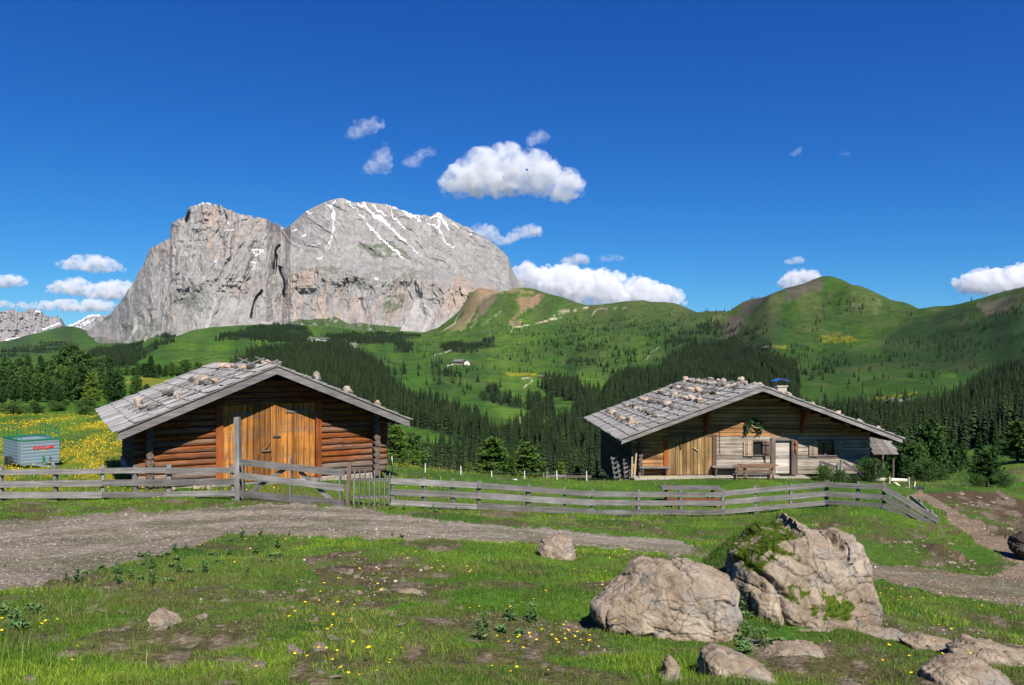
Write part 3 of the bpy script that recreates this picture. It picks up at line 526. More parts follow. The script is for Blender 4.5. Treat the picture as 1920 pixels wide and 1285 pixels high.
def range_(name, top, base, Yd, col, snowl, seed, depth):
    ps = np.arange(top[0][0], top[-1][0], 0.9); n = 90
    tt, pp = np.meshgrid(np.linspace(0, 1, n), ps, indexing='ij')
    t0 = np.interp(ps, *zip(*top))+(fbm(ps/4, ps*0, 4, seed)-0.5)*4
    rr = base*(1-tt)+t0[None]*tt
    a = pp+(fbm(pp/14, rr/20, 3, seed+1)-0.5)*14
    Ym = Yd+depth*tt-ridged(a/12, rr/24, 4, seed+2)*depth*0.2-fbm(pp/3, rr/3, 4, seed+3)*depth*0.08
    cc = np.tile(np.array(col), pp.shape+(1,)); cc = mixc(cc, sstep(0.45, 0.7, fbm(pp/6, rr/9, 4, seed+4))*0.5, np.array(col)*0.65)
    cc = mixc(cc, sstep(0.5, 0.6, fbm(a/6, rr/20, 4, seed+5))*(rr > base-34)*0.6, (0.42, 0.33, 0.27))
    s = np.zeros(pp.shape)
    for L, w in snowl:
        s = np.maximum(s, 1-sstep(w*0.5, w*1.2, pdist(pp, rr+(fbm(pp/3, rr/3, 3, 7)-0.5)*3, L)))
    cc = mixc(cc, s, (0.82, 0.84, 0.88))
    V = np.stack([(pp-CX)/F*Ym, Ym, (HZ-rr)/F*Ym], -1).reshape(-1, 3)
    bk = V[-len(ps):]+np.array([0, depth, -depth*0.9]); V = np.concatenate([V, bk])
    l0 = (n-1)*len(ps)+np.arange(len(ps)); l1 = n*len(ps)+np.arange(len(ps))
    o = npmesh(name, V, np.concatenate([idx_grid(n, len(ps)), np.stack([l0[:-1], l0[1:], l1[1:], l1[:-1]], 1)]), tm.m, smooth=True, cols=np.concatenate([cc.reshape(-1, 3), bk*0+0.3]))
    return tag(o, kind='structure')
range_('far_mountain', [(-260,640),(-200,600),(-120,590),(-60,598),(0,585),(12,583),(24,579),(34,588),(44,584),(55,579),(68,581),(77,584),(88,592),(96,595),(106,593),(114,597),(117,606),(130,622),(150,650)], 662, 12500, (0.30, 0.275, 0.265), [([(80,618),(96,612),(112,606)], 1.6), ([(12,638),(36,634)], 2.0), ([(64,622),(70,628)], 1.2), ([(66,583),(76,585)], 1.0)], 201, 2200)
range_('snowy_mountain', [(60,660),(100,626),(112,618),(135,608),(150,601),(162,594),(172,590),(184,590),(196,592),(215,594),(240,590),(300,600)], 664, 15500, (0.32, 0.30, 0.29), [([(128,612),(150,602),(165,594),(178,590),(186,592)], 2.2), ([(140,616),(165,602)], 1.2), ([(150,614),(175,600)], 1.0)], 231, 2400)

# ---------------------------------------------------------------- clouds: soft volumes high above the ranges
def cloud_mat(name, dens, nz, sc_):
    m = bpy.data.materials.new(name); m.use_nodes = True; t = m.node_tree; t.nodes.clear()
    o = t.nodes.new('ShaderNodeOutputMaterial'); v = t.nodes.new('ShaderNodeVolumePrincipled')
    v.inputs['Color'].default_value = (0.90, 0.90, 0.91, 1); v.inputs['Anisotropy'].default_value = 0.0
    tc = t.nodes.new('ShaderNodeTexCoord'); n = t.nodes.new('ShaderNodeTexNoise'); n.inputs['Scale'].default_value = sc_; n.inputs['Detail'].default_value = 8; n.inputs['Roughness'].default_value = 0.68
    r = t.nodes.new('ShaderNodeMapRange'); r.inputs['From Min'].default_value = nz; r.inputs['From Max'].default_value = nz+0.2; r.inputs['To Max'].default_value = dens
    t.links.new(tc.outputs['Object'], n.inputs['Vector']); t.links.new(n.outputs[0], r.inputs[0]); t.links.new(r.outputs[0], v.inputs['Density'])
    t.links.new(v.outputs[0], o.inputs['Volume']); return m
CM1 = cloud_mat('cumulus', 0.010, 0.43, 1/150.0); CM2 = cloud_mat('thin_cloud', 0.0055, 0.46, 1/110.0)
def cloud(outline, Yd, label, thick=0.6, mat=None, seed=0, bump=0.10):
    """heap of puffs filling the outline, fused into one closed hull"""
    O = np.array(outline, float); c = O.mean(0); k = Yd/F; r = np.random.default_rng(seed)
    x0, x1, y0, y1 = O[:, 0].min(), O[:, 0].max(), O[:, 1].min(), O[:, 1].max(); W, Hh = x1-x0, y1-y0
    q = np.stack([r.uniform(x0, x1, 4000), r.uniform(y0, y1, 4000)], 1); q = q[inpoly(q[:, 0], q[:, 1], O)]
    d = pdist(q[:, 0], q[:, 1], np.vstack([O, O[:1]])); bm = bmesh.new(); m = min(W, Hh)
    order = np.argsort(-d); core = order[:int(len(order)*.45)]
    sel = list(r.choice(core, min(60, len(core)), replace=False))
    edge = order[int(len(order)*.3):]; sel += list(r.choice(edge, min(150, len(edge)), replace=False))
    Tk = thick*m*0.6
    for n_, i in enumerate(sel):
        big = n_ < 60; rad = d[i]*r.uniform(.8, 1.05) if big else min(d[i]+m*.02, m*.16)*r.uniform(.75, 1.15)
        rad = max(rad, m*.045); dep = r.uniform(-1, 1)*Tk*min(1, d[i]/(m*.3)+.1)
        bmesh.ops.create_icosphere(bm, subdivisions=2, radius=rad*k, matrix=Matrix.Translation(((q[i, 0]-c[0])*k, dep*k, -(q[i, 1]-c[1])*k))@Matrix.Diagonal((1, 1, .92, 1)))
    me = bpy.data.meshes.new('cloud'); bm.to_mesh(me); bm.free(); me.materials.append(mat or CM1)
    o = link(bpy.data.objects.new('cloud', me)); rm = o.modifiers.new('fuse', 'REMESH'); rm.mode = 'VOXEL'; rm.voxel_size = max(W, Hh)*k/150; rm.use_smooth_shade = True
    tx = bpy.data.textures.get('puffs%d' % seed) or bpy.data.textures.new('puffs%d' % seed, 'CLOUDS'); tx.noise_scale = m*k*.22; tx.noise_depth = 4
    dm = o.modifiers.new('billow', 'DISPLACE'); dm.texture = tx; dm.texture_coords = 'LOCAL'; dm.strength = m*k*.26; dm.mid_level = .5
    o.location = ((c[0]-CX)*k, Yd, (HZ-c[1])*k)
    return tag(o, label, 'cloud')
cloud([(822,338),(828,352),(822,362),(850,366),(900,368),(950,366),(1000,368),(1045,378),(1075,376),(1095,362),(1092,335),(1075,322),(1050,320),(1040,302),(1012,290),(985,276),(955,275),(925,278),(890,286),(865,300),(845,318)], 8200, 'largest flat bottomed cumulus cloud floating alone above the grey massif', 0.8, CM1, 1)
cloud([(962,494),(985,492),(1020,500),(1060,496),(1100,502),(1150,508),(1200,518),(1245,532),(1280,545),(1292,556),(1285,572),(1240,580),(1150,578),(1060,578),(1000,570),(975,545),(955,520)], 19500, 'long bright cloud bank lying on the grassy ridge right of the massif', 0.9, CM1, 2)
cloud([(1045,492),(1060,480),(1085,475),(1104,480),(1106,494),(1085,498),(1060,498)], 12000, 'small white puff sitting on top of the long cloud bank', 0.7, CM1, 3)
cloud([(1112,484),(1130,476),(1160,478),(1180,486),(1160,491),(1130,491)], 12000, 'thin flat wisp just right of the puff above the cloud bank', 0.6, CM2, 4)
cloud([(645,262),(655,240),(672,226),(690,225),(718,216),(720,240),(705,250),(680,256),(660,262)], 7600, 'highest slanted cloud puff above the summit', 0.7, CM2, 5)
cloud([(676,325),(692,295),(712,278),(728,264),(735,290),(735,320),(720,328),(705,324),(690,327)], 7600, 'upright triangular cloud scrap below the highest puff', 0.7, CM2, 6)
cloud([(748,306),(765,292),(790,280),(818,276),(816,290),(796,296),(785,312),(765,314)], 7600, 'ragged cloud scrap between the triangular scrap and the largest cloud', 0.6, CM2, 7)
cloud([(985,262),(995,247),(1015,243),(1035,258),(1025,268),(1005,272),(990,278)], 8000, 'faint wisp directly above the right shoulder of the largest cloud', 0.6, CM2, 8, 0.16)
cloud([(876,432),(890,420),(908,418),(930,426),(936,440),(955,450),(940,462),(905,446)], 10200, 'cloud scrap touching the right flank of the massif', 0.7, CM1, 9)
cloud([(935,458),(950,440),(970,426),(1000,420),(1018,430),(1012,443),(975,448),(950,462)], 10200, 'oval cloud just clear of the right flank of the massif', 0.7, CM1, 10)
cloud([(98,492),(125,487),(150,478),(178,477),(200,480),(220,490),(240,508),(215,510),(180,514),(150,508),(115,506)], 13200, 'lens shaped cloud highest on the left of the massif', 0.8, CM1, 11)
cloud([(-40,536),(-20,520),(10,516),(30,513),(45,524),(55,532),(35,538),(0,542)], 19500, 'rounded cloud cut by the left edge of the photo', 0.8, CM1, 12)
cloud([(82,540),(100,528),(135,520),(160,522),(175,534),(215,524),(250,528),(262,545),(250,560),(200,565),(140,556),(90,550)], 20000, 'wide cloud with two humps behind the left flank of the massif', 0.8, CM1, 13)
cloud([(-80,568),(0,562),(60,566),(110,560),(180,558),(230,570),(240,585),(150,588),(80,584),(0,578),(-80,582)], 21500, 'long low cloud streak over the far left mountains', 0.8, CM1, 14, 0.2)
cloud([(1466,492),(1480,482),(1500,480),(1510,488),(1505,495),(1480,496)], 12000, 'small oval puff above the green hill summit', 0.7, CM1, 15)
cloud([(1462,528),(1478,510),(1495,504),(1520,508),(1540,518),(1530,535),(1490,545),(1466,540)], 19500, 'cloud tucked behind the left shoulder of the green hill', 0.8, CM1, 16)
cloud([(1782,530),(1805,514),(1835,502),(1870,504),(1895,500),(1925,490),(1990,500),(1990,545),(1930,552),(1870,556),(1810,552),(1790,545)], 19500, 'white cloud behind the dark ridge at the right edge', 0.8, CM1, 17)
cloud([(1478,290),(1490,278),(1505,276),(1500,290),(1488,294)], 8000, 'left of two tiny faint wisps high on the right', 0.6, CM2, 18, 0.2)
cloud([(1568,288),(1580,282),(1602,290),(1590,294)], 8000, 'right of two tiny faint wisps high on the right', 0.6, CM2, 19, 0.2)
# ---------------------------------------------------------------- conifers of the valley
rng = np.random.default_rng(5)
def needle_mat(name, a, b, c):
    t = NT(name, 0.9, 0.08); oi = t.n('ShaderNodeObjectInfo')
    n = t.noise(t.coord((1, 1, 1), 'Object'), 1.6, 4, 0.6)
    cc = t.ramp(n, [(0.3, a), (0.5, b), (0.7, c)])
    cc = t.mix(cc, t.ramp(oi.outputs['Random'], [(0, 0.6), (0.5, 1.0), (1, 1.5)]), 0.75, 'MULTIPLY')
    cc = t.mix(cc, t.ramp(oi.outputs['Random'], [(0, (0.8, 1.0, 1.1)), (0.5, (1.0, 1.0, 1.0)), (1, (1.3, 1.05, 0.8))]), 0.6, 'MULTIPLY')
    t.color(cc); t.b.inputs['Subsurface Weight'].default_value = 0.0
    return t.m
M_SPR = needle_mat('spruce_needles', (0.013,0.024,0.009), (0.022,0.038,0.014), (0.036,0.058,0.021))
M_BARK = flat_mat('bark', (0.10, 0.075, 0.055), 0.95, var=0.35, scale=3)
def spruce_mesh(name, seed, h=18.0, w=3.1, whorls=15, nb=9):
    r = random.Random(seed); V = []; Fq = []
    for k in range(whorls):
        t = k/(whorls-1); z = h*(0.06+0.92*t); rad = w*(1-t)**0.85*(0.85+0.3*r.random())+0.16
        off = r.random()*6.28; n = max(4, int(nb*(1-0.45*t)))
        for j in range(n):
            a = off+j*6.283/n+r.uniform(-.22, .22); L = rad*r.uniform(0.62, 1.15); dr = L*r.uniform(0.28, 0.62)
            ca, sa = math.cos(a), math.sin(a); wd = L*r.uniform(0.30, 0.46)+0.08
            b = len(V); zz = z+r.uniform(-.3, .3); hk = h/whorls
            V += [(0, 0, zz+hk*0.75), (ca*L*.6-sa*wd, sa*L*.6+ca*wd, zz-dr*.35), (ca*L, sa*L, zz-dr), (ca*L*.6+sa*wd, sa*L*.6-ca*wd, zz-dr*.35), (ca*L*.55, sa*L*.55, zz-dr*.5-hk*.45)]
            Fq += [(b, b+1, b+2), (b, b+2, b+3), (b+1, b+4, b+2), (b+4, b+3, b+2)]
    b = len(V); V += [(0, 0, h*1.03)]+[(0.22*math.cos(x), 0.22*math.sin(x), h*.93) for x in (0, 2.1, 4.2)]; Fq += [(b, b+1, b+2), (b, b+2, b+3), (b, b+3, b+1)]
    nl = len(Fq); b = len(V)
    for q in range(5): V += [(0.22*math.cos(q*1.257), 0.22*math.sin(q*1.257), -1.0), (0.14*math.cos(q*1.257), 0.14*math.sin(q*1.257), h*.5)]
    for q in range(5): q2 = (q+1) % 5; Fq += [(b+2*q, b+2*q2, b+2*q2+1), (b+2*q, b+2*q2+1, b+2*q+1)]
    me = bpy.data.meshes.new(name); me.from_pydata(V, [], Fq); me.materials.append(M_SPR); me.materials.append(M_BARK)
    for p in me.polygons: p.material_index = 1 if p.index >= nl else 0
    me.update(); return me
SPR = [spruce_mesh('spruce', s, 18, w, wh) for s, w, wh in ((1, 3.0, 15), (2, 2.5, 16), (3, 3.5, 14), (4, 2.8, 13))]
pts = []
for P, y0, y1, dens, (h0, h1) in FOREST:
    P = np.array(P, float)
    x0, x1 = P[:, 0].min(), P[:, 0].max(); u0, u1 = (x0-CX)/F, (x1-CX)/F
    ya, yb = y0, y1
    # uniform in area: p(Y) ~ Y ; first find the span of distances whose ground shows inside the polygon
    tY = np.exp(np.linspace(math.log(ya), math.log(yb), 160)); tu = np.linspace(u0, u1, 60); a, b = np.meshgrid(tu, tY)
    ok = inpoly(CX+F*a, far_row(CX+F*a, b), P)
    if not ok.any(): continue
    rows = np.where(ok.any(1))[0]; ya, yb = tY[rows[0]]*0.98, tY[rows[-1]]*1.02
    area = (u1-u0)*(yb*yb-ya*ya)/2
    n = int(min(area/1e4*dens, 160000)); Yr = np.sqrt(rng.random(n)*(yb*yb-ya*ya)+ya*ya); ur = u0+(u1-u0)*rng.random(n)
    pr = far_row(CX+F*ur, Yr); xr = ur*Yr
    jx = (fbm(xr/70, Yr/110, 4, 401)-0.5)*40; jy = (fbm(xr/60, Yr/100, 4, 403)-0.5)*16
    if dens >= 100: jx *= 0.5; jy *= 0.5
    k = inpoly(CX+F*ur+jx, pr+jy, P)
    cl_ = fbm(xr/45, Yr/60, 3, 407)
    k &= cl_ > (0.30 if dens >= 100 else 0.47 if dens >= 45 else 0.52)
    hh = h0*0.8+(h1-h0*0.8)*rng.random(n)**.8
    pts.append(np.stack([xr[k], Yr[k], hh[k]], 1))
# scattered single trees on the open meadows
n = 5200; ur = rng.uniform(-0.35, 0.66, n); Yr = np.sqrt(rng.random(n)*(3300**2-600**2)+600**2); xr = ur*Yr
k = (fbm(xr/130, Yr/160, 4, 409) > 0.58) & (far_row(CX+F*ur, Yr) > 560); pts.append(np.stack([xr[k], Yr[k], rng.uniform(7, 14, k.sum())], 1))
# singles seen in the photo: column, row of the foot, height
for a, b, hgt in ((739,703,20),(742,703,12),(800,723,13),(815,715,12),(822,722,14),(868,735,12),(883,732,11),(871,741,9),(762,712,8),(783,703,8),(1262,0,0),(1572,762,13),(1563,765,9),(1610,760,14),(1615,762,15),(1548,748,13),(1590,764,8),(1640,712,9),(1753,742,14),(1747,722,12),(1690,740,10),(1655,745,9),(1540,735,14),(1545,757,11),(1602,708,12),(1618,722,10),(1590,728,11),(1592,720,12),(1610,716,13)):
    if hgt:
        q = hit(a, b, 500, 4000)
        if q: pts.append(np.array([[q[0], q[1], hgt]]))
pts = np.concatenate(pts); zt = ground_z(pts[:, 0], pts[:, 1])
# leave out what the near hill crest or the frame hides from every nearby viewpoint
pp = CX+F*pts[:, 0]/pts[:, 1]; rt = HZ-F*(zt+pts[:, 2])/pts[:, 1]
k = (pp > -80) & (pp < 2000) & (rt < 925); pts = pts[k]; zt = zt[k]; pp = pp[k]
print('conifers', len(pts))
sx = pts[:, 2]/18.0*rng.uniform(0.92, 1.1, len(pts)); sw = sx*rng.uniform(0.75, 1.55, len(pts)); rot = rng.uniform(0, 6.283, len(pts)); kind = rng.integers(0, 4, len(pts))
# those that show largest are individuals
hide = ((pp > 205) & (pp < 740) & (zt*F/pts[:, 1] < -30)) | ((pp > 1120) & (pp < 1660) & (HZ-F*zt/pts[:, 1] > 800))
size = pts[:, 2]/pts[:, 1]*np.where(hide, 0.05, 1.0)
order = np.argsort(-size); ind = order[:280]; rest = order[280:]
protos = []
for j, i in enumerate(ind):
    o = bpy.data.objects.new('spruce_tree', SPR[kind[i]])
    o.location = (pts[i, 0], pts[i, 1], zt[i]-0.3); o.scale = (sw[i], sw[i], sx[i]); o.rotation_euler = (0, 0, rot[i]); link(o)
    tag(o, 'dark narrow spruce in the dense valley forest below the huts', 'spruce', 'spruces of the valley forest that stand nearest')
    if len(protos) < 4 and all(o.data is not p.data for p in protos): protos.append(o)
me = bpy.data.meshes.new('spruce_forest'); me.vertices.add(len(rest))
me.vertices.foreach_set('co', np.stack([pts[rest, 0], pts[rest, 1], zt[rest]-0.3], 1).astype(np.float32).ravel())
for nm, dt, arr in (('scl', 'FLOAT_VECTOR', np.stack([sw[rest], sw[rest], sx[rest]], 1)), ('rot', 'FLOAT', rot[rest]), ('kind', 'INT', kind[rest])):
    at = me.attributes.new(nm, dt, 'POINT'); at.data.foreach_set('vector' if dt == 'FLOAT_VECTOR' else 'value', np.ascontiguousarray(arr, np.int32 if dt == 'INT' else np.float32).ravel())
fo = link(bpy.data.objects.new('spruce_forest', me)); tag(fo, kind='stuff')
def scatter(obj, sources):
    g = bpy.data.node_groups.new('scatter_instances', 'GeometryNodeTree')
    g.interface.new_socket('Geometry', in_out='INPUT', socket_type='NodeSocketGeometry'); g.interface.new_socket('Geometry', in_out='OUTPUT', socket_type='NodeSocketGeometry')
    gi = g.nodes.new('NodeGroupInput'); go = g.nodes.new('NodeGroupOutput'); ip = g.nodes.new('GeometryNodeInstanceOnPoints'); ji = g.nodes.new('GeometryNodeJoinGeometry')
    for s in reversed(sources):
        oi = g.nodes.new('GeometryNodeObjectInfo'); oi.inputs['Object'].default_value = s; oi.inputs['As Instance'].default_value = True; oi.transform_space = 'ORIGINAL'
        g.links.new(oi.outputs['Geometry'], ji.inputs[0])
    def na(n, t):
        a = g.nodes.new('GeometryNodeInputNamedAttribute'); a.data_type = t; a.inputs['Name'].default_value = n; return a.outputs['Attribute']
    ip.inputs['Pick Instance'].default_value = True
    cx = g.nodes.new('ShaderNodeCombineXYZ'); g.links.new(na('rot', 'FLOAT'), cx.inputs[2]); er = g.nodes.new('FunctionNodeEulerToRotation'); g.links.new(cx.outputs[0], er.inputs[0])
    g.links.new(gi.outputs[0], ip.inputs['Points']); g.links.new(ji.outputs[0], ip.inputs['Instance']); g.links.new(na('kind', 'INT'), ip.inputs['Instance Index'])
    g.links.new(er.outputs[0], ip.inputs['Rotation']); g.links.new(na('scl', 'FLOAT_VECTOR'), ip.inputs['Scale']); g.links.new(ip.outputs[0], go.inputs[0])
    md = obj.modifiers.new('scatter', 'NODES'); md.node_group = g
scatter(fo, protos)
# ---------------------------------------------------------------- mesh builder for the timber things
class MB:
    def __init__(s): s.V = []; s.F = []
    def box(s, x0, x1, y0, y1, z0, z1, jit=0.0, rnd=random):
        b = len(s.V); j = lambda: rnd.uniform(-jit, jit) if jit else 0
        for z in (z0, z1):
            for x, y in ((x0, y0), (x1, y0), (x1, y1), (x0, y1)): s.V.append((x+j(), y+j(), z+j()))
        s.F += [(b, b+3, b+2, b+1), (b+4, b+5, b+6, b+7), (b, b+1, b+5, b+4), (b+1, b+2, b+6, b+5), (b+2, b+3, b+7, b+6), (b+3, b, b+4, b+7)]
        return s
    def beam(s, p, q, w, h, up=(0, 0, 1), n=1, jit=0.0, rnd=random, taper=1.0):
        """rectangular bar from p to q, w across, h along 'up'"""
        p, q, up = Vector(p), Vector(q), Vector(up); d = (q-p).normalized(); sd = d.cross(up)
        if sd.length < 1e-4: sd = d.cross(Vector((1, 0, 0)))
        sd.normalize(); u = sd.cross(d).normalized(); b = len(s.V)
        for i in range(n+1):
            c = p.lerp(q, i/n); k = 1+(taper-1)*i/n; o = Vector((rnd.uniform(-jit, jit), rnd.uniform(-jit, jit), rnd.uniform(-jit, jit))) if jit else Vector()
            for a, e in ((-.5, -.5), (.5, -.5), (.5, .5), (-.5, .5)): s.V.append(tuple(c+o+sd*a*w*k+u*e*h*k))
        for i in range(n):
            for k in range(4):
                a, c = b+i*4+k, b+i*4+(k+1) % 4; s.F.append((a, a+4, c+4, c))
        s.F += [(b, b+1, b+2, b+3), (b+n*4+3, b+n*4+2, b+n*4+1, b+n*4)]
        return s
    def tube(s, p, q, r, r2=None, n=10, seg=1, jit=0.0, rj=0.0, rnd=random):
        p, q = Vector(p), Vector(q); d = (q-p).normalized(); a = d.orthogonal().normalized(); c = d.cross(a); b = len(s.V); r2 = r if r2 is None else r2
        ph = [1+rnd.uniform(-rj, rj) for _ in range(n)]
        for i in range(seg+1):
            t = i/seg; o = Vector((rnd.uniform(-jit, jit),)*3) if jit else Vector()
            for k in range(n):
                an = 6.28318*k/n; rr = (r+(r2-r)*t)*ph[k]*(1+rnd.uniform(-rj, rj)*0.5); s.V.append(tuple(p.lerp(q, t)+o+a*math.cos(an)*rr+c*math.sin(an)*rr))
        for i in range(seg):
            for k in range(n):
                k2 = (k+1) % n; s.F.append((b+i*n+k, b+i*n+k2, b+(i+1)*n+k2, b+(i+1)*n+k))
        s.F += [tuple(b+n-1-k for k in range(n)), tuple(b+seg*n+k for k in range(n))]
        return s
    def poly(s, pts): b = len(s.V); s.V += [tuple(p) for p in pts]; s.F.append(tuple(range(b, b+len(pts)))); return s
    def prism(s, pts, d):
        """closed polygon extruded by vector d"""
        b = len(s.V); n = len(pts); d = Vector(d); s.V += [tuple(p) for p in pts]+[tuple(Vector(p)+d) for p in pts]
        s.F += [tuple(b+n-1-k for k in range(n)), tuple(b+n+k for k in range(n))]+[(b+k, b+(k+1) % n, b+n+(k+1) % n, b+n+k) for k in range(n)]
        return s
    def build(s, name, mat, parent=None, smooth=False, bevel=0.0, loc=None, rot=None):
        me = bpy.data.meshes.new(name); me.from_pydata(s.V, [], s.F); me.materials.append(mat)
        if bevel:
            bm = bmesh.new(); bm.from_mesh(me); bmesh.ops.recalc_face_normals(bm, faces=bm.faces)
            bmesh.ops.bevel(bm, geom=[e for e in bm.edges if e.is_manifold and e.calc_face_angle(0) > 0.6], offset=bevel, segments=1, affect='EDGES', clamp_overlap=True)
            bm.to_mesh(me); bm.free()
        if smooth:
            for p in me.polygons: p.use_smooth = True
        me.update(); o = link(bpy.data.objects.new(name, me), parent)
        if loc: o.location = loc
        if rot: o.rotation_euler = rot
        return o
def copy_tree(o, parent=None):
    c = o.copy(); COL.objects.link(c)
    if parent: c.parent = parent
    for ch in list(o.children): copy_tree(ch, c)
    return c

GREY = ((0.085, 0.078, 0.073), (0.19, 0.18, 0.172), (0.31, 0.295, 0.28))
M_GX = wood('weathered_board', *GREY, axis='x'); M_GY = wood('weathered_board_deep', *GREY, axis='y'); M_GZ = wood('weathered_board_upright', *GREY, axis='z')
M_SH = wood('shingle', (0.18, 0.17, 0.16), (0.35, 0.335, 0.325), (0.50, 0.485, 0.465), axis='x', board=0.31, baxis='y', scale=0.8, bump=0.4)
M_SHC = wood('cabin_shingle', (0.14, 0.13, 0.12), (0.31, 0.295, 0.28), (0.45, 0.43, 0.41), axis='x', board=0.24, baxis='y', scale=0.8, bump=0.4)
M_LOG = wood('log_brown', (0.022, 0.008, 0.004), (0.19, 0.054, 0.014), (0.44, 0.165, 0.045), axis='x', bump=0.8, weather=0.75)
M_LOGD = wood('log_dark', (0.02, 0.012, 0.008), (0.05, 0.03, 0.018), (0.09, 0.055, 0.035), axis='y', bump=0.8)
M_LOGG = wood('log_grey', (0.07, 0.05, 0.04), (0.20, 0.15, 0.12), (0.34, 0.27, 0.21), axis='x', bump=0.8)
M_LOGE = flat_mat('log_end', (0.115, 0.085, 0.068), 0.9, var=0.5, scale=9)
M_DOOR = wood('barn_door_board', (0.15, 0.045, 0.01), (0.40, 0.155, 0.03), (0.62, 0.33, 0.10), axis='z', board=0.215, baxis='x', bump=0.4, weather=0.45)
M_DOORP = wood('barn_door_post', (0.12, 0.03, 0.01), (0.30, 0.085, 0.022), (0.40, 0.14, 0.045), axis='z')
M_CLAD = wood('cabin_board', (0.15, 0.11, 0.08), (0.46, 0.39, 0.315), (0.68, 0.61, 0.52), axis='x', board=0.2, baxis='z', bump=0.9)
M_CLADO = wood('cabin_board_orange', (0.09, 0.04, 0.016), (0.32, 0.165, 0.068), (0.50, 0.30, 0.14), axis='x', board=0.2, baxis='z', bump=0.9)  # sheltered wood's brown, deepened to paint some eave shade into the gable boards
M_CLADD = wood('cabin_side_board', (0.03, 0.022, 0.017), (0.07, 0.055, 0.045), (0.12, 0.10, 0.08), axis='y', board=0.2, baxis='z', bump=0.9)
M_CDOOR = wood('cabin_barn_door', (0.14, 0.08, 0.045), (0.42, 0.26, 0.11), (0.60, 0.42, 0.2), axis='z', board=0.22, baxis='x', bump=0.5)
M_WHITE = wood('pale_door_board', (0.42, 0.35, 0.29), (0.62, 0.55, 0.48), (0.75, 0.69, 0.62), axis='x', board=0.2, baxis='z', bump=0.3)
M_POSTC = wood('door_post', (0.06, 0.045, 0.036), (0.16, 0.125, 0.105), (0.24, 0.2, 0.17), axis='z')
M_SHUT = wood('shutter', (0.16, 0.11, 0.075), (0.34, 0.26, 0.19), (0.47, 0.38, 0.29), axis='z', board=0.12, baxis='x')
M_TBL = wood('table_wood', (0.075, 0.045, 0.03), (0.17, 0.105, 0.07), (0.27, 0.18, 0.125), axis='x')
M_TBR = wood('reddish_bench_wood', (0.10, 0.035, 0.02), (0.25, 0.085, 0.05), (0.33, 0.14, 0.09), axis='x')
M_PALE = wood('pale_planks', (0.38, 0.30, 0.19), (0.55, 0.45, 0.30), (0.66, 0.56, 0.40), axis='x', board=0.2, baxis='y')
M_CONC = flat_mat('terrace_slab', (0.30, 0.27, 0.24), 0.95, var=0.3, scale=2)
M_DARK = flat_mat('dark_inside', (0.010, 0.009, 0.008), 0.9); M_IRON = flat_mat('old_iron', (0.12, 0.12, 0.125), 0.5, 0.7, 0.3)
M_STONE = stone_mat('roof_stone', (0.20, 0.165, 0.13), (0.36, 0.31, 0.26), (0.52, 0.47, 0.41), 3.0, (0.36, 0.20, 0.10), 0.8, 0.05)
M_STONEG = stone_mat('grey_stone', (0.08, 0.075, 0.07), (0.14, 0.13, 0.12), (0.24, 0.22, 0.2), 3.0, None, 0.8, 0.05)
M_FND = stone_mat('foundation_stone', (0.16, 0.13, 0.10), (0.33, 0.28, 0.23), (0.48, 0.42, 0.35), 2.0, None, 0.8, 0.05)

def rock_mesh(name, seed, sx=1, sy=1, sz=0.7, sub=3, rough=0.35, freq=1.3, mat=None, cut=0):
    """angular stone: sphere clipped by random planes then roughened; unit half-size"""
    bm = bmesh.new(); bmesh.ops.create_icosphere(bm, subdivisions=sub, radius=1.0); r = random.Random(seed)
    pl = [(Vector((r.gauss(0, 1), r.gauss(0, 1), r.gauss(0, 1))).normalized(), r.uniform(0.55, 0.86)) for _ in range(14 if not cut else cut)]
    co = np.array([v.co[:] for v in bm.verts])
    for n, d in pl:
        n = np.array(n); k = co@n; co = np.where((k > d)[:, None], co-(k-d)[:, None]*n*0.93, co)
    sdd = seed*7.7
    nn = fbm(co[:, 0]*freq+sdd+co[:, 2]*1.9, co[:, 1]*freq-sdd+co[:, 2]*1.3, 5, seed)-0.5+0.5*(fbm(co[:, 2]*freq*2.2+sdd, co[:, 0]*freq*1.7-co[:, 1], 4, seed+3)-0.5)
    co = co*(1+nn*rough)[:, None]*np.array((sx, sy, sz))
    for v, c in zip(bm.verts, co): v.co = c
    me = bpy.data.meshes.new(name); bm.to_mesh(me); bm.free(); me.materials.append(mat or M_STONE); return me
RS = [rock_mesh('roof_stone', 11+k, 1, r_, z_, 2, 0.5) for k, (r_, z_) in enumerate(((.7, .5), (.85, .6), (.6, .7), (.9, .45), (.75, .65), (.65, .4)))]
RSG = [rock_mesh('dark_roof_stone', 31+k, 1, r_, z_, 2, 0.5, mat=M_STONEG) for k, (r_, z_) in enumerate(((.8, .6), (.7, .7), (.9, .5)))]
rr = random.Random(77)

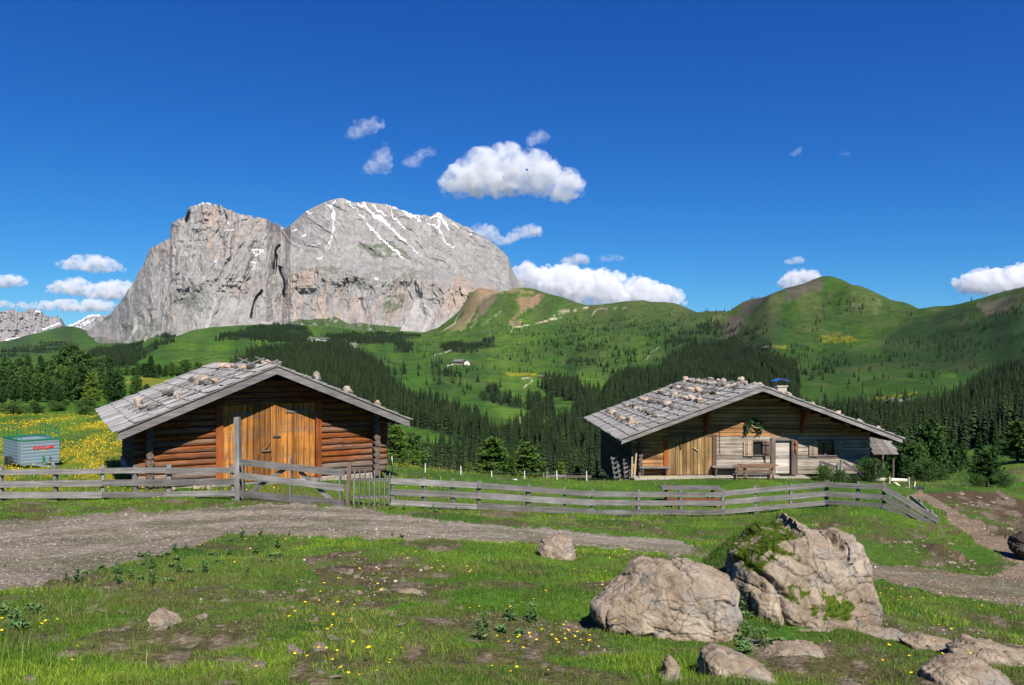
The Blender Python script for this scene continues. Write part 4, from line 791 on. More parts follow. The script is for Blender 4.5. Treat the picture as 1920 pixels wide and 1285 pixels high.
def roof_slope(root, side, hw, drop, ytip, L, courses, bw, th, mat, seed, over=0.07):
    """shingled slope seen from above: courses of separate boards. local x runs down the slope"""
    r = random.Random(seed); m = MB(); sl = math.hypot(hw, drop); ex = sl/courses
    for c in range(courses):
        x0 = sl-(c+1)*ex; x1 = sl-c*ex+0.10+(over if c == 0 else 0)
        y = 0.0
        while y < L:
            w = min(bw*r.uniform(.75, 1.3), L-y); 
            if w < .05: break
            dx = r.uniform(-.03, .05); z = 0.012+r.uniform(0, .02)
            a = x1+dx; b = max(x0-.05, 0.0); g = r.uniform(.004, .016)
            p = [(b, y+g, z), (a, y+g, z+.06), (a, y+w-g, z+.06+r.uniform(-.008, .008)), (b, y+w-g, z)]
            m.prism([(q[0], q[1], q[2]+th*0.2) for q in p], (0, 0, th)); y += w
    o = m.build('shingles', mat, root)
    a = math.atan2(drop, hw)
    # local frame: x down-slope, y back, z normal
    o.location = (0, ytip, 0)
    o.rotation_euler = (0, a, 0) if side > 0 else (0, -a, 0)
    if side < 0: o.scale = (-1, 1, 1)
    return o
# ---------------------------------------------------------------- the log barn on the left
TH = R(30); BO = (-9.54, 31.04); BZ = -5.05
barn = empty('log_barn', (BO[0], BO[1], BZ), TH)
tag(barn, 'orange-brown log barn with stones on its low shingle roof, behind the farm gate', 'barn')
HW, DROP, RZ, OV, LEN = 5.40, 2.26, 4.66, 1.2, 13.4        # half width to the rake tip, drop, ridge height, overhang, roof length
PIT = DROP/HW
rb = random.Random(4)
def roof_z(x, rz=RZ, p=PIT): return rz-abs(x)*p
# gable wall of logs, with the doorway left open
m = MB(); LR = 0.135; z = 0.32; k = 0; XC = 4.32
while z < RZ-0.42:
    xm = min(XC+(0.5 if z < 2.75 else 0.42), (RZ-0.22-z)/PIT); segs = []
    if z < 3.1: segs = [(-xm-rb.uniform(0, .07), -1.88), (1.93, xm+rb.uniform(0, .07))]
    else: segs = [(-xm, xm)]
    for a, b in segs:
        if z < 0.75:
            MB().tube((a, 0, z), (b, 0, z), LR*rb.uniform(.96, 1.06), None, 12, 14, 0.008, 0.05, rb).build('weathered_log', M_LOGG, barn, smooth=True); continue
        m.tube((a, rb.uniform(-.02, .02), z), (b, rb.uniform(-.02, .02), z), LR*rb.uniform(.96, 1.06), None, 12, 14, 0.008, 0.05, rb)
    z += 0.246; k += 1
w = m.build('log_wall', M_LOG, barn, smooth=True)
# side walls and back wall
for sx, nm in ((-1, 'side_wall'), (1, 'side_wall')):
    m = MB(); me_ = MB(); z = 0.20
    while z < roof_z(XC)-0.12:
        y0 = -0.40+rb.uniform(-.08, .05)
        m.tube((sx*XC, -0.16, z), (sx*XC, 12.0, z), LR, None, 10, 8, 0.01, 0.05, rb)
        me_.tube((sx*XC, y0, z), (sx*XC, -0.16, z), LR*rb.uniform(.9, 1.12), None, 10, 1, 0, 0.06, rb); z += 0.246
    m.build('side_wall', M_LOGD, barn, smooth=True); me_.build('log_ends', M_LOGE, barn)
MB().box(-XC-.1, XC+.1, 11.85, 12.0, 0, 2.9).prism([(-XC-.1, 11.86, 2.9), (XC+.1, 11.86, 2.9), (0, 11.86, RZ-.2)], (0, .12, 0)).build('back_wall', M_LOGD, barn)
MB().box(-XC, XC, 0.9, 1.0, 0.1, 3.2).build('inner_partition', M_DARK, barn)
# foundation of rough stones and sill beam
fs = MB()
fs.box(-XC-.15, -1.95, -.1, .25, -.5, .17).box(1.95, XC+.15, -.1, .25, -.5, .17).box(-XC-.2, -XC+.1, .25, 11.9, -.6, .12).box(XC-.1, XC+.2, .25, 11.9, -.6, .12)
fs.build('stone_base', M_FND, barn, bevel=.04)
MB().box(-2.05, 2.1, -.16, .15, -.3, .16).build('threshold', M_GX, barn, bevel=.02)
# door: frame posts, two leaves of upright boards, battens, hinges, latch
MB().box(-2.02, -1.76, -.17, .12, .16, 3.22).build('door_post', M_DOORP, barn, bevel=.01)
MB().box(1.80, 2.04, -.17, .12, .16, 3.22).build('door_post', M_DOORP, barn, bevel=.01)
MB().box(-2.02, 2.04, -.15, .12, 3.22, 3.42).build('lintel', M_LOG, barn, bevel=.03)
for a, b, top in ((-1.76, -0.62, 3.2), (-0.61, 0.02, 3.2), (0.03, 1.79, 3.2)):
    m = MB(); x = a; nb_ = max(2, round((b-a)/.215)); wd = (b-a)/nb_
    for i in range(nb_): m.box(a+i*wd+.009, a+(i+1)*wd-.009, -.06-rb.uniform(0, .012), -.02, .18+rb.uniform(0, .03), top-rb.uniform(0, .03))
    leaf = m.build('door_leaf', M_DOOR, barn)
    if a < -1: MB().box(-1.42, -.70, -.10, -.073, 2.78, 2.86).build('batten', M_GX, leaf)
    elif b > 1:
        MB().box(.62, 1.66, -.10, -.073, 2.80, 2.88).build('batten', M_GX, leaf)
        MB().box(.12, .42, -.12, -.073, 1.86, 1.92).build('bolt', M_IRON, leaf)
    else:
        h = MB().tube((-.30, -.10, 1.40), (-.12, -.12, 1.48), .025, .02, 6).tube((-.12, -.12, 1.48), (.02, -.10, 1.75), .02, .03, 6).box(-.32, .06, -.13, -.073, 1.32, 1.40); h.build('latch', M_TBL, leaf)
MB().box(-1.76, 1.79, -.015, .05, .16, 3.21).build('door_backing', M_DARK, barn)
for x in (-1.77, 1.80): MB().box(x-.02, x+.03, -.20, -.171, 2.55, 2.85).tube((x, -.21, 2.7), (x+.06, -.21, 2.7), .02).build('hinge', M_IRON, barn)
# roof: deck, shingles, rake boards, purlins, rafters
def roof(root, hw_l, drop_l, hw_r, drop_r, rz, ov, ln, mats, courses, bw, rake_h, seed, barge=M_GX):
    th = 0.05
    pl, pr = math.atan2(drop_l, hw_l), math.atan2(drop_r, hw_r)
    for sd, hw, dr in ((-1, hw_l, drop_l), (1, hw_r, drop_r)):
        o = roof_slope(root, sd, hw, dr, -ov, ln, courses, bw, .028, mats, seed+sd)
        o.location.z = rz+.012
        nx, nz = dr/math.hypot(hw, dr)*sd, hw/math.hypot(hw, dr)
        m = MB(); m.prism([(0, -ov+.03, rz-.06), (sd*hw, -ov+.03, rz-dr-.06), (sd*hw, -ov+.03, rz-dr), (0, -ov+.03, rz)], (0, ln-.06, 0)); d = m.build('roof_deck', M_LOGD, root)
        # rake (barge) boards front and back, two stepped boards
        for yy, ty in ((-ov-.05, 'front'), (-ov+ln-.02, 'back')):
            m = MB(); m.prism([(0, yy, rz-.03), (sd*hw, yy, rz-dr-.03), (sd*hw*1.006, yy, rz-dr-.03-rake_h), (0, yy, rz-.03-rake_h)], (0, .06, 0))
            b = m.build('rake_board', barge, root, bevel=.006)
            m = MB(); m.prism([(0, yy-.035, rz+.055), (sd*hw*1.01, yy-.035, rz-dr+.055), (sd*hw*1.01, yy-.035, rz-dr-.0), (0, yy-.035, rz-.0)], (0, .16, 0)); m.build('rake_cap', barge, root, bevel=.006)
    m = MB()
    for k in range(7):
        f = (k-3)/3.25; x = f*(hw_l if f < 0 else hw_r); dr = (drop_l if f < 0 else drop_r)*abs(f)
        pu = MB().tube((x, -ov+.12, rz-dr-.22), (x, ln-ov-.2, rz-dr-.22), .12, .12, 10, 6, .004, .03, rb); pu.build('purlin', M_LOGD, root, smooth=True)
        MB().tube((x, -ov+.10, rz-dr-.22), (x, -ov+.125, rz-dr-.22), .115, .115, 10).build('purlin_end', M_GX, root)
roof(barn, HW, DROP, HW, DROP, RZ, OV, LEN, M_SH, 9, .31, .27, 50)
def on_slope(sd, s, y, hw, dr, rz, ov, h=0.0):
    """point on a slope: s metres down from the ridge, y metres back from the front tip"""
    sl = math.hypot(hw, dr); x = sd*s*hw/sl; z = rz-s*dr/sl; n = Vector((sd*dr/sl, 0, hw/sl))
    return Vector((x, -ov+y, z+.06))+n*h
def poles_stones(root, hw, dr, rz, ov, rows, tagf, seed, pole_mat, world, avgs, polelen=1.5):
    r = random.Random(seed); pit = math.atan2(dr, hw)
    for ri, (sd, s, y0, y1, n, grey) in enumerate(rows):
        for i in range(n):
            y = y0+(y1-y0)*(i+.5)/n+r.uniform(-.08, .08); size = avgs*r.uniform(.7, 1.3)
            me = r.choice(RSG) if r.random() < grey else r.choice(RS)
            p = world@on_slope(sd, s+r.uniform(-.10, .10), y, hw, dr, rz, ov, size*.44)
            o = bpy.data.objects.new('roof_stone', me); o.location = p; o.scale = (size, size*r.uniform(.8, 1.2), size*r.uniform(.85, 1.35))
            o.rotation_euler = (r.uniform(-.3, .3), sd*pit+r.uniform(-.2, .2), r.uniform(0, 6.28)); link(o); lab, grp = tagf(ri, i, o); tag(o, lab, 'stone', grp)
BW_ = Matrix.Translation((BO[0], BO[1], BZ))@Matrix.Rotation(TH, 4, 'Z')
BR = [(-1, 4.55, 1.3, 6.2, 4, .15), (-1, 3.35, 1.8, 7.2, 5, .3), (-1, 2.05, 1.2, 7.6, 6, .2), (-1, .62, 1.2, 8.6, 6, .2), (1, .35, 1.2, 4.2, 2, .5)]
BL = ['lowest row on the left log barn roof', 'second row up on the left log barn roof', 'third row up on the left log barn roof', 'top row below the ridge of the log barn roof', 'ridge end of the log barn roof', 'upper right slope of the log barn roof', 'middle of the right slope of the log barn roof', 'low right slope of the log barn roof']
poles_stones(barn, HW, DROP, RZ, OV, BR, lambda a, i, o: ('rough stone in the '+BL[a] if a < 4 else 'rough stone weighting the '+BL[a], 'stones in the '+BL[a]), 9, M_GX, BW_, .29)
for s, y, sz, lab in ((1.75, .45, .36, 'orange brown stone nearest the ridge on the right log barn roof edge'), (3.15, .5, .32, 'rusty stone in the middle of the right log barn roof edge'), (4.5, .45, .30, 'pale stone nearest the eave on the right log barn roof edge')):
    p = BW_@on_slope(1, s, y, HW, DROP, RZ, OV, sz*.4); o = bpy.data.objects.new('roof_stone', rr.choice(RS)); o.location = p; o.scale = (sz, sz*.9, sz*1.1); o.rotation_euler = (.1, .35, rr.uniform(0, 6)); link(o); tag(o, lab, 'stone')
# slender weight poles lying up the slope under each row of stones
r9 = random.Random(3)
for s in (4.5, 3.3, 2.0, .75):
    for i in range(5):
        y = 1.3+i*1.5+r9.uniform(-.2, .2); a = on_slope(-1, s+.55+r9.uniform(-.1, .1), y, HW, DROP, RZ, OV, .07); b = on_slope(-1, max(s-.75+r9.uniform(-.15, .15), -.45), y+r9.uniform(-.1, .1), HW, DROP, RZ, OV, .10)
        if s < 1 and i % 2 == 0: b = on_slope(-1, -0.35-r9.uniform(0, .3), y+.05, HW, DROP, RZ, OV, .02)
        MB().beam(a, b, .075, .045).build('weight_pole', M_GY, barn)
for i in range(2):
    y = 1.0+i*3.9; MB().beam(on_slope(1, .8, y, HW, DROP, RZ, OV, .06), on_slope(1, -.45-r9.uniform(0, .2), y+.1, HW, DROP, RZ, OV, .06), .08, .05).build('weight_pole', M_GY, barn)
# stones and planks lying at the foot of the wall
for i, (x, y, s, lab) in enumerate(((-3.6, -.75, .22, 'pale round stone by the log ends at the left corner of the log barn'), (-.2+-2.6, -.6, .17, 'pinkish block at the foot of the log wall left of the barn door'), (-2.35, -.7, .27, 'flat pale stone beside the left door post of the log barn'), (3.0, -.5, .17, 'round yellowish stone lying on the sill right of the barn door'))):
    p = BW_@Vector((x, y, .05)); o = bpy.data.objects.new('loose_stone', RS[i]); o.location = (p.x, p.y, gz_at(p.x, p.y)+s*.3); o.scale = (s,)*3; o.rotation_euler = (0, 0, i); link(o); tag(o, lab, 'stone')
# ---------------------------------------------------------------- the cabin on the right
CT = R(2); CO = (12.644, 41.6); CZ = -6.24
cab = empty('timber_cabin', (CO[0], CO[1], CZ), CT)
tag(cab, 'long timber cabin with stone rows on its roof and a blue capped chimney', 'cabin')
CH, CD, CR, COV, CL = 7.18, 2.66, 4.69, 1.6, 14.0; CP = CD/CH; XL, XR = -6.35, 6.30; DEPTH = 11.2
rc = random.Random(8)
def fz(py): return (890-py)*0.0281
def fx(px, y=0):
    u = (px-CX)/F; return (u*(CO[1]+y)-CO[0])/(1-0.035*u)
# facade boards: horizontal, built around the openings
OPEN = [(fx(1250), fx(1340), 0, fz(816)), (fx(1411), fx(1430), fz(854), fz(827)), (fx(1450), fx(1484), 0, fz(826)), (fx(1531), fx(1563), fz(855), fz(828))]
m = MB(); mo_ = MB(); mu = MB(); z = 0.02
while z < CR-.25:
    z1 = z+.2; zm = (z+z1)/2; xa, xb = max(XL, -(CR-.12-z1)/CP), min(XR, (CR-.12-z1)/CP)
    if xb-xa < .3: break
    cuts = sorted((a, b) for a, b, c, d in OPEN if c < zm < d); x = xa; segs = []
    for a, b in cuts: segs.append((x, a)); x = b
    segs.append((x, xb))
    for a, b in segs:
        if b-a < .05: continue
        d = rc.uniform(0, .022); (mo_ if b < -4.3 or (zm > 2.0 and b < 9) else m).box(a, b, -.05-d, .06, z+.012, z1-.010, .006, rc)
    z = z1
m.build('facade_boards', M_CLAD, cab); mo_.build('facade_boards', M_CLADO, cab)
# dark room behind the openings and the house body
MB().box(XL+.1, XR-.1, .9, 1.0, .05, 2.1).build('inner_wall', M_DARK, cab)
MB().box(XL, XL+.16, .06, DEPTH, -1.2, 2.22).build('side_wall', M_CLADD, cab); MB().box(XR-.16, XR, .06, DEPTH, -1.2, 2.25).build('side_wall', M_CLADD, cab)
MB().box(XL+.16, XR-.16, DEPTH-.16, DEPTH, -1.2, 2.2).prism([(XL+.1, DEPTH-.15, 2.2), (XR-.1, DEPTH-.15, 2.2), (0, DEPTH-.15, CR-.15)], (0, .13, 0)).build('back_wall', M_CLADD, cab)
le = MB()
for i in range(7): le.tube((XL+.12+.25, -.02, .15+i*.24), (XL+.12+.25, -.42-rc.uniform(0, .08), .15+i*.24), .12, .12, 9)
le.build('log_ends', M_LOGE, cab)
# big plank door on the left
m = MB(); a, b = fx(1252), fx(1334); n = 12
for i in range(n): m.box(a+(b-a)*i/n+.012, a+(b-a)*(i+1)/n-.012, -.11-rc.uniform(0, .012), -.06, .03, fz(818)-rc.uniform(0, .02))
bd = m.build('plank_door', M_CDOOR, cab)
MB().beam((fx(1298), -.16, fz(838)), (fx(1308), -.16, fz(845)), .05, .06).build('handle', M_PALE, bd); MB().tube((fx(1274), -.16, fz(831)), (fx(1275.5), -.16, fz(840)), .03, .05, 7).build('hook', M_TBL, bd)
MB().box(fx(1244), fx(1252), -.14, 0, 0, fz(818)).build('door_post', M_DOORP, cab, bevel=.01); MB().box(fx(1334.5), fx(1342.5), -.14, 0, 0, fz(814)).build('door_post', M_TBL, cab, bevel=.01); MB().box(fx(1252), fx(1334.5), -.13, 0, fz(818), fz(814)).build('lintel', M_TBL, cab)
MB().box(fx(1348), fx(1349.3), -.10, -.07, fz(850), fz(804)).build('board_seam', M_TBL, cab)
# windows
def window(x0, x1, z0, z1, sl, sr, mull):
    fr = MB(); fr.box(x0-.03, x1+.03, -.10, .1, z1, z1+.08).box(x0-.06, x1+.06, -.13, .1, z0-.07, z0).box(x0-.045, x0, -.09, .1, z0, z1).box(x1, x1+.045, -.09, .1, z0, z1)
    if mull: fr.box((x0+x1)/2-.05, (x0+x1)/2+.05, -.05, .06, z0, z1)
    f = fr.build('window_frame', M_POSTC, cab, bevel=.008)
    g = MB().box(x0, x1, .03, .04, z0, z1).build('window_pane', M_GLASS, f)
    for (a, b, ang, hx) in (sl, sr):
        wd = b-a; s = MB(); k = 5
        for i in range(k): s.box(wd*i/k+.003, wd*(i+1)/k-.003, -.02, .012, 0, z1-z0+.1)
        s.box(.02, wd-.02, -.04, -.02, .12, .2).box(.02, wd-.02, -.04, -.02, z1-z0-.1, z1-z0-.02)
        o = s.build('shutter', M_SHUT, cab); o.location = (a, -.12, z0-.05); o.rotation_euler = (0, 0, ang)
M_GLASS = NT('window_glass', 0.08, 0.6); M_GLASS.color((0.015, 0.018, 0.02)); M_GLASS = M_GLASS.m
window(fx(1411), fx(1428), fz(853), fz(828), (fx(1392.5), fx(1410), R(-4), 0), (fx(1429.5), fx(1429.5)+.42, R(-52), 0), False)
window(fx(1532), fx(1562), fz(854), fz(829), (fx(1515.5), fx(1531), R(-4), 0), (fx(1563), fx(1579), R(3), 0), True)
# pale door with its two heavy posts
m = MB()
for i in range(9): m.box(fx(1452.5), fx(1481), .02-rc.uniform(0, .008), .06, .05+i*.19, .05+(i+1)*.19-.006)
pd = m.build('pale_door', M_WHITE, cab); MB().tube((fx(1454), -.02, fz(857)), (fx(1454), -.09, fz(857)), .02).box(fx(1453.5), fx(1456), -.1, -.08, fz(858), fz(856.5)).build('handle', M_IRON, pd)
MB().box(fx(1444), fx(1452.5), -.16, .1, 0, fz(820)).build('door_post', M_POSTC, cab, bevel=.015); MB().box(fx(1482), fx(1494), -.16, .1, 0, fz(822)).build('door_post', M_POSTC, cab, bevel=.015)
MB().box(fx(1452.5), fx(1482), -.12, .1, fz(826), fz(820.5)).build('lintel', M_POSTC, cab)
# diagonal brackets under the eaves
for px, pz0, pz1 in ((1322, 815, 772), (1503, 812, 768)):
    x = fx(px); MB().box(x-.09, x+.09, -.16, -.07, fz(pz0), fz(pz1)).beam((x, -.14, fz(pz0-12)), (x, -.95, fz(pz1-3)), .14, .14).build('bracket', M_DOORP, cab)
roof(cab, CH, CD, CH, CD, CR, COV, CL, M_SHC, 14, .24, .20, 70)
m = MB(); m.tube((-CH-.09, -COV-.1, CR-CD-.02), (-CH-.09, CL-COV, CR-CD-.02), .06, .06, 8); m.build('gutter', M_IRON, cab, smooth=True)
MB().tube((CH+.09, -COV-.1, CR-CD-.02), (CH+.09, CL-COV, CR-CD-.02), .06, .06, 8).build('gutter', M_IRON, cab, smooth=True)
# chimney with blue sheet cap
cx_, cy_ = 2.75, 3.2; zt_ = CR-CD*cx_/CH+.2
ch = MB().box(cx_-.26, cx_+.26, cy_-.26, cy_+.26, zt_-.8, zt_+.62).box(cx_-.31, cx_+.31, cy_-.31, cy_+.31, zt_+.62, zt_+.70).build('chimney', flat_mat('chimney_plaster', (0.42, 0.37, 0.31), .95, var=.2), cab, bevel=.01)
for a, b in ((-1, -1), (1, -1), (-1, 1), (1, 1)): MB().tube((cx_+a*.25, cy_+b*.25, zt_+.70), (cx_+a*.3, cy_+b*.3, zt_+.93), .018).build('cap_leg', M_IRON, ch)
capm = MB(); P = []
for i in range(9):
    t = -1+i/4; P.append((cx_+t*.42, zt_+.92+.15*(1-t*t)))
for (xa, za), (xb, zb) in zip(P[:-1], P[1:]): capm.prism([(xa, cy_-.42, za), (xb, cy_-.42, zb), (xb, cy_-.42, zb+.02), (xa, cy_-.42, za+.02)], (0, .84, 0))
capm.build('chimney_cap', flat_mat('blue_sheet', (0.03, 0.12, 0.42), .45, .2, .15), ch)
CW = Matrix.Translation((CO[0], CO[1], CZ))@Matrix.Rotation(CT, 4, 'Z')
RW = [(-1, 6.35, 1.2, 12.6, 9, .3), (-1, 5.15, 1.5, 12.8, 11, .45), (-1, 3.95, 1.5, 13, 12, .45), (-1, 2.75, 1.4, 13, 12, .35), (-1, 1.75, 1.6, 13, 12, .3), (-1, .7, 1.3, 13, 13, .3), (-1, .15, 1.2, 9, 6, .3), (1, .35, 1, 3.2, 3, .2)]
CLB = ['lowest stone row on the cabin roof', 'second stone row up on the cabin roof', 'third stone row up on the cabin roof', 'fourth stone row up on the cabin roof', 'fifth stone row up on the cabin roof', 'sixth stone row up on the cabin roof', 'stone row along the ridge of the cabin roof', 'front end of the cabin roof ridge']
poles_stones(cab, CH, CD, CR, COV, RW, lambda a, i, o: ('fist shaped stone in the '+CLB[a] if a < 7 else 'flat pale stone at the '+CLB[a], 'stones of the '+CLB[a]), 19, M_GX, CW, .26)
for s, y, sz, lab in ((2.0, 1.5, .30, 'long orange stone beside the cabin chimney'), (3.45, 1.6, .24, 'orange stone just below the cabin chimney'), (4.75, 1.4, .30, 'upright yellow stone halfway down the right cabin roof slope'), (5.35, 2.2, .16, 'smallest stone on the right cabin roof slope'), (5.95, 1.4, .28, 'pale shield shaped stone on the right cabin roof slope'), (6.6, 2.2, .2, 'brownish stone second from the right eave of the cabin'), (7.15, 1.6, .24, 'brown stone nearest the right eave of the cabin')):
    p = CW@on_slope(1, s, y, CH, CD, CR, COV, sz*.45); o = bpy.data.objects.new('roof_stone', rr.choice(RS)); o.location = p; o.scale = (sz, sz, sz*1.25); o.rotation_euler = (.2, .3, rr.uniform(0, 6)); link(o); tag(o, lab, 'stone')
r10 = random.Random(5)
for s in (6.2, 5.0, 3.8, 2.6, 1.6, .6):
    for i in range(7):
        y = 1.4+i*1.7+r10.uniform(-.2, .2); MB().beam(on_slope(-1, s+.45, y, CH, CD, CR, COV, .06), on_slope(-1, max(s-.6, -.4 if s < 1 else 0), y+.05, CH, CD, CR, COV, .08), .06, .04).build('weight_pole', M_GY, cab)
# terrace slab
ter = MB().box(XL-.1, fx(1503), -1.15, -.12, -.35, 0.0).build('terrace', M_CONC, None, bevel=.02); ter.location = (CO[0], CO[1], CZ); ter.rotation_euler = (0, 0, CT); tag(ter, 'low grey stone terrace in front of the cabin facade', 'terrace')
mp_ = MB().box(XL+.2, fx(1275), -1.05, -.45, .005, .035, 0).build('floor_planks', M_PALE, None); mp_.location = (CO[0], CO[1], CZ); mp_.rotation_euler = (0, 0, CT); tag(mp_, 'pale new planks lying on the terrace in front of the wall bench', 'planks')
def place(o, x, y, z=0.0, rz=0.0):
    p = CW@Vector((x, y, z)); o.location = p; o.rotation_euler = (0, 0, CT+rz)
# wall benches
bn = empty('wall_bench', (0, 0, 0)); place(bn, fx(1224), -.38); tag(bn, 'grey wall bench left of the big plank door of the cabin', 'bench')
MB().box(-.82, .82, -.2, .22, .42, .48).build('seat', M_GX, bn, bevel=.008)
for x in (-.62, .62): MB().prism([(x-.03, -.1, 0), (x-.03, .2, 0), (x-.03, .2, .42), (x-.03, -.16, .42)], (.07, 0, 0)).build('leg', M_POSTC, bn)
b2 = empty('wall_bench', (0, 0, 0)); place(b2, fx(1357), -.4); tag(b2, 'wall bench between the plank door and the cabin window, partly behind the table', 'bench')
MB().box(-.75, .75, -.2, .22, .44, .5).build('seat', M_GX, b2, bevel=.008)
for x in (-.55, .55): MB().prism([(x-.03, -.1, 0), (x-.03, .2, 0), (x-.03, .2, .44), (x-.03, -.16, .44)], (.07, 0, 0)).build('leg', M_POSTC, b2)
# table and garden bench with backrest in front of the window
tb = empty('garden_table', (0, 0, 0)); place(tb, fx(1409), -1.0, 0); tag(tb, 'wooden table between the window and the garden bench', 'table')
m = MB()
for i in range(4): m.box(-.95, .95, -.36+i*.18, -.2+i*.18, .62, .66)
m.build('tabletop', M_TBL, tb)
for x in (-.7, .7): MB().beam((x, -.3, 0), (x, .25, .62), .08, .06, (1, 0, 0)).beam((x, .3, 0), (x, -.25, .62), .08, .06, (1, 0, 0)).build('leg', M_TBL, tb)
gb = empty('garden_bench', (0, 0, 0)); place(gb, fx(1409, -1.9), -1.95, -.12); tag(gb, 'brown garden bench seen from behind, its high rail in front of the table', 'bench')
MB().box(-1.0, 1.0, 0, .35, .40, .44).build('seat', M_GX, gb, bevel=.008)
MB().box(-1.05, 1.05, -.06, -.01, .74, .86).box(-.95, .95, -.055, -.01, .52, .62).build('backrest', M_TBL, gb, bevel=.008)
for x in (-.86, .86): MB().beam((x, -.02, 0), (x, -.02, .9), .1, .07, (1, 0, 0)).build('leg', M_TBL, gb); MB().beam((x, .3, 0), (x, .28, .4), .09, .06, (1, 0, 0)).build('leg', M_TBL, gb)
# doormat
dm = MB().box(-.42, .42, -.2, .2, .003, .02).build('doormat', M_DARK, None); place(dm, fx(1470), -.45); tag(dm, 'dark doormat in front of the pale cabin door', 'doormat')
# steps rail and railings right of the door
rl = empty('step_railing', (0, 0, 0)); place(rl, fx(1530), -1.1, -.1); tag(rl, 'open timber railing of the steps right of the pale door', 'railing')
for (x, y, h) in ((-.38, -.4, 1.0), (.28, -.9, .95), (.72, -.3, 1.05)): MB().box(x-.06, x+.06, y-.06, y+.06, -.3, h).build('post', M_GZ, rl, bevel=.006)
for a, b in (((-.38, -.4, .95), (.28, -.9, .72)), ((-.38, -.4, .4), (.28, -.9, .2)), ((.72, -.3, 1.0), (1.9, -.9, .1)), ((.72, -.3, .45), (1.5, -.8, -.2))): MB().beam(a, b, .05, .13).build('rail', M_GX, rl)
# wreath of leafy branches hanging under the gable with pale antler-like branch
gw = empty('hanging_wreath', (0, 0, 0)); place(gw, fx(1410), -.2, fz(800)); tag(gw, 'green leafy wreath hanging on the gable above the cabin window', 'wreath')
def leaves(n, fn, sz, name, mat, parent, seed=1, loc=None):
    r = random.Random(seed); V = []; Fc = []
    for i in range(n):
        p = Vector(fn(r)); d = Vector((r.gauss(0, 1), r.gauss(0, 1), r.gauss(0, 1)-.4)).normalized(); e = d.orthogonal().normalized(); e.rotate(Matrix.Rotation(r.uniform(0, 6.28), 3, d)); s = sz*r.uniform(.6, 1.3); b = len(V)
        V += [tuple(p), tuple(p+d*s*.5+e*s*.3), tuple(p+d*s), tuple(p+d*s*.5-e*s*.3)]; Fc.append((b, b+1, b+2, b+3))
    me = bpy.data.meshes.new(name); me.from_pydata(V, [], Fc); me.materials.append(mat); o = link(bpy.data.objects.new(name, me), parent)
    if loc: o.location = loc
    return o
M_LEAF = NT('dark_leaf', .55, .35); oi_ = M_LEAF.noise(M_LEAF.coord(), 5, 3); M_LEAF.color(M_LEAF.ramp(oi_, [(.3, (0.015, 0.04, 0.012)), (.7, (0.05, 0.11, 0.03))])); M_LEAF = M_LEAF.m
leaves(420, lambda r: (lambda a: (math.cos(a)*.36+r.gauss(0, .06), r.uniform(-.1, .02), math.sin(a)*.30-r.random()*(.25 if math.sin(a) < .2 else 0)+r.gauss(0, .05)))(r.uniform(-.3, 3.5)), .13, 'foliage', M_LEAF, gw, 4)
MB().tube((-.12, -.08, .1), (.05, -.12, -.02), .03, .02, 6).tube((.05, -.12, -.02), (.28, -.1, -.06), .03, .01, 6).build('antler', M_PALE, gw)
# carved ornament on right door post
cv = MB().tube((0, 0, 0), (0, -.03, .1), .09, .06, 10).tube((0, -.02, -.02), (-.03, -.02, -.3), .02, .05, 6).tube((-.02, -.02, -.32), (.02, -.02, -.55), .05, .02, 6).build('dried_bunch', M_DOORP, None); place(cv, fx(1490), -.19, fz(832)); tag(cv, 'dried flower bunch hanging on the right post of the pale door', 'ornament')
# hay ladder racks leaning at the left corner
for (px, y, lean, ht, lab) in ((1158, -.9, .25, 1.45, 'slatted grey rack leaning at the left corner of the cabin, the front one'), (1176, -.3, .12, 1.3, 'slatted rack leaning behind the front one at the cabin corner')):
    k = empty('hay_rack', (0, 0, 0)); place(k, fx(px, y), y, -.35, R(62)); tag(k, lab, 'rack', 'slatted racks at the cabin corner')
    for x in (-.38, .38): MB().beam((x, 0, 0), (x+.03, lean, ht), .06, .07).build('stile', M_GZ, k)
    for i in range(6): MB().beam((-.48, lean*i/6-.04, .15+i*ht/6), (.5, lean*i/6-.04, .17+i*ht/6), .03, .09).build('slat', M_GX, k)
for i, (px, h) in enumerate(((1180, 1.1), (1184, 1.35))):
    pl_ = MB().beam((0, 0, 0), (.05+.08*i, .15, h), .07, .05).build('leaning_board', M_PALE, None); place(pl_, fx(px), -.7-.1*i, -.05); tag(pl_, ('shorter' if i == 0 else 'taller')+' of two pale boards leaning at the left end of the cabin wall', 'board', 'pale boards at the cabin corner')
# little shed right of the cabin
M_SHD = wood('old_shed_shingle', (0.07, 0.06, 0.055), (0.15, 0.135, 0.125), (0.24, 0.22, 0.205), axis='y', board=0.24, baxis='x')
sh = empty('small_shed', (0, 0, 0)); place(sh, fx(1650, 3.2), 3.2, -.6); tag(sh, 'tiny shed with a slate grey shingle roof right of the cabin', 'shed')
m = MB(); rs_ = random.Random(2)
for c_ in range(6):
    for i in range(6):
        x0 = -.62+i*.24+(.1 if c_ % 2 else 0)+0; y0 = -.75+c_*.3
        m.prism([(x0, y0, 1.28+c_*.19+.03), (x0+.23, y0, 1.28+c_*.19+.03), (x0+.23, y0+.33, 1.30+(c_+1)*.19), (x0, y0+.33, 1.30+(c_+1)*.19)], (0, 0, .03))
m.build('roof', M_SHD, sh)
for x in (-.4, .62):
    for y in (-.5, .7): MB().box(x-.05, x+.05, y-.05, y+.05, -.4, 1.3+(y+.75)*.62).build('post', M_POSTC, sh)
MB().box(-.42, .62, .72, .78, -.4, 2.0).build('back_panel', M_CLADD, sh)
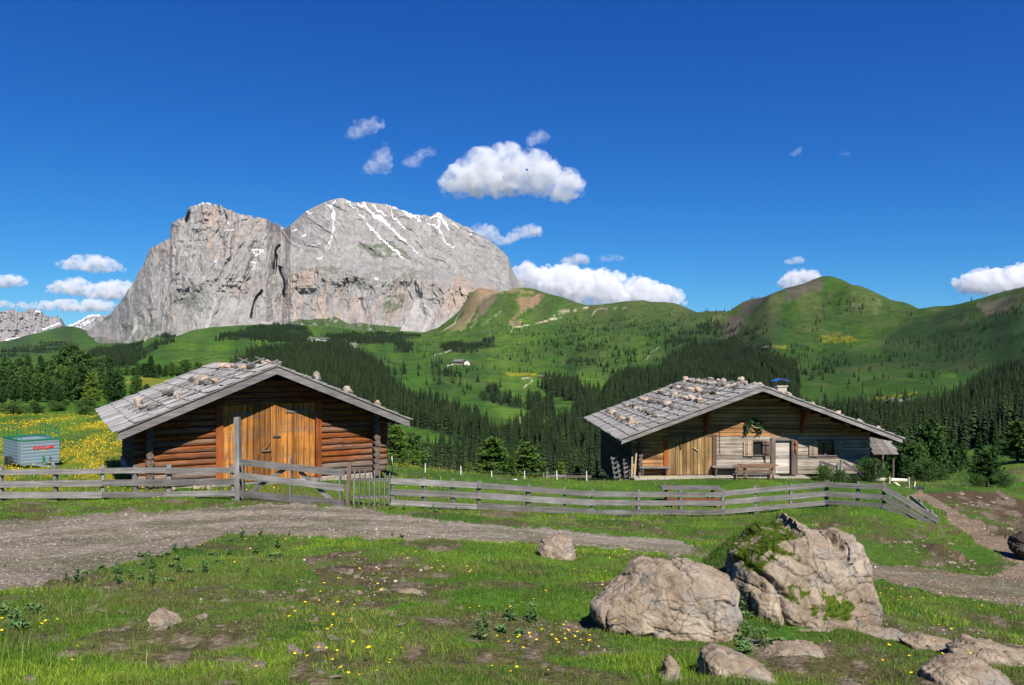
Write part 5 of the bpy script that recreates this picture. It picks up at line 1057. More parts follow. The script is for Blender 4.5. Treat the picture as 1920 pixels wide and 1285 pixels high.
# ---------------------------------------------------------------- fences
def W(px, py, Y): return Vector(((px-CX)/F*Y, Y, (HZ-py)/F*Y))
rf = random.Random(21)
def local_beam(name, a, b, w, h, mat, parent, seg=5, jit=.006, taper=1.0):
    """board whose own x axis runs along it, so the grain follows it"""
    a, b = Vector(a), Vector(b); d = b-a; L = d.length; m = MB().beam((0, 0, 0), (L, 0, 0), w, h, n=seg, jit=jit, rnd=rf, taper=taper); o = m.build(name, mat, parent)
    rx = d.to_track_quat('X', 'Z').to_euler(); o.location = a; o.rotation_euler = rx; return o
def fence(name, label, pts, posts, height, nrails=3, group=None, rail_h=.19, post_w=.13, mat=M_GX):
    """pts: (px, row of ground, Y) along the line; rails follow it, posts at given fractions of each span"""
    P = [W(*p) for p in pts]; root = empty(name, P[0]); tag(root, label, 'fence', group); o = -P[0]
    for i, (a, b) in enumerate(zip(P[:-1], P[1:])):
        side = (b-a).cross(Vector((0, 0, 1))).normalized()
        if side.y > 0: side = -side
        ha, hb = height[i], height[i+1]
        for k in range(nrails):
            f = (k+.42)/(nrails-.12)
            za, zb = ha*f, hb*f; ex = (b-a).normalized()*.08
            local_beam('rail', a+o+Vector((0, 0, za+rf.uniform(-.02, .02)))+side*(.07+.03*(i % 2))-ex, b+o+Vector((0, 0, zb+rf.uniform(-.02, .02)))+side*(.07+.03*(i % 2))+ex, .045, rail_h*rf.uniform(.88, 1.08), mat, root)
        for f in posts[i]:
            p = a.lerp(b, f); hh = (ha+(hb-ha)*f)
            local_beam('post', p+o+Vector((rf.uniform(-.02, .02), 0, -.35)), p+o+Vector((rf.uniform(-.04, .04), rf.uniform(-.03, .03), hh*1.0)), post_w, .09, mat, root, 2)
    return root
fence('rail_fence', 'grey three rail fence from the left edge to the tall gate post', [(-170, 942, 25.4), (2, 938, 25.7), (190, 936, 25.9), (318, 935, 26.1), (445, 935, 26.2)], [(.4, 1), (.55, 1), (.5, 1), (.93,)], [1.15, 1.10, 1.10, 1.12, 1.16])
fence('rail_fence', 'long grey three rail fence between the picket gate and the big boulders', [(736, 950, 24.9), (897, 957, 26.0), (1110, 967, 28.0), (1353, 966, 30.6)], [(0, .36, .7), (0, .42, .75), (0, .33, .66, 1)], [.96, .98, .93, .94])
fence('rail_fence', 'rising and falling three rail fence in front of the cabin garden', [(1353, 966, 30.7), (1550, 948, 30.3), (1658, 956, 29.1)], [(.33, .66), (0, .55, 1)], [1.0, .96, .98])
fence('rail_fence', 'steep end of the fence running down towards the farm track', [(1660, 956, 29.0), (1756, 1009, 28.2)], [(.45, .8, .97)], [.93, .78], 3)
fence('rail_fence', 'second fence piece leaning close behind the steep fence end', [(1712, 956, 30.2), (1757, 990, 29.2)], [(.3, .8)], [.62, .5], 2, rail_h=.12)
# tall gate post
tp_ = local_beam('gate_post', W(447, 942, 26.1), W(444.5, 783, 26.1), .22, .16, M_GX, None, 3, .008); tag(tp_, 'tall grey squared post standing left of the farm gate', 'post')
tp2 = local_beam('gate_post', W(652, 954, 24.35), W(655, 868, 24.35), .10, .12, M_LOGG, None, 3, .008); tag(tp2, 'thin brownish post between the farm gate and the picket gate', 'post')
# farm gate
A, Bp = W(451, 936, 25.9), W(646, 951, 24.5); gt = empty('farm_gate', A); tag(gt, 'closed wide grey farm gate with diagonal braces in front of the log barn', 'gate'); o = -A
def G(f, z, off=0): return A.lerp(Bp, f)+o+Vector((0, -off, z))
for z0, z1, hh in ((1.22, 1.06, .2), (.78, .60, .2), (.18, .12, .22)): local_beam('rail', G(0, z0, .05), G(1, z1, .05), .05, hh, M_GX, gt)
for f, z0, z1 in ((.03, 0, 1.15), (.50, .0, 1.42), (.96, -.02, 1.17)): local_beam('stile', G(f, z0), G(f, z1), .15, .045, M_GX, gt, 2)
local_beam('stile_tip', G(.50, 1.42), G(.50, 1.50), .14, .045, M_GX, gt, 1, 0, .25)
for (f0, z0), (f1, z1) in (((.08, .22), (.44, 1.08)), ((.58, 1.02), (.90, .12))): local_beam('brace', G(f0, z0, -.045), G(f1, z1, -.045), .035, .13, M_GX, gt)
# picket gate
A2, B2 = W(664, 951, 24.4), W(730, 951, 24.8); pg = empty('picket_gate', A2); tag(pg, 'small grey picket gate of eight upright slats beside the farm gate', 'gate')
for i in range(8):
    p = A2.lerp(B2, i/7)-A2; h_ = 1.12+rf.uniform(-.04, .05)-.05*(i > 5)
    pk = local_beam('picket', p+Vector((rf.uniform(-.01, .01), 0, .03)), p+Vector((.02, 0, h_)), .10, .03, M_GX, pg, 2)
for z in (.3, .85): local_beam('rail', Vector((-.05, .04, z)), B2-A2+Vector((.05, .04, z)), .03, .09, M_GX, pg)
# pale gate right of the cabin
A3, B3 = W(1641, 921, 40.2), W(1703, 923, 40.8); wg = empty('paddock_gate', A3); tag(wg, 'pale timber gate with a diagonal brace right of the cabin', 'gate')
for z in (.2, .62): local_beam('rail', Vector((0, 0, z)), B3-A3+Vector((0, 0, z)), .04, .14, M_WHITE, wg)
for f in (.40, 1.0): local_beam('stile', (B3-A3)*f+Vector((0, -.05, -.1)), (B3-A3)*f+Vector((0, -.05, .78)), .13, .06, M_WHITE, wg, 2)
for f0, z0, f1, z1 in ((.1, .1, .4, .7), (.45, .7, .92, .05)): local_beam('brace', (B3-A3)*f0+Vector((0, .05, z0)), (B3-A3)*f1+Vector((0, .05, z1)), .04, .1, M_WHITE, wg)
# electric fence right of the gate and behind the yard
M_WP = flat_mat('white_plastic', (0.72, 0.72, 0.70), .5, var=.05)
def wire_fence(label, pts, h, mat, wires, sag=.04):
    root = empty('wire_fence', W(*pts[0])); tag(root, label, 'fence'); P = [W(*p)-W(*pts[0]) for p in pts]
    for p in P: MB().tube(p+Vector((0, 0, -.1)), p+Vector((rf.uniform(-.05, .05), 0, h*rf.uniform(.9, 1.05))), .028, .022, 6).build('post', mat, root)
    for wz in wires:
        for a, b in zip(P[:-1], P[1:]):
            m = MB(); q = [a.lerp(b, i/6)+Vector((0, 0, h*wz-sag*4*(i/6)*(1-i/6))) for i in range(7)]
            for c, d in zip(q[:-1], q[1:]): m.tube(c, d, .003, .003, 4)
            m.build('wire', M_GZ, root)
wire_fence('white electric fence posts along the meadow edge between barn and cabin', [(736, 882, 36), (797, 893, 37.5), (864, 897, 39), (923, 905, 39.5), (984, 904, 40.5), (1045, 905, 41), (1100, 906, 41)], .62, M_WP, (.85,))
wire_fence('thin wire fence across the far side of the muddy track', [(1716, 918, 46), (1738, 919, 48), (1768, 918, 50), (1826, 922, 48), (1853, 921, 46), (1900, 913, 50), (1960, 900, 52)], .55, M_GZ, (.9, .5))
pst = local_beam('fence_post', W(1712, 928, 42), W(1716, 903, 42), .07, .06, M_WHITE, None, 2); tag(pst, 'short leaning pale post beside the dark bucket', 'post')
# low fence seen edge-on left of the cabin
A4 = W(1026, 905, 43); lf = empty('low_fence', A4); tag(lf, 'short grey rail on posts at the meadow edge left of the cabin', 'fence')
for a, b in (((1026, 893, 43), (1060, 893, 43)), ((1056, 894, 43.1), (1135, 894, 44))): local_beam('rail', W(*a)-A4, W(*b)-A4, .05, .14, M_GX if a[0] < 1050 else M_POSTC, lf)
for x, y0, y1 in ((1026, 903, 884), (1019, 903, 888), (1060, 903, 890), (1100, 904, 890)): local_beam('post', W(x, y0, 43)-A4, W(x, y1, 43)-A4, .09, .08, M_GX, lf, 2)
# picnic table behind the fence
PT = W(1296, 947, 33.0); pt_ = empty('picnic_table', PT, R(-2)); tag(pt_, 'big grey topped picnic table behind the fence on the lawn', 'table')
m = MB()
for i in range(5): m.box(-1.25, 1.2, -.42+i*.17, -.265+i*.17, .70, .75)
m.build('tabletop', M_GX, pt_)
for x in (-1.0, .95):
    for y in (-.35, .35): MB().box(x-.05, x+.05, y-.05, y+.05, -.1, .70).build('leg', M_TBL, pt_)
for y in (-.72, .72):
    bb = empty('bench', PT+Vector((0, y, 0)), R(-2)); tag(bb, ('reddish bench in front of' if y < 0 else 'reddish bench behind')+' the big picnic table on the lawn', 'bench')
    MB().box(-1.15, 1.1, -.14, .14, .34, .39).build('seat', M_TBR, bb)
    for x in (-.9, .85): MB().box(x-.04, x+.04, -.12, .12, -.1, .34).build('leg', M_TBR, bb)
# trough on a post at the meadow edge, dark bucket by the gate
tr = empty('water_trough', W(963, 908, 38.5)); tag(tr, 'small white water trough on the grass behind the long fence', 'trough')
MB().box(-.16, .18, -.12, .12, .12, .24).build('basin', M_WP, tr, bevel=.03); MB().box(-.15, .15, -.08, .08, -.1, .12).build('base', M_GX, tr)
bk = empty('bucket', W(1723, 928, 41.5)); tag(bk, 'dark plastic tub standing by the pale gate', 'bucket')
bm_ = flat_mat('dark_plastic', (0.03, 0.035, 0.045), .4); MB().tube((0, 0, -.05), (0, 0, .36), .20, .26, 14).build('tub', bm_, bk, smooth=False); MB().tube((0, 0, .33), (0, 0, .38), .28, .28, 14).build('rim', bm_, bk)
# ---------------------------------------------------------------- livestock trailer
TRP = W(58, 873, 40); tl = empty('livestock_trailer', TRP, R(47)); tag(tl, 'small silver corrugated livestock trailer with green rails in the yellow meadow', 'trailer')
M_ALU = flat_mat('ribbed_aluminium', (0.34, 0.45, 0.54), .35, .6, .08, 30); M_GRN = flat_mat('green_tube', (0.01, 0.17, 0.06), .4, 0, .1); M_RED = flat_mat('red_letters', (0.6, 0.02, 0.02), .5, 0, .05); M_BLK = flat_mat('rubber', (0.02, 0.02, 0.02), .9)
Wd, Lg, Hh = .84, 3.0, 1.12
def ribbed(x0, y0, x1, y1, name):
    m = MB(); n = 7; d = Vector((x1-x0, y1-y0, 0)); nn = d.cross(Vector((0, 0, 1))).normalized()*.018
    for i in range(n):
        z0, z1 = .26+i*(Hh/n), .26+(i+1)*(Hh/n); a, b = Vector((x0, y0, 0)), Vector((x1, y1, 0)); h = (z1-z0)
        for za, zb, oa, ob in ((z0, z0+h*.15, 0, 1), (z0+h*.15, z0+h*.75, 1, 1), (z0+h*.75, z0+h*.9, 1, 0), (z0+h*.9, z1, 0, 0)):
            m.poly([a+nn*oa+Vector((0, 0, za)), b+nn*oa+Vector((0, 0, za)), b+nn*ob+Vector((0, 0, zb)), a+nn*ob+Vector((0, 0, zb))])
    return m.build(name, M_ALU, tl)
ribbed(-Wd, -1.5, Wd, -1.5, 'front_panel'); ribbed(Wd, -1.5, Wd, 1.5, 'side_panel'); ribbed(-Wd, 1.5, -Wd, -1.0, 'side_panel'); ribbed(Wd, 1.5, -Wd, 1.5, 'rear_panel')
MB().box(-Wd, Wd, -1.5, 1.5, .2, .26).build('floor', M_ALU, tl)
for y in (-1.45, -1.18): MB().box(-Wd-.06, -Wd-.005, y-.07, y+.07, .28, .26+Hh).build('door_frame', M_ALU, tl)
m = MB(); T0 = .26+Hh
for a, b in (((-Wd, -1.5), (Wd, -1.5)), ((Wd, -1.5), (Wd, 1.5)), ((-Wd, 1.5), (-Wd, -1.5)), ((Wd, 1.5), (-Wd, 1.5))): m.beam((*a, T0+.03), (*b, T0+.03), .06, .06)
m.build('top_frame', M_GRN, tl)
for sx in (-1, 1):
    m = MB(); m.beam((sx*Wd, -1.5, T0+.55), (sx*Wd, 1.4, T0+.62), .035, .035)
    if sx > 0: m.beam((sx*Wd, -1.5, T0+.3), (sx*Wd, 1.4, T0+.3), .03, .03)
    for y in (-1.5, -.85, -.1, .6, 1.4): m.beam((sx*Wd, y, T0+.06), (sx*Wd, y, T0+.58), .035, .035, (1, 0, 0))
    m.build('rail', M_GRN, tl)
MB().box(-Wd-.26, -Wd-.04, -.3, .3, .2, .26).tube((-Wd-.25, 0, .28), (-Wd-.05, 0, .28), .3, .3, 18).build('wheel', M_BLK, tl); MB().tube((Wd+.05, 0, .28), (Wd+.25, 0, .28), .3, .3, 18).build('wheel', M_BLK, tl)
MB().beam((.5, -1.5, .22), (.35, -2.5, .12), .08, .1).beam((-.3, -1.5, .22), (.35, -2.5, .12), .08, .1).build('drawbar', M_ALU, tl); MB().beam((.1, -1.62, .12), (.1, -1.62, .62), .07, .07, (1, 0, 0)).build('jack', M_GRN, tl)
MB().tube((.28, -1.6, .2), (.45, -1.56, .58), .012, .012, 5).tube((.35, -1.7, .2), (.5, -1.56, .45), .012, .012, 5).build('cable', M_BLK, tl)
fc = bpy.data.curves.new('lettering', 'FONT'); fc.body = 'KIRCUM'; fc.size = .25; fc.extrude = .006; fc.offset = .008; fc.align_x = 'CENTER'
fo_ = bpy.data.objects.new('lettering', fc); link(fo_, tl); fo_.location = (.12, -1.535, .96); fo_.rotation_euler = (R(90), 0, 0); fo_.scale = (1.0, .8, 1); fc.materials.append(M_RED)
bpy.context.view_layer.update(); lm = bpy.data.meshes.new_from_object(fo_.evaluated_get(bpy.context.evaluated_depsgraph_get())); lo_ = bpy.data.objects.new('lettering', lm); link(lo_, tl); lo_.location = fo_.location; lo_.rotation_euler = fo_.rotation_euler; lo_.scale = fo_.scale; bpy.data.objects.remove(fo_); lo_.name = 'lettering'
if not lm.materials: lm.materials.append(M_RED)
MB().box(.0, .22, -1.53, -1.521, .86, .90).build('sticker', flat_mat('yellow_sticker', (.6, .45, .1), .5), tl)
# ---------------------------------------------------------------- nearer trees, each a trunk with limbs and a crown of needle clumps
def tri_cloud(P, D, S, r):
    """clumps: positions P, directions D, sizes S -> crossed small triangles"""
    n = len(P); a = r.normal(size=(n, 3)); sd = np.cross(D, a); sd /= np.linalg.norm(sd, axis=1, keepdims=True)+1e-9
    tip = P+D*S[:, None]; V = np.stack([P+sd*S[:, None]*.32-D*S[:, None]*.2, P-sd*S[:, None]*.32-D*S[:, None]*.2, tip], 1).reshape(-1, 3)
    return V, np.arange(n*3).reshape(-1, 3)
def crown(name, seed, kind, h, w, mat, n=5200):
    """unit tree of height h; kind sets how radius and branches behave"""
    r = np.random.default_rng(seed); nb = {'pine': 150, 'larch': 120, 'spruce': 170, 'bush': 70}[kind]
    P = []; D = []; S = []; limbs = []
    for i in range(nb):
        t = (i+r.random())/nb; lo = {'pine': .07, 'larch': .10, 'spruce': .05, 'bush': .0}[kind]; z = h*(lo+(1-lo)*t)
        rad = {'pine': w*(1-t**2.1)**.62*(.55+.45*min(1, t/.18)), 'larch': w*(1-t)**.75*(.6+.4*min(1, t/.12)), 'spruce': w*(1-t)**.85, 'bush': w*(1-t**2)**.55}[kind]
        L = rad*r.uniform(.62, 1.12)+.1; az = r.random()*6.2832; rise = {'pine': .45, 'larch': .12, 'spruce': -.30, 'bush': .5}[kind]+r.uniform(-.15, .15)
        d = np.array((math.cos(az), math.sin(az), rise)); d /= np.linalg.norm(d); p0 = np.array((0, 0, z-.12*L)); limbs.append((p0, p0+d*L*.85))
        m = int(n/nb*(.35+.95*L/w)); s = r.random(m)**.55
        up = {'pine': .25, 'larch': 0, 'spruce': -.12, 'bush': .3}[kind]
        c = p0+d*(L*s)[:, None]+np.array((0, 0, 1))*(up*L*s*s)[:, None]
        sp = {'pine': .13, 'larch': .11, 'spruce': .07, 'bush': .15}[kind]*w*(.55+.6*(1-s))
        c = c+r.normal(size=(m, 3))*sp[:, None]*np.array((1, 1, .62)); P.append(c)
        dd = d*.7+r.normal(size=(m, 3))*.75+np.array((0, 0, {'pine': .5, 'larch': .1, 'spruce': -.25, 'bush': .5}[kind])); D.append(dd/np.linalg.norm(dd, axis=1, keepdims=True))
        S.append(r.uniform(.6, 1.4, m)*{'pine': .30, 'larch': .24, 'spruce': .30, 'bush': .2}[kind]*(h/8)**.5)
    P, D, S = np.concatenate(P), np.concatenate(D), np.concatenate(S); V, T = tri_cloud(P, D, S, r)
    me = bpy.data.meshes.new(name); me.vertices.add(len(V)); me.vertices.foreach_set('co', V.astype(np.float32).ravel()); me.loops.add(T.size); me.polygons.add(len(T))
    me.loops.foreach_set('vertex_index', T.ravel().astype(np.int32)); me.polygons.foreach_set('loop_start', (np.arange(len(T))*3).astype(np.int32)); me.update(calc_edges=True); me.materials.append(mat)
    tk = MB(); tk.tube((0, 0, -.6), (0, 0, h*.5), h*.020+.03, h*.012+.02, 8, 4, .01, .06); tk.tube((0, 0, h*.5), (0, 0, h*.97), h*.012+.02, .012, 7, 3)
    for a, b in limbs[::2]: tk.tube(a, b, h*.0042+.008, .008, 4)
    tm_ = bpy.data.meshes.new('trunk'); tm_.from_pydata(tk.V, [], tk.F); tm_.materials.append(M_BARK); tm_.update()
    return me, tm_, h
M_PIN = needle_mat('pine_needles', (0.022,0.052,0.014), (0.050,0.100,0.026), (0.088,0.155,0.038)); M_LAR = needle_mat('larch_needles', (0.036,0.074,0.012), (0.075,0.135,0.022), (0.12,0.19,0.034)); M_SP2 = needle_mat('spruce_needles_near', (0.022,0.048,0.014), (0.046,0.086,0.024), (0.078,0.125,0.034))
PROT = {'pine': [crown('crown', 50+i, 'pine', 8, w, M_PIN, 7000) for i, w in enumerate((2.3, 2.7, 2.0))], 'larch': [crown('crown', 60+i, 'larch', 8, w, M_LAR, 6000) for i, w in enumerate((2.3, 1.9))], 'spruce': [crown('crown', 70+i, 'spruce', 8, w, M_SP2, 7000) for i, w in enumerate((2.1, 1.6))], 'bush': [crown('crown', 80+i, 'bush', 2.4, 1.5, M_PIN, 4200) for i in range(2)]}
rt_ = random.Random(12)
def tree(px, top, Yd, kind, label, group=None, wide=1.0, base=None):
    x = (px-CX)/F*Yd; z = gz_at(x, Yd) if base is None else (HZ-base)/F*Yd; ztop = (HZ-top)/F*Yd; hh = max(ztop-z, .5)
    cme, tme, h = rt_.choice(PROT[kind]); s = hh/h/.99
    nm = {'pine': 'pine_tree', 'larch': 'larch_tree', 'spruce': 'spruce_tree', 'bush': 'pine_shrub'}[kind]
    o = empty(nm, (x, Yd, z), rt_.uniform(0, 6.28)); o.scale = (s*wide, s*wide, s)
    link(bpy.data.objects.new('crown', cme), o); link(bpy.data.objects.new('trunk', tme), o)
    return tag(o, label, {'pine': 'pine', 'larch': 'larch', 'spruce': 'spruce', 'bush': 'shrub'}[kind], group)
GL = 'trees of the dark stand behind the yellow meadow'
LN = {'pine': 'rounded dark pine', 'larch': 'light green larch', 'spruce': 'pointed dark spruce'}
for px, top, Yd, k, w in ((-40,690,105,'pine',1.1),(-12,700,98,'pine',1.1),(3,690,112,'pine',1),(6,728,92,'pine',1.1),(22,684,112,'pine',1),(36,676,122,'pine',1),(44,690,104,'pine',1.15),(52,664,128,'spruce',1),(62,694,100,'pine',1.1),(76,668,124,'spruce',1),(84,682,112,'pine',1.2),(97,684,104,'pine',1.1),(108,664,120,'pine',1.1),(116,690,101,'pine',1.1),(130,650,112,'pine',1.0),(142,646,115,'spruce',1.1),(152,662,110,'pine',1.05),(133,692,100,'pine',1),(150,686,102,'pine',1.1),(10,672,135,'pine',1),(-25,676,130,'spruce',1.1),(70,700,96,'pine',1.1),(28,712,97,'pine',1.2),(92,712,95,'pine',1.1),(108,724,93,'pine',1),(48,720,94,'pine',1.1)):
    tree(px, top, Yd, k, LN[k]+' in the dense stand behind the yellow meadow at the left', GL+' '+k, w)
for px, top, Yd, k, w, lab in ((172,700,92,'larch',1.2,'airy light green larch standing alone at the edge of the yellow meadow'),(190,672,130,'spruce',1,'slim spruce between the dense stand and the log barn roof'),(206,668,135,'spruce',1.1,'taller slim spruce just left above the log barn eave'),(213,694,105,'pine',1.15,'big rounded pine directly behind the left eave of the log barn'),(200,712,110,'larch',.8,'small larch squeezed between the lone larch and the rounded pine'),(255,706,125,'pine',1.0,'small round pine on the meadow behind the log barn roof'),(275,722,120,'pine',1.1,'low dark pine touching the log barn roof line'),(230,716,118,'larch',.9,'short larch right of the big rounded pine')):
    tree(px, top, Yd, k, lab, None, w)
for px, top, Yd, k, w in ((222,686,255,'larch',1.2),(238,684,262,'larch',1.3),(250,690,258,'pine',1.2),(258,678,265,'spruce',1.2),(270,682,250,'pine',1.3),(283,668,240,'spruce',1.5),(298,684,255,'pine',1.2),(312,686,262,'pine',1),(322,680,258,'pine',1),(334,688,262,'pine',1.3),(347,676,250,'pine',1.3),(358,690,260,'pine',1.1),(372,680,255,'pine',1.3),(388,690,262,'pine',1.2),(402,686,268,'spruce',1),(228,694,280,'pine',1.2),(305,692,285,'pine',1.2),(342,692,290,'pine',1.3),(380,692,285,'pine',1.3),(415,688,280,'pine',1.3),(430,690,275,'pine',1.2)):
    tree(px, top, Yd, k, LN[k]+' in the tree line behind the small meadow above the log barn roof', 'tree line above the log barn roof '+k, w)
for px, top, Yd, k, w, lab in ((742,800,62,'larch',1.7,'olive green larch at the right corner of the log barn'),(768,815,66,'pine',1.4,'rounded pine right of the larch at the barn corner'),(758,842,58,'larch',1.3,'low bushy larch in front of the rounded pine by the barn corner'),(783,846,64,'larch',1.0,'young larch furthest from the barn corner'),
  (735,860,50,'bush',1.2,'yellow green shrub at the meadow edge just right of the log barn'),(925,824,74,'larch',2.2,'left one of two light green larches below the meadow edge'),(988,832,78,'larch',2.3,'right one of two light green larches below the meadow edge'),(960,856,70,'larch',1.2,'small larch between the two light green larches'),(1052,868,60,'larch',1.6,'low larch bush near the short rail left of the cabin'),(1082,872,58,'larch',1.3,'darker low larch bush beside the cabin corner'),(880,868,72,'larch',1.2,'low larch left of the two light green larches'),
  (1745,790,72,'pine',1.15,'tallest broad pine right of the cabin'),(1718,834,62,'pine',1.1,'medium pine between the cabin and the tallest pine'),(1692,796,88,'spruce',1.0,'slim tall spruce rising behind the cabin roof end'),(1700,858,52,'pine',1.2,'low pine beside the tiny shed'),(1676,838,75,'pine',1.0,'pine showing just above the tiny shed roof'),(1785,804,88,'spruce',1.1,'dark spruce right of the tallest pine'),(1768,824,80,'spruce',1.0,'shorter spruce between the tallest pine and the dark spruce'),(1806,826,92,'spruce',1.1,'spruce at the foot of the green knoll'),(1836,812,98,'spruce',1.1,'spruce behind the green knoll'),(1866,806,110,'spruce',1.2,'spruce rising above the green knoll near the right edge'),
  (1738,868,56,'bush',1.6,'low shrub under the tallest pine'),(1765,880,58,'bush',1.6,'low dark shrub behind the wire fence'),(1850,848,47,'pine',1.7,'squat dark pine on the slope right of the wire fence'),(1832,892,45,'bush',1.3,'small round shrub at the foot of the squat pine'),(1880,890,46,'bush',1.5,'shrub on the slope right of the squat pine'),(1908,792,62,'larch',1.9,'bright green larch at the right edge of the photo'),(1940,800,60,'pine',1.5,'pine cut by the right edge of the photo'),(1900,850,75,'bush',2.0,'shrub on top of the green knoll')):
    tree(px, top, Yd, k, lab, None, w)
for px, top, Yd, k, w, bs, lab in ((1632,864,40.0,'bush',1.25,903,'dark dwarf pine at the right corner of the cabin facade'),(1545,876,39.6,'bush',1.1,905,'dwarf pine growing through the step railing'),(1575,884,39.2,'bush',1.1,908,'low dwarf pine right of the step railing'),(1600,892,39,'bush',1.2,910,'lowest dwarf pine between the railing and the cabin corner'),(1660,885,40.5,'bush',1.0,905,'dwarf pine behind the left end of the pale gate')):
    tree(px, top, Yd, k, lab, None, w, bs)
# low heath shrubs on the bank between the meadow and the dark stand
for i in range(16):
    px = rt_.uniform(10, 200); tree(px, rt_.uniform(750, 772), rt_.uniform(80, 92), 'bush', 'low heath shrub on the bank between the yellow meadow and the dark stand', 'heath shrubs on the bank', 2.2)
# ---------------------------------------------------------------- boulders
def boulder_mat():
    t = NT('boulder', .97, .05); v = t.coord()
    n1 = t.noise(v, 1.6, 10, .68, .4); n2 = t.noise(v, 9, 8, .7); oi = t.n('ShaderNodeObjectInfo')
    c = t.ramp(n1, [(.28, (0.13, 0.095, 0.07)), (.44, (0.23, 0.178, 0.128)), (.56, (0.31, 0.25, 0.19)), (.72, (0.40, 0.34, 0.27))])
    c = t.mix(c, t.ramp(n2, [(.33, .55), (.5, 1.0), (.7, 1.3)]), .75, 'MULTIPLY')
    vo = t.n('ShaderNodeTexVoronoi', feature='DISTANCE_TO_EDGE'); vo.inputs['Scale'].default_value = 3.0
    wv = t.n('ShaderNodeVectorMath', operation='ADD'); ns = t.n('ShaderNodeTexNoise'); ns.inputs['Scale'].default_value = 2.5; ns.inputs['Detail'].default_value = 6; t.l(v, ns.inputs['Vector']); sc2 = t.n('ShaderNodeVectorMath', operation='SCALE'); sc2.inputs['Scale'].default_value = .55; t.l(ns.outputs['Color'], sc2.inputs[0]); t.l(v, wv.inputs[0]); t.l(sc2.outputs[0], wv.inputs[1]); t.l(wv.outputs[0], vo.inputs['Vector'])
    cr = t.ramp(vo.outputs['Distance'], [(0.0, .35), (.012, .75), (.035, 1.0)]); brk = t.ramp(t.noise(v, 1.1, 3), [(.48, 0.0), (.6, 1.0)])
    c = t.mix(c, cr, brk, 'MULTIPLY')
    c = t.mix(c, (0.20, 0.195, 0.185), t.ramp(t.noise(v, 3.3, 7, .7), [(.53, 0.0), (.6, .65)])); c = t.mix(c, (0.075, 0.06, 0.05), t.ramp(t.noise(v, 5.5, 8, .75), [(.60, 0.0), (.68, .7)]))
    at = t.n('ShaderNodeAttribute', attribute_name='Moss'); mc = t.ramp(t.noise(v, 22, 5, .7), [(.3, (0.030, 0.060, 0.008)), (.5, (0.070, 0.115, 0.014)), (.7, (0.14, 0.13, 0.028))]); c = t.mix(c, mc, at.outputs['Fac'])
    t.color(c)
    h = t.mix(n2, t.mix(t.noise(v, 30, 6, .7), cr, .5), .5); t.bump(h, .9, .035); return t.m
M_BOULD = boulder_mat()
def n3(x, y, z, f, o, s): return (fbm(x*f+s, y*f+z*f*.31, o, s)+fbm(y*f+s*3.1, z*f+x*f*.27, o, s+1)+fbm(z*f-s*1.7, x*f+y*f*.23, o, s+2))/3
def r3(x, y, z, f, o, s): return (ridged(x*f+s, z*f+y*f*.4, o, s)+ridged(x*f*.8+y*f*.5, y*f*.8-z*f*.9+s, o, s+1))/2
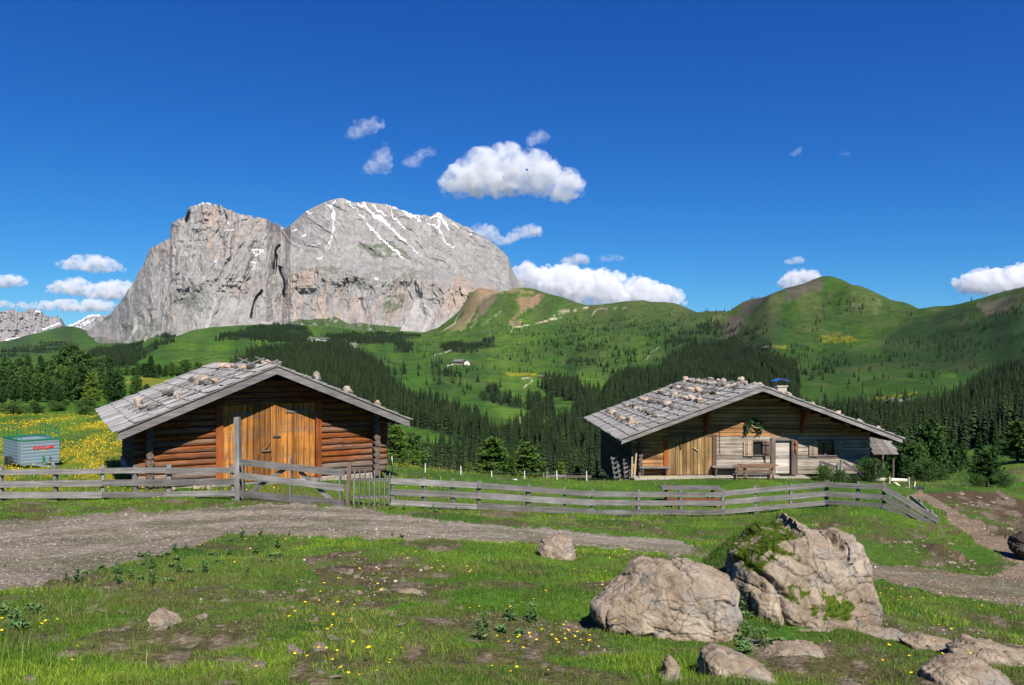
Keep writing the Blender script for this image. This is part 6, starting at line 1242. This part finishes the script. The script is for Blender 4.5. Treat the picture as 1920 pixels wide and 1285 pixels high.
def boulder(outline, Yd, label, thick=.7, seed=1, vox=0, rough=1.0, moss=None, name='boulder', crack=1.0):
    O = np.array(outline, float); O = O if np.sum(O[:, 0]*np.roll(O[:, 1], -1)-np.roll(O[:, 0], -1)*O[:, 1]) > 0 else O[::-1]
    k = Yd/F; c = O.mean(0); d = np.vstack([O, O[:1]])-c; L = np.concatenate([[0], np.cumsum(np.hypot(*np.diff(d, axis=0).T))]); n, m = 90, 30; s = np.linspace(0, L[-1], n, endpoint=False)
    ox, oy = np.interp(s, L, d[:, 0])*k, -np.interp(s, L, d[:, 1])*k
    W, Hh = np.ptp(ox), np.ptp(oy); S = min(W, Hh); T_ = thick*min(W, Hh*1.4)*.5
    ph = np.linspace(-math.pi/2, math.pi/2, m); cr = np.abs(np.cos(ph))**.4; X_ = ox[None]*cr[:, None]; Z_ = oy[None]*cr[:, None]; Y_ = np.repeat((np.sin(ph)*T_)[:, None], n, 1)+Z_*.28
    g = np.arange(m*n).reshape(m, n); b = np.roll(g, -1, 1); fc = np.stack([g[:-1], b[:-1], b[1:], g[1:]], -1).reshape(-1, 4)
    o = npmesh(name, np.stack([X_.ravel(), Y_.ravel(), Z_.ravel()], 1), fc, M_BOULD)
    rm = o.modifiers.new('even', 'REMESH'); rm.mode = 'VOXEL'; rm.voxel_size = S/(vox or 50)
    me = bpy.data.meshes.new_from_object(o.evaluated_get(bpy.context.evaluated_depsgraph_get())); o.modifiers.clear(); o.data = me
    if not me.materials: me.materials.append(M_BOULD)
    nv = len(me.vertices); V = np.zeros(nv*3, np.float32); me.vertices.foreach_get('co', V); V = V.reshape(-1, 3).astype(float); N = np.zeros(nv*3, np.float32); me.vertices.foreach_get('normal', N); N = N.reshape(-1, 3).astype(float)
    f = 1.0/max(S, .2); a = (V[:, 0], V[:, 1], V[:, 2])
    # big facets, rounded lumps, fine pitting
    wp = [(n3(*a, 3*f, 3, seed+60+i)-.5)*.45*S for i in range(3)]; w = (a[0]+wp[0], a[1]+wp[1], a[2]+wp[2])
    dis = (n3(*a, 1.7*f, 3, seed)-.5)*.42*S+(n3(*a, 6*f, 5, seed+9)-.5)*.20*S+(n3(*a, 20*f, 4, seed+12)-.5)*.07*S
    bl = np.floor(n3(*w, 3.6*f, 2, seed+40)*13)/13; dis += (bl-.5)*.26*S
    for fa, fb, th, am in ((3.4, 1.0, .88, 1.0), (1.3, 2.8, .91, .8), (8.5, 3.0, .86, .5), (4.0, 9.0, .88, .45)):
        v = ridged(w[0]*fa*f+seed+w[1]*f, w[2]*fb*f+w[1]*fa*f*.7, 1, seed+int(fa*7)); dis -= np.clip((v-th)/(1-th), 0, 1)**1.5*.10*S*crack*am*np.clip(n3(*a, 2*f, 2, seed+int(fa*3))*3-.9, 0, 1)
    V = V+N*(dis*rough)[:, None]; me.vertices.foreach_set('co', V.astype(np.float32).ravel())
    me.polygons.foreach_set('use_smooth', np.ones(len(me.polygons), bool)); me.update()
    mo_ = np.zeros(nv); pxv = a[0]/k+c[0]; pyv = c[1]-a[2]/k
    for P in (moss or []):
        jx = (n3(*a, 9, 4, 77)-.5)*170; mo_ = np.maximum(mo_, (inpoly(pxv+jx, pyv+jx*.6, P) & (N[:, 2] > -.35))*1.0)
    at = me.attributes.new('Moss', 'FLOAT', 'POINT'); at.data.foreach_set('value', mo_.astype(np.float32))
    o.location = ((c[0]-CX)*k, Yd, (HZ-c[1])*k); tag(o, label, 'boulder' if max(W, Hh) > .6 else 'stone')
    return o, mo_
BA, mossA = boulder([(1372,1120),(1363,1090),(1366,1066),(1374,1046),(1392,1026),(1412,1008),(1432,996),(1452,990),(1468,984),(1478,978),(1488,964),(1498,963),(1522,980),(1547,990),(1556,1004),(1561,1022),(1580,1006),(1606,1010),(1620,1042),(1624,1080),(1636,1110),(1637,1150),(1625,1180),(1600,1215),(1500,1230),(1484,1212),(1474,1180),(1460,1185),(1430,1180),(1395,1170),(1380,1150)], 8.35, 'biggest pale boulder, craggy and upright beside the grassy mound', .75, 3, 130, .5, [[(1352,1048),(1388,1010),(1430,982),(1470,970),(1476,996),(1452,1012),(1420,1018),(1398,1044)], [(1505,1100),(1545,1085),(1562,1102),(1530,1128),(1514,1144),(1503,1118)], [(1440,1070),(1460,1060),(1470,1100),(1450,1100)]], crack=1.2)
BB, _m = boulder([(1108,1130),(1140,1105),(1180,1080),(1210,1062),(1260,1068),(1310,1060),(1350,1070),(1382,1085),(1393,1112),(1388,1142),(1374,1172),(1360,1188),(1368,1225),(1362,1252),(1300,1262),(1240,1252),(1208,1225),(1205,1195),(1190,1170),(1150,1165),(1115,1158)], 7.0, 'second biggest boulder, broad and rounded, left of the craggy one', .6, 17, 120, .5, crack=1.1)
boulder([(1003,1030),(1018,1014),(1048,1008),(1076,1012),(1082,1035),(1085,1068),(1062,1072),(1040,1052),(1012,1048)], 12.6, 'cracked square boulder by the far edge of the gravel track', .8, 23, 60, .6)
for O_, Yd, lab, sd_ in (([(1415,1265),(1424,1232),(1452,1212),(1500,1207),(1540,1213),(1550,1235),(1548,1270)], 6.3, 'low reddish rounded rock in the grass in front of the craggy boulder', 31), ([(1318,1268),(1322,1236),(1342,1224),(1398,1238),(1440,1258),(1472,1290),(1480,1330),(1380,1330),(1335,1300)], 5.3, 'long sloping rock with a dark left face at the bottom edge', 33), ([(1238,1268),(1247,1244),(1256,1234),(1270,1246),(1280,1276),(1262,1292),(1242,1288)], 5.2, 'small pointed rock below the broad rounded boulder', 35),
  ([(1735,1300),(1738,1262),(1760,1250),(1800,1241),(1850,1244),(1880,1262),(1905,1300),(1900,1330),(1750,1330)], 5.6, 'layered rock at the bottom right corner', 37), ([(1622,1250),(1640,1236),(1662,1240),(1692,1254),(1700,1270),(1630,1270)], 6.3, 'small flat rock between the low rocks at the bottom right', 39), ([(1480,1200),(1500,1184),(1560,1178),(1600,1182),(1640,1178),(1690,1186),(1720,1200),(1700,1222),(1620,1215),(1560,1218),(1490,1212)], 7.6, 'left end of the low crumbly rock ledge under the craggy boulder', 41),
  ([(1690,1200),(1730,1192),(1790,1204),(1812,1222),(1790,1238),(1740,1230),(1700,1222)], 7.2, 'middle piece of the low crumbly rock ledge', 43), ([(1790,1225),(1830,1204),(1880,1212),(1960,1240),(1980,1300),(1920,1310),(1860,1262),(1810,1246)], 6.7, 'right end of the low crumbly rock ledge at the right edge', 45), ([(280,1150),(296,1143),(322,1155),(350,1182),(342,1194),(312,1192),(288,1200),(276,1194),(298,1176)], 6.4, 'largest stone in the left foreground grass, angular and pale', 47), ([(84,1228),(104,1219),(130,1219),(137,1229),(120,1238),(90,1238)], 5.6, 'flat pale stone near the bottom left corner', 49),
  ([(682,1050),(712,1042),(745,1040),(775,1048),(770,1062),(740,1060),(700,1058)], 12.2, 'long low slab in the brown patch below the gravel track', 51), ([(782,1054),(798,1050),(814,1064),(812,1076),(796,1072)], 11.4, 'short slab right of the long low slab', 53), ([(714,1152),(726,1146),(750,1148),(752,1158),(720,1160)], 7.0, 'flat grey stone in the middle of the foreground grass', 55), ([(700,1112),(716,1104),(732,1110),(728,1120),(704,1120)], 8.4, 'left one of two pale slabs in the middle grass', 57), ([(744,1108),(770,1104),(792,1110),(786,1122),(750,1124)], 8.3, 'right one of two pale slabs in the middle grass', 59), ([(622,1260),(634,1250),(648,1256),(652,1274),(628,1276)], 5.0, 'small upright stone near the bottom centre left', 61), ([(62,1176),(72,1168),(82,1172),(86,1182),(66,1184)], 6.6, 'small stone at the left edge grass', 63), ([(98,1170),(108,1150),(122,1148),(124,1162),(110,1180)], 6.9, 'rough stone in the eroded hollow at the left', 65), ([(208,1158),(218,1150),(226,1160),(218,1170),(208,1168)], 6.9, 'thin stone standing in the left grass', 66), ([(850,1090),(868,1076),(884,1072),(888,1080),(868,1094),(856,1098)], 10.0, 'tilted stone in the brown tussock at the centre', 67), ([(1895,1030),(1903,1008),(1930,1000),(1960,1010),(1960,1050),(1910,1046)], 21.5, 'dark broken stump at the right edge by the muddy track', 69)):
    boulder(O_, Yd, lab, .9, sd_, 44, .7)
bpy.data.objects[[q.name for q in bpy.data.objects if q.get('label','').startswith('dark broken stump')][0]].data.materials[0] = M_CLADD
# scattered small stones
SM = [rock_mesh('field_stone', 91+k, 1, r_, z_, 2, .55, mat=M_BOULD) for k, (r_, z_) in enumerate(((.8, .5), (.7, .6), (.9, .4), (.75, .7)))]
rs = random.Random(41)
def small_stones(n, P, lab, grp, s0, s1):
    c = 0; xs = [p[0] for p in P]; ys = [p[1] for p in P]
    while c < n:
        px, py = rs.uniform(min(xs), max(xs)), rs.uniform(min(ys), max(ys))
        if not bool(inpoly(np.array([px]), np.array([py]), P)[0]): continue
        q = hit(px, py, 3, 60)
        if q is None: continue
        s = rs.uniform(s0, s1)*rs.uniform(.6, 1.2)*(1+q[1]/25); o = bpy.data.objects.new('field_stone', rs.choice(SM)); o.location = (q[0], q[1], q[2]+s*.05); o.scale = (s, s*rs.uniform(.7, 1.1), s*rs.uniform(.5, .9)); o.rotation_euler = (rs.uniform(-.3, .3), rs.uniform(-.3, .3), rs.uniform(0, 6.28)); link(o); tag(o, lab, 'stone', grp); c += 1
small_stones(46, [(20,1140),(400,1110),(640,1140),(700,1285),(0,1285)], 'small stone half sunk in the left foreground grass', 'small stones in the left foreground grass', .025, .07)
small_stones(30, [(430,1040),(800,1045),(900,1120),(760,1200),(560,1190),(400,1100)], 'small stone in the worn patches below the gravel track', 'small stones in the worn patches', .025, .06)
small_stones(34, [(0,1000),(160,985),(240,1000),(140,1040),(0,1070)], 'pale stone chip lying on the left part of the gravel track', 'stone chips on the left part of the track', .02, .05)
small_stones(30, [(1650,1030),(1700,1000),(1790,1020),(1860,1075),(1740,1060)], 'pale stone on the eroded bank below the steep fence end', 'pale stones on the eroded bank', .025, .06)
small_stones(24, [(1770,925),(1910,930),(1915,1000),(1850,1010)], 'stone in the trampled mud right of the track', 'stones in the trampled mud', .04, .08)
small_stones(14, [(1200,1240),(1700,1240),(1700,1285),(1200,1285)], 'little stone in the flowery grass at the bottom right', 'little stones at the bottom right', .015, .03)
# gravel: loose chips over the track and bare soil
rv = np.random.default_rng(23); Ng = 90000; Yg = np.exp(rv.uniform(math.log(6), math.log(40), Ng)); ug = rv.uniform(-.7, .7, Ng); Xg = ug*Yg
def gridval(A, u, Y):
    i = np.clip(np.searchsorted(YS, Y)-1, 0, len(YS)-2); j = np.clip(np.searchsorted(US, u)-1, 0, len(US)-2)
    a = (Y-YS[i])/(YS[i+1]-YS[i]); b = (u-US[j])/(US[j+1]-US[j])
    return (A[i, j]*(1-b)+A[i, j+1]*b)*(1-a)+(A[i+1, j]*(1-b)+A[i+1, j+1]*b)*a
bare = gridval(np.clip(trk+soil*.3, 0, 1).reshape(XX.shape), ug, Yg); bare = bare*(1-.8*gridval(ruts.reshape(XX.shape), ug, Yg)); kk = rv.random(Ng) < bare*(.25+.9*sstep(.4, .65, fbm(Xg*.8, Yg*.8, 3, 95)))*.8; Xg, Yg, ug = Xg[kk], Yg[kk], ug[kk]; n = len(Xg)
sz = .0075*(Yg/7)**.5*rv.lognormal(0, .45, n); zz = gridval(ZG, ug, Yg); az = rv.uniform(0, 6.28, n); ca, sa = np.cos(az)*sz, np.sin(az)*sz; hh = sz*rv.uniform(.4, .9, n)
Vg = np.stack([np.stack([Xg+ca, Yg+sa, zz], 1), np.stack([Xg-sa*.8, Yg+ca*.8, zz], 1), np.stack([Xg-ca, Yg-sa, zz], 1), np.stack([Xg+sa*.8, Yg-ca*.8, zz], 1), np.stack([Xg+ca*.3, Yg+sa*.2, zz+hh], 1), np.stack([Xg-ca*.4, Yg-sa*.3, zz+hh*.9], 1)], 1).reshape(-1, 3)
b = np.arange(n)*6; Fg = np.concatenate([np.stack([b+i, b+j, b+q], 1) for i, j, q in ((0, 1, 4), (1, 5, 4), (1, 2, 5), (2, 3, 5), (3, 4, 5), (3, 0, 4))])
cg = np.repeat(np.array((0.20, 0.175, 0.15))*rv.lognormal(0, .42, (n, 1))*rv.uniform(.9, 1.1, (n, 3)), 6, axis=0); tgv = NT('gravel_chips', .95, .1); tgv.color(tgv.n('ShaderNodeAttribute', attribute_name='Col').outputs['Color']); tag(npmesh('gravel', Vg, Fg, tgv.m, cols=cg), kind='stuff')
# ---------------------------------------------------------------- grass blades
rg = np.random.default_rng(17)
def gridval(A, u, Y):
    i = np.clip(np.searchsorted(YS, Y)-1, 0, len(YS)-2); j = np.clip(np.searchsorted(US, u)-1, 0, len(US)-2)
    a = (Y-YS[i])/(YS[i+1]-YS[i]); b = (u-US[j])/(US[j+1]-US[j])
    return (A[i, j]*(1-b)+A[i, j+1]*b)*(1-a)+(A[i+1, j]*(1-b)+A[i+1, j+1]*b)*a
GOK = GRASS_OK.reshape(XX.shape)
def blades(name, N, y0, y1, hfun, wfun, okpow, colfun, seed, keep=None, pw=1.0):
    r = np.random.default_rng(seed); t = r.random(N)
    Y = np.exp(math.log(y0)+t*math.log(y1/y0)) if pw == 1 else (y0**(1-pw+1)+t*(y1**(2-pw)-y0**(2-pw)))**(1/(2-pw))
    u = r.uniform(-.70, .70, N); X = u*Y; g = gridval(GOK, u, Y); clump = fbm(X*3.1, Y*3.1, 4, seed+3); k = r.random(N) < np.clip(g, 0, 1)**okpow*sstep(.28, .5, clump+.12*r.random(N))
    if keep is not None: k &= keep(CX+F*u, X, Y, r)
    u, Y, X, clump = u[k], Y[k], X[k], clump[k]; n = len(u); z = gridval(ZG, u, Y); h = hfun(X, Y, r)*(.55+1.0*clump); w = wfun(Y)*r.uniform(.7, 1.3, n)
    az = r.uniform(0, 6.283, n); lean = r.uniform(.1, .9, n)*h; la = r.uniform(0, 6.283, n); sx, sy = np.cos(az)*w*.5, np.sin(az)*w*.5; dx, dy = np.cos(la)*lean, np.sin(la)*lean
    B = np.stack([X, Y, z-.006], 1); V = np.empty((n, 5, 3)); V[:, 0] = B+np.stack([-sx, -sy, 0*sx], 1); V[:, 1] = B+np.stack([sx, sy, 0*sx], 1)
    M_ = B+np.stack([dx*.35, dy*.35, h*.6], 1); V[:, 2] = M_+np.stack([-sx*.7, -sy*.7, 0*sx], 1); V[:, 3] = M_+np.stack([sx*.7, sy*.7, 0*sx], 1); V[:, 4] = B+np.stack([dx, dy, h], 1)
    b = np.arange(n)*5; Fq = np.stack([b, b+1, b+3, b+2], 1); Ft = np.stack([b+2, b+3, b+4], 1)
    c = np.repeat(colfun(X, Y, r, n), 5, axis=0); o = npmesh(name, V.reshape(-1, 3), [Fq, Ft], M_GRASS, cols=c); tag(o, kind='stuff'); return n
tq = NT('grass_blades', .6, .25); ga = tq.n('ShaderNodeAttribute', attribute_name='Col'); tq.color(ga.outputs['Color'])
tr_ = tq.n('ShaderNodeBsdfTranslucent'); tq.l(ga.outputs['Color'], tr_.inputs[0]); ms = tq.n('ShaderNodeMixShader'); ms.inputs[0].default_value = .3; tq.l(tq.b.outputs[0], ms.inputs[1]); tq.l(tr_.outputs[0], ms.inputs[2]); tq.l(ms.outputs[0], tq.out.inputs[0]); M_GRASS = tq.m
def gcol(X, Y, r, n):
    a = fbm(X*.7, Y*.7, 4, 501)[:, None]; b = r.random((n, 1)); a = sstep(.3, .7, a); c = np.array((0.088, 0.172, 0.010))*(1-a)+np.array((0.205, 0.315, 0.020))*a; a2 = sstep(.55, .68, fbm(X*.45, Y*.45, 4, 503))[:, None]; c = c*(1-a2*.6)+np.array((0.125, 0.150, 0.035))*a2*.6; c = c*(.55+b)
    dry = (r.random((n, 1)) < .10+.42*sstep(.44, .62, fbm(X*.9, Y*.9, 4, 505))[:, None]); c = np.where(dry, np.array((0.20, 0.165, 0.07))*(.6+.7*b), c)
    return c
nb1 = blades('grass', 520000, 3.1, 30, lambda X, Y, r: (.020+.030*fbm(X*.8, Y*.8, 3, 511))*(1+Y*.022), lambda Y: .0026*(Y/4.0)**.75, 1.0, gcol, 31)
nb2 = blades('tall_grass', 16000, 3.2, 26, lambda X, Y, r: .07+.08*r.random(len(X)), lambda Y: .003*(Y/4.0)**.8, 1.0, gcol, 33, lambda px, X, Y, r: fbm(X*.9, Y*.9, 3, 521) > .55)
def strips(px, X, Y, r): return track_mask(px, HZ-F*gridval(ZG, X/Y, Y)/Y, Y) < .5
nb3 = blades('meadow_grass', 110000, 26, 84, lambda X, Y, r: .10+.10*r.random(len(X)), lambda Y: .012*(Y/26.0)**.8, .8, gcol, 35, lambda px, X, Y, r: (px < 560) | (r.random(len(X)) < .35))
print('blades', nb1, nb2, nb3)
# keep boulders' mossy top furry
r_ = np.random.default_rng(3); mv = np.zeros(len(BA.data.vertices)*3, np.float32); BA.data.vertices.foreach_get('co', mv); mv = mv.reshape(-1, 3); sel = np.where(mossA > .5)[0]
if len(sel):
    ii = r_.choice(sel, 5000); P = mv[ii]+r_.normal(size=(len(ii), 3))*.012; P[:, 2] += .004; n = len(P); h = r_.uniform(.008, .026, n); a = r_.uniform(0, 6.28, n); w = .005
    V = np.stack([P+np.stack([np.cos(a)*w, np.sin(a)*w, 0*a], 1), P-np.stack([np.cos(a)*w, np.sin(a)*w, 0*a], 1), P+np.stack([r_.normal(size=n)*.012, -h*.5, h], 1)], 1).reshape(-1, 3)
    cN = np.repeat(np.array((0.06, 0.115, 0.010))+r_.random((n, 1))*np.array((0.11, 0.12, 0.014)), 3, axis=0); mt = npmesh('moss', V, np.arange(n*3).reshape(-1, 3), M_GRASS, BA, cols=cN); mt['kind'] = 'stuff'
# ---------------------------------------------------------------- buttercups
M_YEL = NT('petal', .5, .3); M_YEL.color((0.85, 0.56, 0.01)); M_YEL = M_YEL.m; M_STEM = NT('stem', .7, .2); M_STEM.color((0.06, 0.13, 0.02)); M_STEM = M_STEM.m
def flower_mesh(seed, h):
    r = random.Random(seed); m = MB(); lx, ly = r.uniform(-.02, .02), r.uniform(-.02, .02); m.beam((0, 0, 0), (lx, ly, h), .0022, .0022); ns = len(m.F)
    for i in range(5):
        a = i*1.2566+r.random()*.2; ca, sa = math.cos(a), math.sin(a); b = len(m.V)
        m.V += [(lx, ly, h), (lx+ca*.009-sa*.006, ly+sa*.009+ca*.006, h+.004), (lx+ca*.015, ly+sa*.015, h+.008), (lx+ca*.009+sa*.006, ly+sa*.009-ca*.006, h+.004)]; m.F.append((b, b+1, b+2, b+3))
    me = bpy.data.meshes.new('buttercup'); me.from_pydata(m.V, [], m.F); me.materials.append(M_STEM); me.materials.append(M_YEL)
    for p in me.polygons: p.material_index = 1 if p.index >= ns else 0
    me.update(); return me
FL = [flower_mesh(i, .05+.018*i) for i in range(5)]
rf2 = random.Random(8)
for n, P, lab in ((34, [(900,1150),(1180,1160),(1250,1285),(900,1285)], 'yellow buttercup in the bottom centre grass'), (30, [(1290,1180),(1700,1230),(1920,1240),(1700,1285),(1250,1285)], 'yellow buttercup around the low rocks at the bottom right'), (30, [(1090,1010),(1220,1040),(1180,1090),(1110,1130),(1080,1060)], 'yellow buttercup left of the broad rounded boulder'), (26, [(560,1080),(660,1090),(680,1200),(560,1200)], 'yellow buttercup in the middle left grass'), (20, [(590,1240),(700,1250),(640,1285),(600,1285)], 'yellow buttercup at the bottom edge left of centre'), (16, [(300,1000),(620,1015),(560,1060),(240,1080)], 'yellow buttercup among the weeds at the track edge'), (22, [(680,1050),(900,1040),(1000,1110),(800,1110)], 'yellow buttercup near the worn patches'), (12, [(20,1150),(260,1120),(260,1285),(0,1285)], 'yellow buttercup in the left foreground'), (16, [(200,938),(330,938),(330,950),(200,950)], 'yellow buttercup in the strip under the left fence'), (16, [(1500,1000),(1560,980),(1600,1010),(1540,1040)], 'yellow buttercup behind the craggy boulder'), (14, [(1640,1110),(1840,1130),(1860,1200),(1660,1180)], 'yellow buttercup in the rough grass right of the craggy boulder')):
    cs = []
    for c in range(n):
        if not cs or rf2.random() < .35:
            for _t in range(50):
                a, b = rf2.uniform(min(p[0] for p in P), max(p[0] for p in P)), rf2.uniform(min(p[1] for p in P), max(p[1] for p in P))
                if bool(inpoly(np.array([a]), np.array([b]), P)[0]): break
            q = hit(a, b, 3, 40)
            if q is None: continue
            cs.append(q)
        q = cs[-1]; sp = .2*(q[1]/6); x, y = q[0]+rf2.gauss(0, sp), max(q[1]+rf2.gauss(0, sp), 3.0); o = bpy.data.objects.new('buttercup', rf2.choice(FL)); o.location = (x, y, gz_at(x, y)); s = rf2.uniform(.65, 1.0)*(1+.04*max(0, q[1]-6)); o.scale = (s,)*3; o.rotation_euler = (rf2.uniform(-.3, .3), rf2.uniform(-.3, .3), rf2.uniform(0, 6.28)); link(o); tag(o, lab, 'flower', lab.replace('yellow buttercup', 'buttercups'))
# far buttercups: one mass of little petals in the yellow meadow
r = np.random.default_rng(9); N = 60000; Y = np.sqrt(r.random(N)*(80**2-26.5**2)+26.5**2); u = r.uniform(-.70, -.02, N); X = u*Y; px_ = CX+F*u
k = r.random(N) < sstep(.40, .62, fbm(X*.5, Y*.16, 4, 71))*(px_ < 900)*np.where(px_ > 440, .12, 1.0)*np.where(px_ < 240, 1, .6); X, Y, u = X[k], Y[k], u[k]
z = gridval(ZG, u, Y)+r.uniform(.10, .26, len(X)); s = .016*(Y/28)**.6*r.uniform(.7, 1.3, len(X)); a = r.uniform(0, 6.28, len(X)); C_ = np.stack([X, Y, z], 1)
d1 = np.stack([np.cos(a)*s, np.sin(a)*s, r.normal(size=len(X))*s*.5], 1); d2 = np.stack([-np.sin(a)*s, np.cos(a)*s, r.normal(size=len(X))*s*.5], 1); V = np.stack([C_-d1, C_-d2, C_+d1, C_+d2], 1).reshape(-1, 3)
tag(npmesh('meadow_flowers', V, np.arange(len(X)*4).reshape(-1, 4), M_YEL), kind='stuff')
# leafy weeds along the edge of the track
M_WEED = NT('weed_leaf', .6, .3); M_WEED.color(M_WEED.ramp(M_WEED.noise(M_WEED.coord(), 12, 3), [(.3, (0.045, 0.105, 0.025)), (.7, (0.12, 0.21, 0.06))])); M_WEED = M_WEED.m
def weed_mesh(seed, tall):
    r = random.Random(seed); V = []; Fc = []
    for i in range(60 if tall else 46):
        a = r.uniform(0, 6.28); z0 = r.uniform(0, .26 if tall else .06); L = r.uniform(.08, .16)*(1-.5*z0/.3); e = r.uniform(.15, .9); d = Vector((math.cos(a)*math.cos(e), math.sin(a)*math.cos(e), math.sin(e))); sd_ = Vector((-math.sin(a), math.cos(a), 0))*L*r.uniform(.10, .2); p = Vector((r.gauss(0, .02), r.gauss(0, .02), z0)); b = len(V)
        q1 = p+d*L*.5; q2 = p+d*L*.95+Vector((0, 0, -L*.22)); V += [tuple(p), tuple(q1+sd_), tuple(q2), tuple(q1-sd_)]; Fc += [(b, b+1, b+2, b+3)]
    me = bpy.data.meshes.new('leafy_weed'); me.from_pydata(V, [], Fc); me.materials.append(M_WEED); me.update(); return me
WM = [weed_mesh(i, i % 2) for i in range(6)]
for n, P, lab in ((40, [(110,1090),(350,1015),(420,1010),(560,1030),(450,1080),(200,1110)], 'dark leafy weed along the near edge of the gravel track'), (10, [(0,1130),(100,1130),(60,1190),(0,1200)], 'dark leafy weed at the left edge of the foreground'), (14, [(740,945),(880,952),(860,962),(720,958)], 'leafy weed under the long fence beside the picket gate'), (16, [(1385,1150),(1460,1160),(1470,1215),(1380,1230)], 'leafy weed in the hollow between the two boulders'), (8, [(900,1170),(1000,1160),(1000,1200),(900,1210)], 'broad leaved weed in the middle of the grass'), (6, [(420,1000),(800,1005),(780,1015),(420,1015)], 'weed sprouting at the far side edge of the track')):
    for c in range(n):
        for _t in range(50):
            a, b = rf2.uniform(min(p[0] for p in P), max(p[0] for p in P)), rf2.uniform(min(p[1] for p in P), max(p[1] for p in P))
            if bool(inpoly(np.array([a]), np.array([b]), P)[0]): break
        q = hit(a, b, 3, 40)
        if q is None: continue
        o = bpy.data.objects.new('leafy_weed', rf2.choice(WM)); o.location = (q[0], q[1], q[2]-.01); s = rf2.uniform(.3, .65)*(1+q[1]*.012); o.scale = (s,)*3; o.rotation_euler = (0, 0, rf2.uniform(0, 6.28)); link(o); tag(o, lab, 'weed', lab+' group')
# ---------------------------------------------------------------- far huts
M_HW = flat_mat('far_timber', (0.13, 0.09, 0.065), .9, var=.3, scale=.5); M_HR = flat_mat('far_roof', (0.15, 0.14, 0.135), .9, var=.3, scale=.5); M_HP = flat_mat('far_plaster', (0.66, 0.63, 0.58), .9, var=.1, scale=.5)
def hut(px, py, wpx, hpx, label, wall, rz=0.0, cat='hut', ratio=.8, name='alpine_hut', Ymin=500):
    q = hit(px, py, Ymin, 6000)
    if q is None: return
    w = wpx/F*q[1]; h = hpx/F*q[1]; d = w*ratio; o = empty(name, (q[0], q[1], q[2]-h*.1), rz); tag(o, label, cat); e = h*.52
    MB().box(-w/2, w/2, -d/2, d/2, -h*.3, e).prism([(-w/2, -d/2, e), (w/2, -d/2, e), (0, -d/2, h*.95)], (0, d, 0)).build('wall', wall, o)
    ov = w*.08
    for s in (-1, 1): MB().prism([(0, -d/2-ov, h), (s*(w/2+ov), -d/2-ov, e-.03*h), (s*(w/2+ov), -d/2-ov, e+.06*h), (0, -d/2-ov, h+.08*h)], (0, d+2*ov, 0)).build('roof', M_HR, o)
    MB().box(-w*.12, w*.06, -d/2-.05, -d/2+.02, -h*.05, h*.3).build('door', M_DARK, o)
hut(1671, 757, 15, 11, 'lone dark timber hut with pale foundation on the meadow above the right forest', M_HW, R(20))
hut(1698, 757, 13, 8, 'long low hut right of the lone dark timber hut', M_HW, R(70), ratio=1.6)
hut(862, 682, 15, 8, 'dark roofed farmhouse on the far central meadow', M_HW, R(60), 'farmhouse', 1.3, 'farmhouse')
hut(875, 684, 10, 9, 'white farmhouse beside the dark roofed one on the far central meadow', M_HP, R(10), 'farmhouse', 1, 'farmhouse')
hut(588, 639, 13, 6, 'left one of two mountain inns on the far saddle below the massif', M_HP, R(60), 'inn', 1.5, 'mountain_inn')
hut(608, 639, 17, 5, 'right one of two mountain inns on the far saddle below the massif', M_HP, R(80), 'inn', 1.5, 'mountain_inn')
hut(1016, 709, 8, 5, 'tiny barn alone beside the winding valley path', M_HW, R(30)); hut(1052, 714, 8, 6, 'left one of two small barns on the yellow valley meadow', M_HW, R(20)); hut(1060, 715, 8, 5, 'right one of two small barns on the yellow valley meadow', M_HW, R(50))
hut(1438, 655, 12, 6, 'tiny hut beside the yellow patch on the flank of the green hill', M_HW, R(30)); hut(918, 625, 8, 4, 'tiny barn high on the central slope', M_HW, R(40))
# ---------------------------------------------------------------- the air between here and the far ranges
hz_ = MB().box(-17000, 15000, -300, 18300, -1400, 1270)
hm = bpy.data.materials.new('air'); hm.use_nodes = True; ht = hm.node_tree; ht.nodes.clear(); ho = ht.nodes.new('ShaderNodeOutputMaterial'); hv = ht.nodes.new('ShaderNodeVolumePrincipled')
hv.inputs['Color'].default_value = (0.55, 0.74, 1.0, 1); hv.inputs['Density'].default_value = 0.55e-5; hv.inputs['Anisotropy'].default_value = 0.2; ht.links.new(hv.outputs[0], ho.inputs['Volume'])
tag(hz_.build('haze', hm), kind='stuff')
